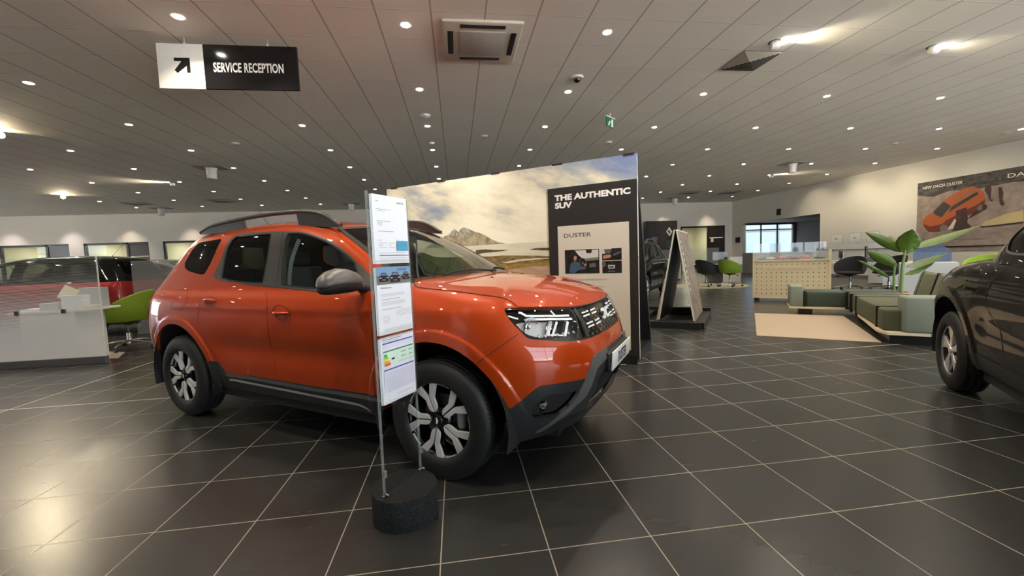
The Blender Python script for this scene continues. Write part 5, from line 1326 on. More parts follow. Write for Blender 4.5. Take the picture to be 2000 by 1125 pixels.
# ------------------------------------------------------------------ A-frame display
def aframe():
    e = math.radians(-37); R = thing('a_frame_display', 'A-shaped double board display with cream edges on a black floor frame', 'display', (3.34, 6.54, 0), e)
    W_, H_, D = 0.578, 1.52, 1.45
    M_tex = print_mat('printed_rocky_ground', srgb(92, 82, 72), srgb(150, 136, 122), 8, 1.0)
    b = MB(); b.prism([(0.0, 0.10), (0.022, 0.10), (W_/2-0.005, 1.615), (W_/2-0.027, 1.615)], 0, D, 'Y'); l = b.build('board', M_cream2, R)
    b = MB(); b.prism([(-0.028, 0.10), (-0.008, 0.10), (0.125, 0.80), (0.105, 0.80)], 0, D, 'Y'); b.build('lower_board', plain('tan_board_edge', (0.42, 0.33, 0.22), 0.6), R)
    b = MB(); b.prism([(0.024, 0.10), (0.027, 0.10), (W_/2-0.002, 1.60), (W_/2-0.005, 1.60)], 0.01, D-0.01, 'Y'); b.build('board_back', M_banblack, l)
    b = MB(); b.prism([(W_, 0.10), (W_-0.022, 0.10), (W_/2+0.005, 1.615), (W_/2+0.027, 1.615)], 0, D, 'Y'); r_ = b.build('board', M_cream2, R)
    b = MB(); b.prism([(W_+0.002, 0.10), (W_+0.001, 0.10), (W_/2+0.029, 1.60), (W_/2+0.030, 1.60)], 0.012, D-0.012, 'Y'); b.build('printed_face', M_tex, r_)
    b = MB(); ang = math.atan2(1.515, -(W_/2-0.016))
    for k in range(9):
        z = 1.42-0.10*k; x = W_-(z-0.10)/1.515*(W_/2-0.027)+0.005
        for q in range(3): b.box(x-0.002, 0.12+0.03*q, z-0.02, x+0.001, 0.135+0.03*q, z+0.02-0.008*q)
    b.build('printed_letters', M_txtw, r_)
    b = MB(); b.box(-0.42, -0.16, 0.0, W_+0.09, -0.03, 0.11, 0.006); b.box(W_+0.0, -0.05, 0.0, W_+0.14, D+0.1, 0.10, 0.006); b.box(-0.42, -0.05, 0.0, -0.28, D+0.1, 0.10, 0.006); b.box(-0.42, D-0.04, 0.0, W_+0.14, D+0.1, 0.16, 0.006)
    b.box(0.0, -0.06, 0.10, W_, -0.001, 0.12); b.build('floor_frame', M_black, R)
aframe()

# ------------------------------------------------------------------ leaflet stand
def leaflet_stand():
    R = thing('leaflet_stand_base', 'black speckled foam cylinder with a slot, on the floor before the front wheel', 'stand base', (-0.305, 2.01, 0))
    g = NT('speckled_black_foam'); n = g.noise(g.coord(), 260, 2.0); n2 = g.noise(g.coord(), 60, 3.0)
    g.set(col=g.ramp(n, [(0.45, (0.010, 0.0105, 0.011)), (0.62, (0.026, 0.029, 0.031)), (0.70, (0.075, 0.08, 0.082))]), rough=0.95, spec=0.2); g.bump(n, 0.8, 0.006)
    b = MB(); b.lathe([(0.0, 0.0), (0.156, 0.0), (0.157, 0.004), (0.157, 0.144), (0.154, 0.150), (0.0, 0.150)], 72, caps=False)
    b.build('foam_drum', g.m, R, 50)
    F = Vector((-0.382, 1.912, 0.0)); Q = Vector((-0.241, 2.123, 0.0)); ang = math.atan2(Q.y-F.y, Q.x-F.x); W_ = 0.262
    b = MB(); b.box(-0.03, -0.003, 0.1495, 0.29, 0.003, 0.1512, M=Matrix.Translation((F.x+0.305, F.y-2.01, 0)) @ Matrix.Rotation(ang, 4, 'Z')); b.build('slot', M_mblack, R)
    S_ = thing('acrylic_leaflet_stand', 'clear acrylic three-tier leaflet stand rising from the black foam drum', 'leaflet stand', (F.x, F.y, 0.1505), ang)
    M_acr = clear('clear_acrylic', (0.955, 0.965, 0.96), 0.02, 1.49); M_acre = clear('acrylic_edge', (0.80, 0.84, 0.83), 0.08, 1.7, haze=0.16, hazecol=(0.75, 0.78, 0.77))
    H_ = 1.415
    b = MB(); b.box(0.006, 0.0, 0.0, W_-0.006, 0.003, H_-0.01); b.build('back_sheet', M_acr, S_)
    for x in (0.0, W_):
        b = MB(); b.box(x-0.006, -0.003, 0.0, x+0.006, 0.006, H_, 0.0015, 1); po = b.build('side_post', M_acre, S_)
        b = MB(); b.box(x-0.0025, -0.022, 0.41, x+0.0025, -0.004, H_-0.02); b.build('side_fin', M_acr, po)
        b = MB(); b.box(x-0.012, -0.010, 0.0, x+0.012, 0.010, 0.012, 0.002, 1); b.tube([(x, -0.01, 0.02), (x, -0.028, 0.016)], 0.005, 8); b.build('foot_screw', M_chrome, S_)
        b = MB(); b.tube([(x, -0.012, 0.10), (x, -0.012, 0.13)], 0.007, 8); b.build('post_clip', M_acre, S_)
    for (z0, z1) in ((1.085, 1.20), (0.755, 0.86), (0.43, 0.54)):
        b = MB(); b.box(0.004, -0.022, z0-0.012, W_-0.004, 0.0, z0-0.009); b.box(0.004, -0.022, z0-0.012, W_-0.004, -0.0205, z0+0.02); b.build('pocket', M_acr, S_)
    # sheets in the pockets
    M_paper = plain('white_paper', (0.80, 0.83, 0.88), 0.55, var=0.01); M_ink = plain('grey_ink', (0.30, 0.31, 0.34), 0.6); M_inkd = plain('dark_ink', (0.10, 0.10, 0.12), 0.6)
    cols = {k: plain('ink_'+k, c, 0.5) for k, c in {'teal': srgb(70, 160, 195), 'navy': srgb(70, 95, 165), 'green': srgb(70, 130, 110), 'lilac': srgb(224, 226, 246), 'mint': srgb(214, 240, 226), 'e1': srgb(60, 160, 80), 'e2': srgb(150, 200, 70), 'e3': srgb(240, 220, 60), 'e4': srgb(245, 160, 50), 'e5': srgb(225, 90, 50), 'sky': srgb(120, 160, 195), 'ground': srgb(120, 120, 118), 'carblk': srgb(22, 24, 28), 'plum': srgb(130, 118, 140)}.items()}
    order = list(cols); mats = [M_paper, M_ink, M_inkd]+[cols[k] for k in order]; ci = lambda k: 3+order.index(k)
    def sheet(label, z0, extra, texts, shiftx=0.0):
        r = bpy.data.objects.new('leaflet', None); link(r); a = S_.matrix_world
        r.location = (F.x, F.y, 0.1505); r.rotation_euler = (0, 0, ang); tag(r, label, 'leaflet')
        w, h = 0.230, 0.315; x0 = 0.018
        for k in range(3):
            b = MB(); b.box(x0-0.004*k, -0.010+0.003*k, z0+0.001*k, x0+w-0.004*k, -0.0085+0.003*k, z0+h-0.0015*k); b.build('paper_sheet', M_paper, r)
        P_ = lambda x, y: (x0+x*w, z0+y*h)
        def q(m, xa, ya, xb, yb): return (m, [P_(xa, ya), P_(xb, ya), P_(xb, yb), P_(xa, yb)])
        o = flat(None, [(i_[0], [P_(*p) for p in i_[1]]) if isinstance(i_[1], list) else q(*i_) for i_ in extra], r, 'printed_marks', mats); o.location = (0, -0.0108, 0)
        for (tx, s_, xx, yy, kw) in texts:
            px, pz = P_(xx, yy); letters('printed_words', tx, s_, M_inkd, Matrix.Translation((px, -0.0112, pz)) @ XZ, r, depth=0.0002, **kw)
    def lines(x0, x1, ys, m=1, t=0.005): return [(m, x0, y, x1, y+t) for y in ys]
    sheet('white leaflet with a blue square, topmost in the acrylic stand', 1.088, lines(0.10, 0.50, [0.79], 2)+lines(0.10, 0.34, [0.765])+lines(0.10, 0.48, [0.62], 2)+lines(0.10, 0.25, [0.595, 0.575, 0.555])+lines(0.10, 0.55, [0.47], 2)+lines(0.10, 0.20, [0.34], 2)+lines(0.10, 0.34, [0.30, 0.235])+lines(0.10, 0.22, [0.268], 2)+lines(0.38, 0.56, [0.30, 0.235])+lines(0.38, 0.46, [0.268], 2)+[(ci('teal'), 0.62, 0.19, 0.96, 0.34)]+lines(0.68, 0.90, [0.265], ci('navy'), 0.006)+lines(0.10, 0.85, [0.155])+[(ci('plum'), 0.10, 0.112, 0.98, 0.128)]+lines(0.10, 0.96, [0.08, 0.055, 0.035], 1, 0.003),
          [('DACIA', 0.0105, 0.70, 0.905, {'xs': 1.5, 'bold': 0.0002}), ('Duster', 0.007, 0.09, 0.90, {})])
    car_ = lambda cx, cy, s_: [(ci('carblk'), [(cx-0.13*s_, cy-0.05*s_), (cx-0.14*s_, cy+0.02*s_), (cx-0.09*s_, cy+0.045*s_), (cx-0.06*s_, cy+0.085*s_), (cx+0.06*s_, cy+0.085*s_), (cx+0.10*s_, cy+0.04*s_), (cx+0.14*s_, cy+0.015*s_), (cx+0.13*s_, cy-0.05*s_)])]+[(ci('plum'), [(cx-0.075*s_, cy+0.048*s_), (cx-0.05*s_, cy+0.075*s_), (cx+0.05*s_, cy+0.075*s_), (cx+0.08*s_, cy+0.045*s_)]), (ci('ground'), cx-0.045*s_, cy-0.028*s_, cx+0.045*s_, cy-0.012*s_), (0, cx-0.115*s_, cy+0.005*s_, cx-0.07*s_, cy+0.016*s_), (0, cx+0.07*s_, cy+0.005*s_, cx+0.115*s_, cy+0.016*s_)]
    sheet('leaflet with a photo of three dark cars, in the middle tier of the stand', 0.758, [(ci('sky'), 0.0, 0.86, 1.0, 1.0), (ci('ground'), 0.0, 0.74, 1.0, 0.87)]+car_(0.20, 0.83, 1.0)+car_(0.52, 0.82, 1.15)+car_(0.85, 0.84, 0.85)+lines(0.06, 0.24, [0.70], 1)+lines(0.06, 0.38, [0.685], 2, 0.008)+lines(0.06, 0.75, [0.60, 0.585, 0.57], 1, 0.003)+lines(0.06, 0.60, [0.52], 2)+lines(0.06, 0.75, [0.485, 0.47, 0.455, 0.44], 1, 0.003)+lines(0.06, 0.62, [0.375], 2)+lines(0.45, 0.92, [0.34, 0.32, 0.30, 0.28, 0.26], 1, 0.003)+lines(0.06, 0.25, [0.28, 0.26, 0.24, 0.22, 0.20, 0.18], 1, 0.003)+lines(0.06, 0.96, [0.09, 0.075, 0.06], 1, 0.003),
          [('DACIA', 0.014, 0.60, 0.94, {'xs': 1.5, 'bold': 0.0003})])
    sheet('leaflet with a coloured energy rating chart, lowest in the acrylic stand', 0.432, lines(0.06, 0.62, [0.955], 2, 0.008)+lines(0.06, 0.50, [0.93])+[(ci('lilac'), 0.05, 0.83, 0.96, 0.895), (ci('navy'), 0.05, 0.895, 0.96, 0.915), (ci('mint'), 0.05, 0.57, 0.96, 0.775), (ci('green'), 0.05, 0.775, 0.96, 0.795), (ci('lilac'), 0.05, 0.17, 0.96, 0.50), (ci('navy'), 0.05, 0.50, 0.96, 0.52),
          (ci('e1'), 0.07, 0.715, 0.15, 0.745), (ci('e2'), 0.07, 0.680, 0.18, 0.712), (ci('e3'), 0.07, 0.645, 0.20, 0.677), (ci('e4'), 0.07, 0.610, 0.22, 0.642), (ci('e5'), 0.07, 0.575, 0.24, 0.607), (ci('carblk'), 0.27, 0.645, 0.36, 0.672)]
          +lines(0.55, 0.70, [0.73, 0.72, 0.66, 0.65], 2)+lines(0.78, 0.90, [0.73, 0.72, 0.66, 0.65], 2)+lines(0.45, 0.92, [0.60, 0.585], 1, 0.003)+lines(0.07, 0.94, [0.46+0.0-0.022*k for k in range(13)], 1, 0.003)+lines(0.35, 0.85, [0.12, 0.105], 1, 0.003)+[(2, 0.07, 0.075, 0.09, 0.085)], [])
leaflet_stand()

# ------------------------------------------------------------------ signs
def service_sign():
    W_, H_ = 1.552, 0.51
    R = thing('service_sign', 'hanging black and white SERVICE RECEPTION sign with an arrow', 'sign', (-3.36, 5.48, 3.39))
    b = MB(); b.box(0, 0, 0, 0.50, 0.03, H_); b.build('white_panel', plain('white_sign_face', (0.80, 0.795, 0.76), 0.25), R)
    b = MB(); b.box(0.50, 0, 0, W_, 0.03, H_); bk = b.build('black_panel', plain('gloss_black_sign_face', (0.008, 0.008, 0.009), 0.12), R)
    letters('sign_words', 'SERVICE RECEPTION', 0.150, M_txtw, Matrix.Translation((0.60, -0.0008, 0.20)) @ XZ, bk, xs=0.55, bold=0.0042, depth=0.0006, space=1.05)
    b = MB(); cx, cz, s_ = 0.265, 0.265, 0.085; t = 0.021
    b.prism([(cx-s_, cz+s_), (cx+s_, cz+s_), (cx+s_, cz-s_), (cx+s_-2*t*0.9, cz-s_), (cx+s_-2*t*0.9, cz+s_-2*t*0.9-0.052), (cx-s_+0.028, cz-s_-0.005), (cx-s_-0.003, cz-s_+0.028), (cx+s_-2*t*0.9-0.052, cz+s_-2*t*0.9), (cx-s_, cz+s_-2*t*0.9)], -0.0012, 0.001, 'Y'); b.build('arrow', M_black, R)
    for x in (0.30, 1.22):
        b = MB(); b.tube([(x, 0.015, H_), (x, 0.015, CEIL-3.39)], 0.004, 8); b.box(x-0.012, 0.004, H_-0.01, x+0.012, 0.026, H_+0.025); b.build('hanger', M_whitemetal, R)
service_sign()
R = thing('exit_sign', 'small green emergency exit sign hanging edge-on from the ceiling', 'sign', (3.08, 7.86, CEIL), math.radians(40))
b = MB(); b.box(-0.15, -0.008, -0.27, 0.15, 0.008, -0.09); pn = b.build('panel', plain('exit_green', (0.02, 0.16, 0.07), 0.3), R)
b = MB(); b.box(-0.16, -0.02, -0.09, 0.16, 0.02, -0.07); b.tube([(0, 0, -0.07), (0, 0, 0)], 0.012, 8); b.build('bracket', M_whitemetal, R)
b = MB()
for sd in (-1, 1):
    y = 0.0085*sd
    b.poly([(-0.10, y, -0.24), (-0.06, y, -0.24), (-0.02, y, -0.19), (0.0, y, -0.15), (-0.04, y, -0.15), (-0.07, y, -0.19)]); b.poly([(0.03, y, -0.25), (0.10, y, -0.25), (0.10, y, -0.11), (0.03, y, -0.11)])
b.build('pictogram', M_txtw, pn, recalc=False)
b = MB(); b.box(-0.01, -0.26, 0, 0, 0.0, 0.30); tag(b.build('wall_sign', M_black), 'small black square sign on the wall above the service opening', 'sign').location = (RU-0.003, 18.33, 2.86)
b = MB(); b.box(-0.01, -0.26, 0, 0, 0.0, 0.30); tag(b.build('wall_sign', M_wall), 'small pale square sign beside the black one above the service opening', 'sign').location = (RU-0.003, 18.62, 2.86)
b = MB(); b.box(-0.02, -0.36, 0, 0, 0.0, 0.30); tag(b.build('wall_plaque', M_black), 'small black plaque at the left jamb of the service opening', 'plaque').location = (RU-0.002, 21.3, 1.66)
b = MB(); b.box(-0.03, -0.05, 0, 0, 0.05, 0.30); tag(b.build('intercom', M_black), 'black intercom on the wall at the right jamb of the service opening', 'intercom').location = (RU-0.002, 15.75, 1.12)

# black dealership totem at the back wall
R = thing('black_totem', 'black display wall with a diamond shaped emblem beside the back wall', 'display', (10.2, BV-0.45, 0))
b = MB(); b.box(0, 0, 0, 1.78, 0.3, 2.98, 0.01, 1); b.build('panel', plain('black_gloss_panel', (0.012, 0.012, 0.012), 0.2), R)
def rhomb(w, h, cx, cz): return [(cx-w, cz), (cx, cz-h), (cx+w, cz), (cx, cz+h)]
b = MB()
o_, i_ = rhomb(0.17, 0.24, 1.31, 2.38), rhomb(0.115, 0.165, 1.31, 2.38)
for k in range(4):
    j = (k+1) % 4; b.prism([o_[k], o_[j], i_[j], i_[k]], -0.012, -0.001, 'Y')
i2 = rhomb(0.055, 0.08, 1.31, 2.38); i3 = rhomb(0.085, 0.12, 1.31, 2.38)
for k in (0, 2):
    j = (k+1) % 4; b.prism([i3[k], i3[j], i2[j], i2[k]], -0.012, -0.001, 'Y')
b.build('emblem', M_txtw, R)
b = MB(); b.box(0.3, -0.01, 1.95, 0.62, -0.001, 2.12); b.build('screen_strip', plain('lilac_screen', (0.12, 0.10, 0.24), 0.3), R)
b = MB(); b.box(1.15, -0.012, 1.50, 1.62, -0.001, 1.95); b.build('green_notice', plain('dim_green_notice', (0.035, 0.055, 0.045), 0.3), R)
BILL = {
  'board': [(12.104, 3.251),(9.512, 3.261),(9.43, 1.071),(12.124, 1.168)],
  'dark': [(12.104, 3.251),(9.512, 3.261),(9.497, 2.865),(10.169, 2.911),(10.501, 2.888),(10.737, 3.016),(11.224, 2.897),(11.751, 2.799),(12.106, 2.822)],
  'rock1': [(11.919, 2.794),(11.644, 2.875),(11.303, 2.97),(11.403, 2.821),(11.613, 2.753)],
  'rock2': [(9.877, 2.964),(9.577, 2.972),(9.733, 2.91)],
  'rock3': [(10.83, 2.946),(10.646, 3.084),(10.152, 3.017),(9.895, 2.914),(10.06, 2.837),(10.501, 2.888)],
  'carbody': [(11.951, 1.976),(11.87, 2.126),(11.652, 2.243),(11.368, 2.574),(11.143, 2.735),(10.757, 2.904),(10.593, 2.89),(10.359, 2.695),(10.302, 2.464),(10.324, 2.327),(10.479, 2.263),(10.611, 2.08),(10.798, 1.984),(10.942, 1.94),(11.236, 1.697),(11.443, 1.606),(11.771, 1.629),(11.917, 1.814)],
  'carlow': [(11.934, 1.895),(11.72, 1.782),(11.397, 1.832),(11.232, 1.968),(10.805, 2.189),(10.482, 2.349),(10.318, 2.466),(10.324, 2.327),(10.611, 2.08),(10.942, 1.94),(11.236, 1.697),(11.442, 1.59),(11.77, 1.613),(11.888, 1.78)],
  'shield': [(11.368, 2.559),(11.156, 2.38),(11.404, 2.053),(11.595, 2.159),(11.647, 2.258)],
  'sidewin': [(11.155, 2.35),(10.912, 2.494),(10.518, 2.721),(10.481, 2.645),(10.72, 2.496),(11.127, 2.242),(11.201, 2.176)],
  'rail': [(11.012, 2.567),(10.589, 2.776),(10.56, 2.751),(10.986, 2.534)],
  'wheelA': [(11.447, 1.744),(11.344, 1.827),(11.225, 1.757),(11.26, 1.623),(11.416, 1.604)],
  'wheelB': [(10.501, 2.238),(10.436, 2.328),(10.363, 2.29),(10.374, 2.166),(10.475, 2.149)],
  'shadow': [(10.701, 1.945),(10.611, 2.08),(10.346, 2.33),(10.256, 2.29),(10.274, 2.181),(10.654, 1.955)],
  'p1': [(10.309, 2.854),(10.212, 2.892),(10.175, 2.775),(10.185, 2.447),(10.12, 2.437),(10.15, 2.373),(10.217, 2.424),(10.267, 2.597),(10.338, 2.734)],
  'p2': [(10.026, 2.777),(9.952, 2.764),(9.904, 2.594),(9.918, 2.408),(9.861, 2.265),(9.911, 2.212),(9.976, 2.281),(10.006, 2.529)],
  'group': [(11.025, 2.215),(10.736, 2.296),(10.766, 2.126),(10.702, 1.974),(10.721, 1.831),(10.561, 1.63),(10.689, 1.596),(10.904, 1.524),(11.132, 1.629),(11.186, 1.723),(11.042, 1.95),(10.846, 1.989),(11.021, 2.096)],
  'sign_white': [(11.186, 1.723),(11.043, 1.98),(11.003, 1.916),(11.082, 1.655),(11.209, 1.65)],
  'surf': [(10.403, 1.703),(10.284, 1.819),(9.821, 1.991),(9.467, 2.056),(9.454, 1.715),(10.018, 1.684),(10.323, 1.682)],
  'surfedge': [(10.403, 1.703),(10.323, 1.682),(10.019, 1.698),(9.455, 1.741),(9.453, 1.689),(10.017, 1.651),(10.367, 1.635)],
  'strip': [(12.121, 1.378),(11.174, 1.345),(10.266, 1.327),(10.265, 1.298),(11.173, 1.315),(12.12, 1.346)],
}
BILL_TEXT = [(11.978, 3.071),(10.81, 3.058),(9.839, 3.05),(9.659, 3.074)]
# ------------------------------------------------------------------ billboard on the right wall
def billboard():
    R = thing('wall_poster', 'large poster of an orange car on a sandy beach on the cream right wall', 'poster', (RU-0.012, 12.13, 0), -PI/2)
    T_ = lambda pts: [(12.13-v, z) for v, z in pts]
    v1 = 12.13-7.6
    mats = [print_mat('poster_sand', srgb(132, 118, 108), srgb(168, 150, 138), 3, 1.0), print_mat('poster_dark_rocks', srgb(52, 50, 48), srgb(110, 104, 98), 6, 2.0), plain('poster_orange', srgb(178, 92, 50), 0.5, var=0.15, scale=3), plain('poster_orange_shade', srgb(112, 52, 34), 0.5), plain('poster_glass', srgb(62, 58, 58), 0.5, var=0.2), plain('poster_shadow', srgb(60, 48, 44), 0.5), plain('poster_grey', srgb(120, 112, 108), 0.5), plain('poster_surfboard', srgb(190, 170, 122), 0.5), plain('poster_people', srgb(74, 52, 48), 0.5, var=0.4, scale=20), plain('poster_pale', srgb(205, 198, 188), 0.5)]
    B = BILL; L = [(0, [(0, 0.95), (4.2, 0.95), (4.2, 3.26), (0, 3.26)]), (1, [(0, 3.26), (4.2, 3.26), (4.2, 2.75), (3.2, 2.78), (2.4, 2.86), (1.6, 2.80), (0.9, 2.86), (0.45, 2.74), (0, 2.85)])]
    for k, m in (('rock1', 5), ('rock2', 5), ('rock3', 1), ('shadow', 5), ('carbody', 2), ('carlow', 3), ('shield', 4), ('sidewin', 4), ('rail', 6), ('wheelA', 6), ('wheelB', 6), ('p1', 8), ('p2', 8), ('group', 8), ('sign_white', 9), ('surf', 7), ('surfedge', 5), ('strip', 6)):
        L.append((m, T_(B[k])))
    b = MB(); b.box(0, 0.001, 0.95, 4.2, 0.010, 3.262); b.build('poster_board', M_edgew, R)
    flat(None, L, R, 'poster_print', mats)
    ml = plain('poster_lettering', srgb(226, 218, 204), 0.5)
    letters('poster_words', 'NEW DACIA DUSTER', 0.125, ml, Matrix.Translation((0.15, -0.009, 3.03)) @ XZ, R, xs=0.92, bold=0.002, depth=0.0004, shear=0.15)
    letters('poster_words', 'DACIA', 0.17, ml, Matrix.Translation((2.28, -0.009, 2.99)) @ XZ, R, xs=1.6, bold=0.001, depth=0.0004)
billboard()

# ------------------------------------------------------------------ office chairs
M_lime = plain('lime_green_fabric', (0.19, 0.30, 0.012), 0.75, var=0.08, bump=0.05, scale=30)
M_blkf = plain('black_fabric', (0.010, 0.010, 0.010), 0.8)
M_chr = plain('polished_chrome_base', (0.62, 0.62, 0.60), 0.18, 1.0)
def office_chair(loc, rz, mat, label, group=None, proto={}):
    key = mat.name
    if key in proto:
        r = copy_tree(proto[key]); r.location = loc; r.rotation_euler = (0, 0, rz); tag(r, label, 'chair'); return r
    r = thing('office_chair', label, 'chair', loc, rz)
    proto[key] = r; r.scale = (1.22, 1.22, 1.08)
    # one-piece tub: seat pan and wrap-around back (faces +x)
    bm = bmesh.new(); n, m_ = 28, 9; out, inn = [], []
    def pt(k, j, off):
        a = -1.95+3.9*k/n; hh = 0.11+0.34*max(0.0, math.cos(a*0.62))**1.3; f = j/(m_-1)
        rx, ry = 0.26-off, 0.285-off; flare = 0.02+0.05*f
        x = -math.cos(a)*(rx+flare*max(0, math.cos(a)))+0.02; y = math.sin(a)*(ry+flare*0.3)
        k0 = math.sin(min(1, f*2.2)*PI/2); x *= 0.86+0.14*k0; y *= 0.86+0.14*k0
        return Vector((x, y, 0.435+hh*f))
    for (lst, off) in ((out, 0.0), (inn, 0.035)):
        for k in range(n+1): lst.append([bm.verts.new(pt(k, j, off)) for j in range(m_)])
    for k in range(n):
        for j in range(m_-1):
            bm.faces.new((out[k][j], out[k+1][j], out[k+1][j+1], out[k][j+1])); bm.faces.new((inn[k][j], inn[k][j+1], inn[k+1][j+1], inn[k+1][j]))
        bm.faces.new((out[k][m_-1], out[k+1][m_-1], inn[k+1][m_-1], inn[k][m_-1])); bm.faces.new((out[k][0], inn[k][0], inn[k+1][0], out[k+1][0]))
    for k in (0, n):
        for j in range(m_-1): bm.faces.new((out[k][j], out[k][j+1], inn[k][j+1], inn[k][j]))
    bmesh.ops.recalc_face_normals(bm, faces=bm.faces)
    me = bpy.data.meshes.new('backrest'); bm.to_mesh(me); bm.free(); me.materials.append(mat); shade(me, 50)
    o = link(bpy.data.objects.new('backrest', me), r); md = o.modifiers.new('round', 'BEVEL'); md.width = 0.012; md.segments = 3; md.limit_method = 'ANGLE'
    b = MB(); b.lathe([(0.0, 0.42), (0.20, 0.425), (0.255, 0.445), (0.262, 0.47), (0.24, 0.492), (0.0, 0.50)], 36, M=Matrix.Diagonal((1.02, 1.0, 1, 1)) @ Matrix.Translation((0.03, 0, 0)), caps=False); b.build('seat', mat, r, 50)
    b = MB(); b.box(-0.10, -0.09, 0.385, 0.12, 0.09, 0.425, 0.01, 2); b.lathe([(0.05, 0.36), (0.05, 0.39)], 16); b.tube([(0, -0.05, 0.39), (0.02, -0.17, 0.385), (0.02, -0.23, 0.36)], 0.007, 8); b.tube([(0.02, -0.22, 0.365), (0.02, -0.26, 0.35)], 0.013, 8); b.build('tilt_mechanism', M_black, r, 40)
    b = MB(); b.lathe([(0.014, 0.20), (0.014, 0.38)], 16); b.build('gas_rod', plain('dark_chrome_rod', (0.18, 0.18, 0.18), 0.2, 1.0), r, 40)
    b = MB(); b.lathe([(0.026, 0.08), (0.026, 0.24), (0.022, 0.245)], 20); b.build('column', M_chr, r, 40)
    for k in range(5):
        a = 2*PI*k/5+0.3; cx, sx = math.cos(a), math.sin(a)
        b = MB(); b.tube([(0.02*cx, 0.02*sx, 0.125), (0.15*cx, 0.15*sx, 0.118), (0.30*cx, 0.30*sx, 0.085), (0.315*cx, 0.315*sx, 0.07)], [0.020, 0.017, 0.013, 0.011], 10); b.build('base_arm', M_chr, r, 50)
        M = Matrix.Translation((0.315*cx, 0.315*sx, 0.0)) @ Matrix.Rotation(a+0.8, 4, 'Z')
        b = MB()
        for y in (-0.016, 0.004): b.lathe([(0.0, 0.0), (0.026, 0.0), (0.028, 0.003), (0.028, 0.010), (0.026, 0.013), (0.0, 0.013)], 20, M=M @ Matrix.Translation((0.0, y+0.013, 0.028)) @ Matrix.Rotation(PI/2, 4, 'X'), caps=False)
        b.tube([M @ Vector((0, 0, 0.075)), M @ Vector((0, 0, 0.03))], 0.008, 8); b.build('castor', M_black, r, 40)
    return r
office_chair((-5.38, 7.46, 0), math.radians(190), M_lime, 'lime green swivel chair behind the glass desk screen, left of the orange car')
office_chair((-4.62, 7.78, 0), math.radians(150), M_lime, 'second lime green swivel chair, mostly hidden by the tail of the orange car')
office_chair((8.75, 13.55, 0.005), math.radians(15), M_blkf, 'black swivel chair on the round rug, seen past the A-frame display')
office_chair((9.30, 13.05, 0.005), math.radians(15), M_lime, 'lime green swivel chair on the round rug beside the black one')
office_chair((10.9, 10.15, 0), math.radians(200), M_blkf, 'black swivel chair at the right-hand desk, nearer the pegboard counter')
office_chair((11.55, 9.65, 0), math.radians(170), M_blkf, 'black swivel chair at the right-hand desk, nearer the potted plant')
office_chair((11.2, 7.35, 0), math.radians(205), M_lime, 'lime green swivel chair behind the tail of the dark car on the right')

# ------------------------------------------------------------------ left reception desk with printed glass screen
M_deskw = plain('white_desk_laminate', (0.70, 0.69, 0.66), 0.4, var=0.02)
M_plinth = plain('grey_metal_plinth', (0.12, 0.122, 0.125), 0.35, 0.4)
def frost(g):
    p = g.xyz(g.coord()); k = 1/0.016
    a = g.math('ADD', g.math('MULTIPLY', p[0], k), g.math('MULTIPLY', p[2], k*0.35)); b_ = g.math('MULTIPLY', p[2], k)
    row = g.math('FLOOR', b_); fx = g.math('SUBTRACT', g.math('FRACT', g.math('ADD', a, g.math('MULTIPLY', row, 0.5))), 0.5); fz = g.math('SUBTRACT', g.math('FRACT', b_), 0.5)
    d = g.math('SQRT', g.math('ADD', g.math('MULTIPLY', fx, fx), g.math('MULTIPLY', fz, fz)))
    size = g.mapr(p[2], 0.15, 1.30, 0.66, 0.14)
    return g.math('MULTIPLY', g.math('LESS_THAN', d, size), 0.60)
M_frost = clear('dot_printed_glass', (0.95, 0.97, 0.97), 0.03, 1.5, haze=frost, hazecol=(0.86, 0.87, 0.88))
M_clips = plain('dark_square_clip', (0.05, 0.05, 0.05), 0.4)
R = thing('glass_desk_screen', 'tall dot-printed glass screen on a grey plinth in front of the left desk', 'screen', (-9.2, 6.375, 0))
b = MB(); b.box(0, -0.03, 0, 4.30, 0.03, 0.10, 0.004, 1); b.build('plinth', M_plinth, R)
b = MB(); b.box(0, -0.005, 0.10, 4.30, 0.005, 1.49); b.build('glass_sheet', M_frost, R)
b = MB(); b.box(4.288, -0.006, 0.10, 4.302, 0.006, 1.492); b.build('glass_edge', plain('pale_glass_edge', (0.6, 0.66, 0.64), 0.2), R)
for x in (3.27, 3.83):
    b = MB(); b.box(x-0.027, -0.014, 0.722, x+0.027, 0.014, 0.778, 0.004, 1); b.build('screen_clip', M_clips, R)
R = thing('reception_desk', 'white desk behind the dot-printed glass screen on the left', 'desk', (-6.1, 6.42, 0))
b = MB(); b.box(-0.02, 0.03, 0.725, 0.98, 0.58, 0.755, 0.004, 1); b.build('desktop', M_deskw, R)
b = MB(); b.box(0.10, 0.05, 0.0, 0.78, 0.55, 0.725, 0.004, 1); b.build('pedestal', M_deskw, R)
def paper_box(loc, size, mat, label, name='document_box', cat='box', rz=0):
    b = MB(); b.box(-size[0]/2, -size[1]/2, 0, size[0]/2, size[1]/2, size[2], 0.002, 1); o = b.build(name, mat); o.location = loc; o.rotation_euler = (0, 0, rz); return tag(o, label, cat)
M_pw = plain('white_card', (0.72, 0.73, 0.78), 0.6, var=0.02); M_py = plain('cream_card', (0.70, 0.66, 0.48), 0.6); M_pg = plain('grey_card', (0.42, 0.43, 0.45), 0.6)
paper_box((-5.41, 6.62, 0.755), (0.27, 0.12, 0.20), M_pw, 'white document box standing on the left desk behind the glass', rz=0.03)
paper_box((-5.36, 6.86, 0.755), (0.28, 0.16, 0.29), M_pg, 'taller pale grey file box just behind the white document box on the left desk', rz=0.0)
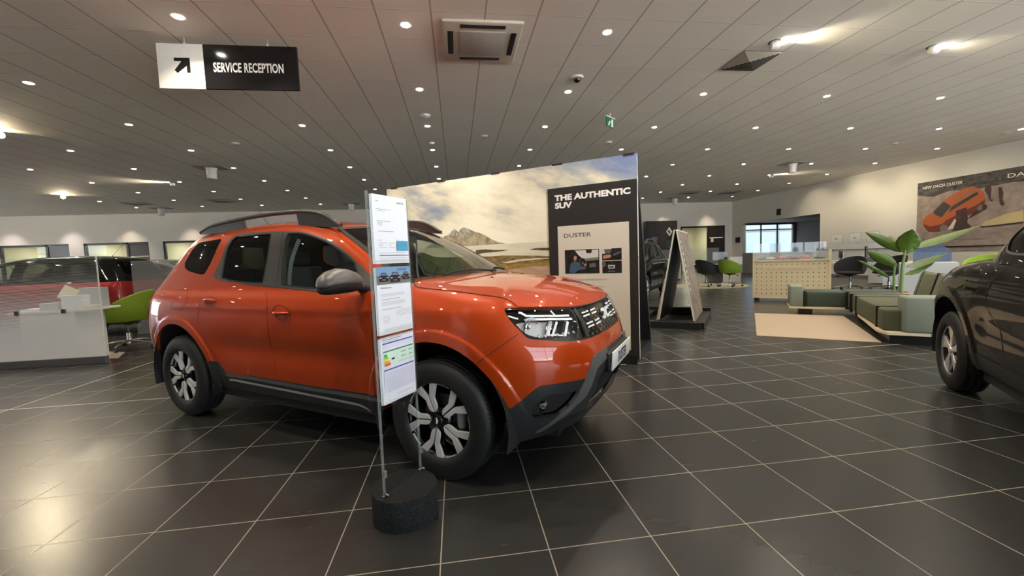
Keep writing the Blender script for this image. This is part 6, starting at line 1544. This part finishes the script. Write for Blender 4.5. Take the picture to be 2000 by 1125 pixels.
paper_box((-5.70, 6.66, 0.755), (0.20, 0.26, 0.10), M_pg, 'low stack of grey folders on the left desk left of the white box', 'folder_stack', 'folders', 0.1)
paper_box((-5.95, 6.64, 0.755), (0.22, 0.18, 0.025), M_pw, 'thin pile of white papers at the left end of the desk', 'paper_pile', 'papers', -0.2)
b = MB(); b.box(-0.10, -0.004, 0, 0.10, 0.004, 0.20, 0.001, 1); o = b.build('cream_folder', M_py); o.location = (-5.64, 6.72, 0.885); o.rotation_euler = (math.radians(-12), math.radians(28), 0); tag(o, 'cream folder propped at an angle on the grey folders', 'folder')
# paper pile, phone, cup on the return
b = MB()
for k in range(4): b.box(-0.06, -0.08, 0.012*k, 0.06, 0.08, 0.012*k+0.010, M=Tm(rz=0.25*k-0.3))
o = b.build('paper_pile', M_py); o.location = (-5.20, 6.62, 0.755); tag(o, 'cream paper pile at the right end of the left desk beside the lime green chair', 'papers')
R = thing('desk_monitor', 'small dark monitor on the desk behind the lime green chair', 'monitor', (-5.35, 9.15, 0.755), math.radians(20))
b = MB(); b.box(-0.18, -0.015, 0.10, 0.18, 0.015, 0.33, 0.004, 1); b.build('screen', M_black, R); b = MB(); b.lathe([(0.09, 0.0), (0.09, 0.008), (0.012, 0.012), (0.012, 0.15)], 20); b.build('stand', M_black, R)
R = thing('glass_desk_screen', 'second clear glass screen behind the lime green chair, left of the orange car', 'screen', (-6.05, 8.6, 0), math.radians(2))
b = MB(); b.box(0, -0.03, 0, 3.0, 0.03, 0.09); b.build('plinth', M_plinth, R)
b = MB(); b.box(0, -0.004, 0.09, 3.0, 0.004, 1.46); b.build('glass_sheet', clear('slightly_hazy_glass', (0.92, 0.93, 0.93), 0.03, 1.5, haze=0.18, hazecol=(0.6, 0.6, 0.6)), R)
R = thing('white_desk', 'white desk behind the second glass screen, mostly hidden by the orange car', 'desk', (-5.6, 8.82, 0))
b = MB(); b.box(0, 0, 0.725, 2.4, 0.8, 0.755); b.build('desktop', M_deskw, R); b = MB(); b.box(0.3, 0.02, 0.05, 2.1, 0.06, 0.725); b.build('modesty_panel', M_deskw, R); b = MB(); b.box(0.02, 0.1, 0, 0.08, 0.7, 0.725); b.box(2.32, 0.1, 0, 2.38, 0.7, 0.725); b.build('leg_frame', M_plinth, R)
b = MB(); b.prism([(-5.55, 6.74), (-4.98, 6.66), (-5.22, 7.12), (-5.62, 7.30)], 0, 0.004); tag(b.build('floor_mat', plain('beige_mat', (0.36, 0.30, 0.24), 0.8)), 'beige mat scrap on the floor under the lime green chair', 'mat')

# ------------------------------------------------------------------ pegboard counter
def pegboard():
    e = math.radians(-45); L = 1.5; R = thing('pegboard_counter', 'pale plywood pegboard counter on castors with a clear display box on top', 'counter', (7.05, 9.05, 0), e)
    g = NT('pale_plywood'); p = g.xyz(g.coord()); n = g.noise(g.comb(g.math('MULTIPLY', p[0], 2.0), p[1], g.math('MULTIPLY', p[2], 18.0)), 3.0, 4.0)
    g.set(col=g.mix(n, (0.50, 0.395, 0.235), (0.62, 0.50, 0.31)), rough=0.5); M_ply = g.m
    b = MB(); b.box(0.0, 0.0, 0.09, 0.03, 0.55, 1.15); b.box(L-0.05, 0.0, 0.09, L, 0.55, 1.19); b.build('side_panel', M_ply, R)
    b = MB(); b.box(0.0, -0.01, 0.085, L, 0.55, 0.105); b.box(0.0, -0.015, 0.95, L, 0.56, 0.975); b.build('shelf', M_ply, R)
    b = MB(); b.box(0.03, 0.012, 0.105, L-0.05, 0.027, 0.95); pb = b.build('pegboard_panel', M_ply, R)
    h = MB()
    for j in range(8):
        for i in range(14): h.lathe([(0.0, 0.0), (0.011, 0.0)], 10, M=Matrix.Translation((0.085+i*0.100, 0.0112, 0.19+j*0.098)) @ Matrix.Rotation(PI/2, 4, 'X'), caps=False)
    hh = h.build('peg_holes', M_mblack, pb); hh['kind'] = 'stuff'
    for i in range(10):
        x = 0.285+i*0.100; b = MB(); b.tube([(x, 0.011, 0.78), (x, -0.06, 0.775)], 0.011, 10); b.build('peg', M_ply, pb, 40)
    b = MB(); b.box(0.03, 0.0, 0.975, L-0.05, 0.004, 1.148); b.box(0.03, 0.54, 0.975, L-0.05, 0.544, 1.148); b.box(0.03, 0.0, 1.144, L-0.05, 0.544, 1.148); b.build('clear_display_box', clear('clear_perspex', (0.93, 0.95, 0.94), 0.03, 1.6, haze=0.10, hazecol=(0.8, 0.8, 0.8)), R)
    b = MB(); b.box(0.0, 0.0, 1.150, L-0.05, 0.012, 1.156); b.build('box_edge', M_edgew, R)
    for (x, y) in ((0.06, 0.06), (L-0.10, 0.06), (0.06, 0.49), (L-0.10, 0.49)):
        b = MB(); b.lathe([(0.0, -0.014), (0.034, -0.014), (0.036, -0.008), (0.036, 0.008), (0.034, 0.014), (0.0, 0.014)], 20, M=Tm(x, y, 0.036) @ Matrix.Rotation(PI/2, 4, 'X'), caps=False); b.box(x-0.022, y-0.022, 0.05, x+0.022, y+0.022, 0.086); b.build('castor', M_black, R, 40)
    Mr = Matrix.Translation((7.05, 9.05, 0)) @ Matrix.Rotation(e, 4, 'Z')
    items = [(0.34, 0.22, 'crumpled clear packet inside the counter display box', (0.70, 0.72, 0.76), 0.08), (0.58, 0.28, 'pink and white packet inside the counter display box', (0.55, 0.20, 0.24), 0.09), (0.83, 0.16, 'round dark red pot inside the counter display box', (0.28, 0.02, 0.04), 0.05), (1.02, 0.28, 'larger pink packet inside the counter display box', (0.62, 0.27, 0.28), 0.10), (1.28, 0.25, 'dark cap at the right end of the counter display box', (0.02, 0.02, 0.02), 0.06)]
    for i, (x, y, lab, col, h_) in enumerate(items):
        b = MB(); bm = b.b; bmesh.ops.create_icosphere(bm, subdivisions=3, radius=1.0)
        rr = random.Random(i+3)
        for v in bm.verts:
            k = 1+0.18*math.sin(7*v.co.x+i)*math.cos(6*v.co.y+2*i); v.co = Vector((v.co.x*0.10*k, v.co.y*0.07*k, (v.co.z*k+1)*h_*0.5*0.9))
        zmin = min(v.co.z for v in bm.verts)
        for v in bm.verts: v.co.z -= zmin
        o = b.build('display_item', plain('item_colour_%s' % 'abcde'[i], col, 0.35, var=0.3, scale=40), None, 30); o.matrix_world = Mr @ Matrix.Translation((x, y, 0.976)); tag(o, lab, 'merchandise')
pegboard()

# ------------------------------------------------------------------ lounge bench, rug, plant
M_fd = plain('dark_green_fabric', (0.040, 0.062, 0.046), 0.85, var=0.12, bump=0.1, scale=40)
M_fo = plain('olive_green_fabric', (0.075, 0.085, 0.050), 0.85, var=0.12, bump=0.1, scale=40)
M_fs = plain('sage_green_fabric', (0.195, 0.225, 0.18), 0.85, var=0.06, bump=0.1, scale=40)
M_fk = plain('khaki_green_fabric', (0.14, 0.150, 0.095), 0.85, var=0.08, bump=0.1, scale=40)
def sofa():
    g = NT('birch_plywood'); p = g.xyz(g.coord()); n = g.noise(g.comb(p[0], p[1], g.math('MULTIPLY', p[2], 40.0)), 6.0, 3.0)
    g.set(col=g.mix(n, (0.60, 0.50, 0.34), (0.72, 0.62, 0.44)), rough=0.5); MP = g.m
    R = thing('lounge_bench', 'L-shaped green upholstered bench on a birch plywood platform with black feet', 'bench', (5.29, 4.42, 0), math.radians(-38))
    def bx(name, x0, y0, z0, x1, y1, z1, mat, bev=0.03, M=None):
        b = MB(); b.box(x0, y0, z0, x1, y1, z1, bev, 3, M=M); return b.build(name, mat, R, 50)
    b = MB(); b.prism([(0.0, 0.0), (1.7, 0.0), (1.7, 0.70), (0.78, 0.78), (0.78, 3.2), (-0.86, 3.2), (-0.86, 2.52), (0.03, 2.52), (-0.06, 0.22)], 0.115, 0.15); b.build('platform', MP, R)
    b = MB()
    for x in (0.40, 0.80, 1.2): b.box(x-0.003, -0.002, 0.113, x+0.003, 0.3, 0.152)
    b.build('platform_joints', M_dkgrey, R)
    for (x0, y0, x1, y1) in ((0.03, 0.05, 1.6, 0.6), (0.10, 1.15, 0.7, 1.45), (0.12, 2.0, 0.7, 2.35), (-0.70, 2.58, -0.50, 2.95)):
        bx('foot', x0, y0, 0.0, x1, y1, 0.115, M_black, 0.004)
    # seats along the long side, with black straps between modules
    ys = [0.10, 0.42, 1.72, 2.16, 2.52, 3.18]
    cols = [M_fo, M_fo, M_fo, M_fo, M_fd]
    for k in range(5):
        bx('seat_cushion', (-0.02 if k < 2 else 0.0), ys[k]+0.004, 0.15, 0.70, ys[k+1]-0.004, 0.43 if k else 0.425, cols[k])
    for y in ys[1:5]: 
        b = MB(); b.box(-0.035, y-0.012, 0.12, 0.71, y+0.012, 0.436, 0.004, 1); b.build('strap', M_black, R)
    bx('seat_cushion', -0.60, 2.56, 0.15, -0.01, 3.18, 0.425, M_fd)
    b = MB(); b.box(-0.635, 2.54, 0.10, -0.60, 3.19, 0.44, 0.004, 1); b.build('strap', M_black, R)
    bx('armrest', -0.85, 2.54, 0.15, -0.64, 3.19, 0.535, M_fs)
    bx('armrest', 0.15, 0.0, 0.15, 0.62, 0.30, 0.595, M_fs)
    bx('seat_cushion', 0.72, 0.05, 0.15, 1.65, 0.66, 0.425, M_fd)
    for (y0, y1) in ((0.35, 1.10), (1.13, 1.80)):
        bx('backrest', -0.09, y0, 0.0, 0.09, y1, 0.40, M_fk, 0.04, M=Tm(0.74, 0, 0.41, 0, math.radians(14), 0))
    for y in (1.115, 0.52, 1.66):
        b = MB(); b.box(-0.096, y-0.010, 0.02, 0.096, y+0.010, 0.408, 0.003, 1, M=Tm(0.74, 0, 0.41, 0, math.radians(14), 0)); b.build('strap', M_black, R)
sofa()
b = MB(); e1 = Vector((1.10, -0.87, 0)).normalized(); e2 = Vector((1.48, 1.93, 0)).normalized(); q0 = Vector((4.23, 5.34, 0))
cr = [q0, q0+e1*1.36, q0+e1*1.36+e2*2.43, q0+e2*2.43]; b.prism([(v.x, v.y) for v in cr], 0.0005, 0.008)
tag(b.build('lounge_rug', plain('sand_beige_rug', (0.36, 0.285, 0.21), 0.9, var=0.06, bump=0.3, scale=60)), 'rectangular sand beige rug inside the L of the green bench', 'rug')
b = MB(); b.lathe([(0.0, 0.0005), (1.28, 0.0005), (1.28, 0.004), (0.0, 0.0045)], 64, M=Tm(9.0, 13.75, 0), caps=False)
tag(b.build('round_rug', plain('cream_round_rug', (0.46, 0.42, 0.29), 0.9), None, 30), 'round cream rug under the far black and lime green chairs', 'rug')
def plant():
    R = thing('potted_plant', 'tall broad-leaved green plant in a terracotta pot behind the green bench', 'plant', (8.05, 6.56, 0))
    b = MB(); b.lathe([(0.0, 0.0), (0.10, 0.0), (0.135, 0.30), (0.150, 0.30), (0.152, 0.365), (0.136, 0.365), (0.130, 0.32), (0.0, 0.32)], 36, caps=False); b.build('terracotta_pot', plain('terracotta', (0.38, 0.17, 0.11), 0.7), R, 40)
    M_st = plain('green_stem', (0.09, 0.17, 0.035), 0.55); g = NT('glossy_green_leaf'); n = g.noise(g.coord(), 14, 3.0); g.set(col=g.mix(n, (0.040, 0.080, 0.007), (0.080, 0.140, 0.013)), rough=0.38); M_lf = g.m
    g = NT('pale_leaf_underside'); n = g.noise(g.coord(), 18, 3.0); g.set(col=g.mix(n, (0.12, 0.17, 0.06), (0.20, 0.25, 0.10)), rough=0.5); M_lp = g.m
    S_ = 1/110.0; vx = Vector((0.80, -0.60, 0)); 
    # image-plane sized leaf: (bx, bz) base, (tx, tz) tip in metres sideways/up, half width, droop, depth of tip, material
    def P(x, z, d=0): return Vector((0, 0, 0))+vx*x+Vector((0.6, 0.8, 0))*d+Vector((0, 0, z))
    b = MB(); b.tube([P(-0.055, 0.32), P(-0.06, 0.7), P(-0.05, 0.86)], [0.024, 0.018, 0.012], 10); b.tube([P(0.045, 0.32), P(0.05, 0.8), P(0.075, 1.05), P(0.10, 1.22)], [0.03, 0.026, 0.018, 0.010], 10); b.build('stem', M_st, R, 50)
    def leaf(bx, bz, tx, tz, hw, bend, dep, mat, roll=0.0):
        A, B_ = P(bx, bz), P(tx, tz, dep); ax = (B_-A); L = ax.length; ax.normalize()
        side = ax.cross(Vector((0.6, 0.8, 0))).normalized(); nn = side.cross(ax).normalized(); side = (side*math.cos(roll)+nn*math.sin(roll)); nn = side.cross(ax)
        n, m_ = 16, 6; vs = []; 
        for i in range(n+1):
            f = i/n; w = hw*(math.sin(PI*min(1, f*1.02)**0.8)**0.8 if 0 < f < 1 else 0.0)+0.003; c = A+ax*(L*f)+nn*(bend*math.sin(PI*f)*L)
            for j in range(-m_//2, m_//2+1):
                t = j/(m_/2); vs.append(c+side*(w*t)+nn*(0.30*w*abs(t)-0.010*math.sin(9*f*PI)*t*t))
        k = m_+1; fs = [(i*k+j, i*k+j+1, (i+1)*k+j+1, (i+1)*k+j) for i in range(n) for j in range(m_)]
        o = mesh('leaf', vs, fs, mat, R, 180); md = o.modifiers.new('thick', 'SOLIDIFY'); md.thickness = 0.003
    leaf(0.06, 1.10, -0.48, 1.49, 0.085, 0.10, 0.05, M_lf, 0.25); leaf(0.10, 1.06, 0.12, 1.50, 0.165, 0.05, -0.18, M_lf, 0.1)
    leaf(0.16, 1.17, 0.98, 1.50, 0.07, 0.06, -0.10, M_lp, 0.5); leaf(-0.02, 0.82, -0.48, 1.12, 0.10, 0.12, -0.12, M_lf, 0.3)
    leaf(-0.12, 0.62, -0.60, 0.98, 0.035, 0.10, 0.0, M_lf, 0.2); leaf(0.10, 0.82, 0.62, 1.05, 0.06, 0.08, -0.05, M_lp, 0.5)
    leaf(0.09, 0.68, 0.50, 0.90, 0.05, 0.08, 0.05, M_lf, 0.6); leaf(0.04, 1.14, -0.10, 1.40, 0.07, 0.04, 0.22, M_lp, 0.2); leaf(-0.05, 0.80, -0.30, 1.16, 0.05, 0.06, 0.2, M_lp, 0.2)
plant()

# ------------------------------------------------------------------ far desks
M_acrylic2 = clear('thin_clear_acrylic', (0.93, 0.94, 0.94), 0.02, 1.5, haze=0.10, hazecol=(0.8, 0.8, 0.8))
M_screen = plain('dark_monitor', (0.008, 0.008, 0.009), 0.15)
def desk(loc, rz, label, w=1.6, d=0.75, panel=True):
    R = thing('white_desk', label, 'desk', loc, rz)
    b = MB(); b.box(0, 0, 0.72, w, d, 0.75, 0.003, 1); b.build('desktop', M_deskw, R)
    b = MB(); b.box(w-0.62, 0.02, 0.03, w-0.03, d-0.04, 0.72); b.build('pedestal', M_deskw, R)
    b = MB(); b.box(0.05, 0.08, 0, 0.11, 0.14, 0.72); b.box(0.05, d-0.14, 0, 0.11, d-0.08, 0.72); b.build('leg', M_black, R)
    return R
def monitor(loc, rz, label, w=0.52, h=0.32):
    R = thing('computer_monitor', label, 'monitor', loc, rz)
    b = MB(); b.box(-w/2, -0.015, 0.13, w/2, 0.015, 0.13+h, 0.004, 1); b.build('screen', M_screen, R)
    b = MB(); b.box(-0.03, 0.0, 0.0, 0.03, 0.03, 0.25); b.box(-0.12, -0.08, 0, 0.12, 0.10, 0.012); b.build('stand', M_black, R)
def acr(loc, rz, w, h, label):
    R = thing('acrylic_screen', label, 'screen', loc, rz)
    b = MB(); b.box(0, -0.003, 0.02, w, 0.003, h); b.build('sheet', M_acrylic2, R)
    b = MB(); b.box(0.1, -0.04, 0, 0.16, 0.04, 0.025); b.box(w-0.16, -0.04, 0, w-0.1, 0.04, 0.025); b.build('foot', M_plinth, R)
desk((9.1, 15.1, 0), math.radians(-37), 'white desk behind the far black and lime green chairs', 1.75)
monitor((10.1, 14.75, 0.75), math.radians(-20), 'black monitor on the far desk by the back wall')
paper_box((10.45, 14.3, 0.75), (0.42, 0.3, 0.24), M_deskw, 'white box on the far desk right of the lime green chair', rz=math.radians(-37))
R = thing('desk_phone', 'small black desk phone on the far desk beside the white box', 'phone', (9.95, 14.45, 0.75), -0.5)
b = MB(); b.box(-0.09, -0.09, 0, 0.09, 0.09, 0.05, 0.01, 2); b.build('body', M_black, R); b = MB(); b.box(-0.10, -0.09, 0.05, -0.04, 0.09, 0.085, 0.01, 2); b.build('handset', M_black, R)
acr((8.1, 15.6, 0.75), math.radians(-37), 2.1, 0.62, 'clear acrylic screen on the far desk behind the chairs')
R = thing('glass_desk_screen', 'frosted glass screen on a grey plinth at the end of the far desk', 'screen', (9.75, 12.5, 0), math.radians(-12))
b = MB(); b.box(0, -0.03, 0, 2.3, 0.03, 0.1); b.build('plinth', M_plinth, R); b = MB(); b.box(0, -0.004, 0.1, 2.3, 0.004, 0.74); b.build('panel', M_deskw, R); b = MB(); b.box(0, -0.004, 0.74, 2.3, 0.004, 1.42); b.build('glass_sheet', M_acrylic2, R)
for x in (0.3, 0.75):
    b = MB(); b.box(x-0.03, -0.012, 0.24, x+0.03, 0.0, 0.28); b.build('screen_clip', M_clips, R)
R = thing('white_cabinet', 'low white cabinet seen through the legs of the A-frame display', 'cabinet', (8.3, 17.6, 0), math.radians(-10))
b = MB(); b.box(0, 0, 0.06, 1.7, 0.5, 0.95, 0.005, 1); b.build('body', M_deskw, R); b = MB(); b.box(0.05, 0.05, 0, 1.65, 0.45, 0.06); b.build('plinth', M_black, R)
# right-hand desk group
desk((11.1, 11.5, 0), math.radians(-52), 'white desk with monitors behind the two black chairs on the right', 2.2, 0.8)
desk((12.9, 8.9, 0), math.radians(-52), 'white desk to the right of the potted plant', 2.0, 0.8)
monitor((12.35, 11.0, 0.75), math.radians(36), 'black monitor seen edge-on on the right-hand desk', 0.5, 0.34)
monitor((11.75, 11.25, 0.75), math.radians(60), 'smaller dark screen left of the edge-on monitor on the right-hand desk', 0.34, 0.22)
monitor((13.9, 8.2, 0.75), math.radians(-80), 'dark monitor on the desk below the beach poster', 0.5, 0.34)
acr((12.6, 13.1, 0.75), math.radians(-62), 2.2, 0.70, 'clear acrylic screen standing behind the right-hand desk'); desk((12.3, 13.2, 0), math.radians(-62), 'long white desk under the papers on the cream right wall', 2.4, 0.7)
for i, (v, lab) in enumerate(((15.35, 'left'), (14.55, 'middle'), (13.85, 'right'))):
    R = thing('framed_notice', 'pale framed notice on the cream wall, %s one of three in a row' % lab, 'notice', (RU-0.004, v, 1.36), -PI/2)
    b = MB(); b.box(0, -0.006, 0, 0.5, 0.0, 0.40); b.build('frame', M_pg, R); b = MB(); b.box(0.02, -0.008, 0.02, 0.48, -0.005, 0.38); b.build('sheet', M_deskw, R); b = MB(); b.box(0.16, -0.010, 0.18, 0.30, -0.007, 0.21); b.build('printed_line', M_txtk, R)
b = MB(); b.box(0, -0.3, 0, 0.9, 0.3, 0.82, 0.006, 1); o = b.build('white_cupboard', plain('pale_grey_laminate', (0.42, 0.42, 0.41), 0.5, var=0.02)); o.location = (9.95, 8.1, 0); o.rotation_euler = (0, 0, math.radians(-50)); tag(o, 'white cupboard behind the backrests of the green bench', 'cupboard')
paper_box((12.2, 10.6, 0.75), (0.3, 0.22, 0.16), plain('teal_red_box', (0.10, 0.16, 0.20), 0.5, var=0.5, scale=6), 'small teal box on the right-hand desk behind the plant leaves')
R = thing('desk_screen', 'translucent blue and white desk screen behind the potted plant', 'screen', (11.9, 9.35, 0.75), math.radians(-52))
b = MB(); b.prism([(0.0, 0.0), (0.7, 0.0), (0.7, 0.25), (0.42, 0.55), (0.0, 0.50)], 0, 0.006, 'Y'); b.build('sheet', clear('blue_tinted_screen', (0.55, 0.66, 0.85), 0.05, 1.45, haze=0.2, hazecol=(0.35, 0.45, 0.65)), R)
bpy.context.view_layer.update()
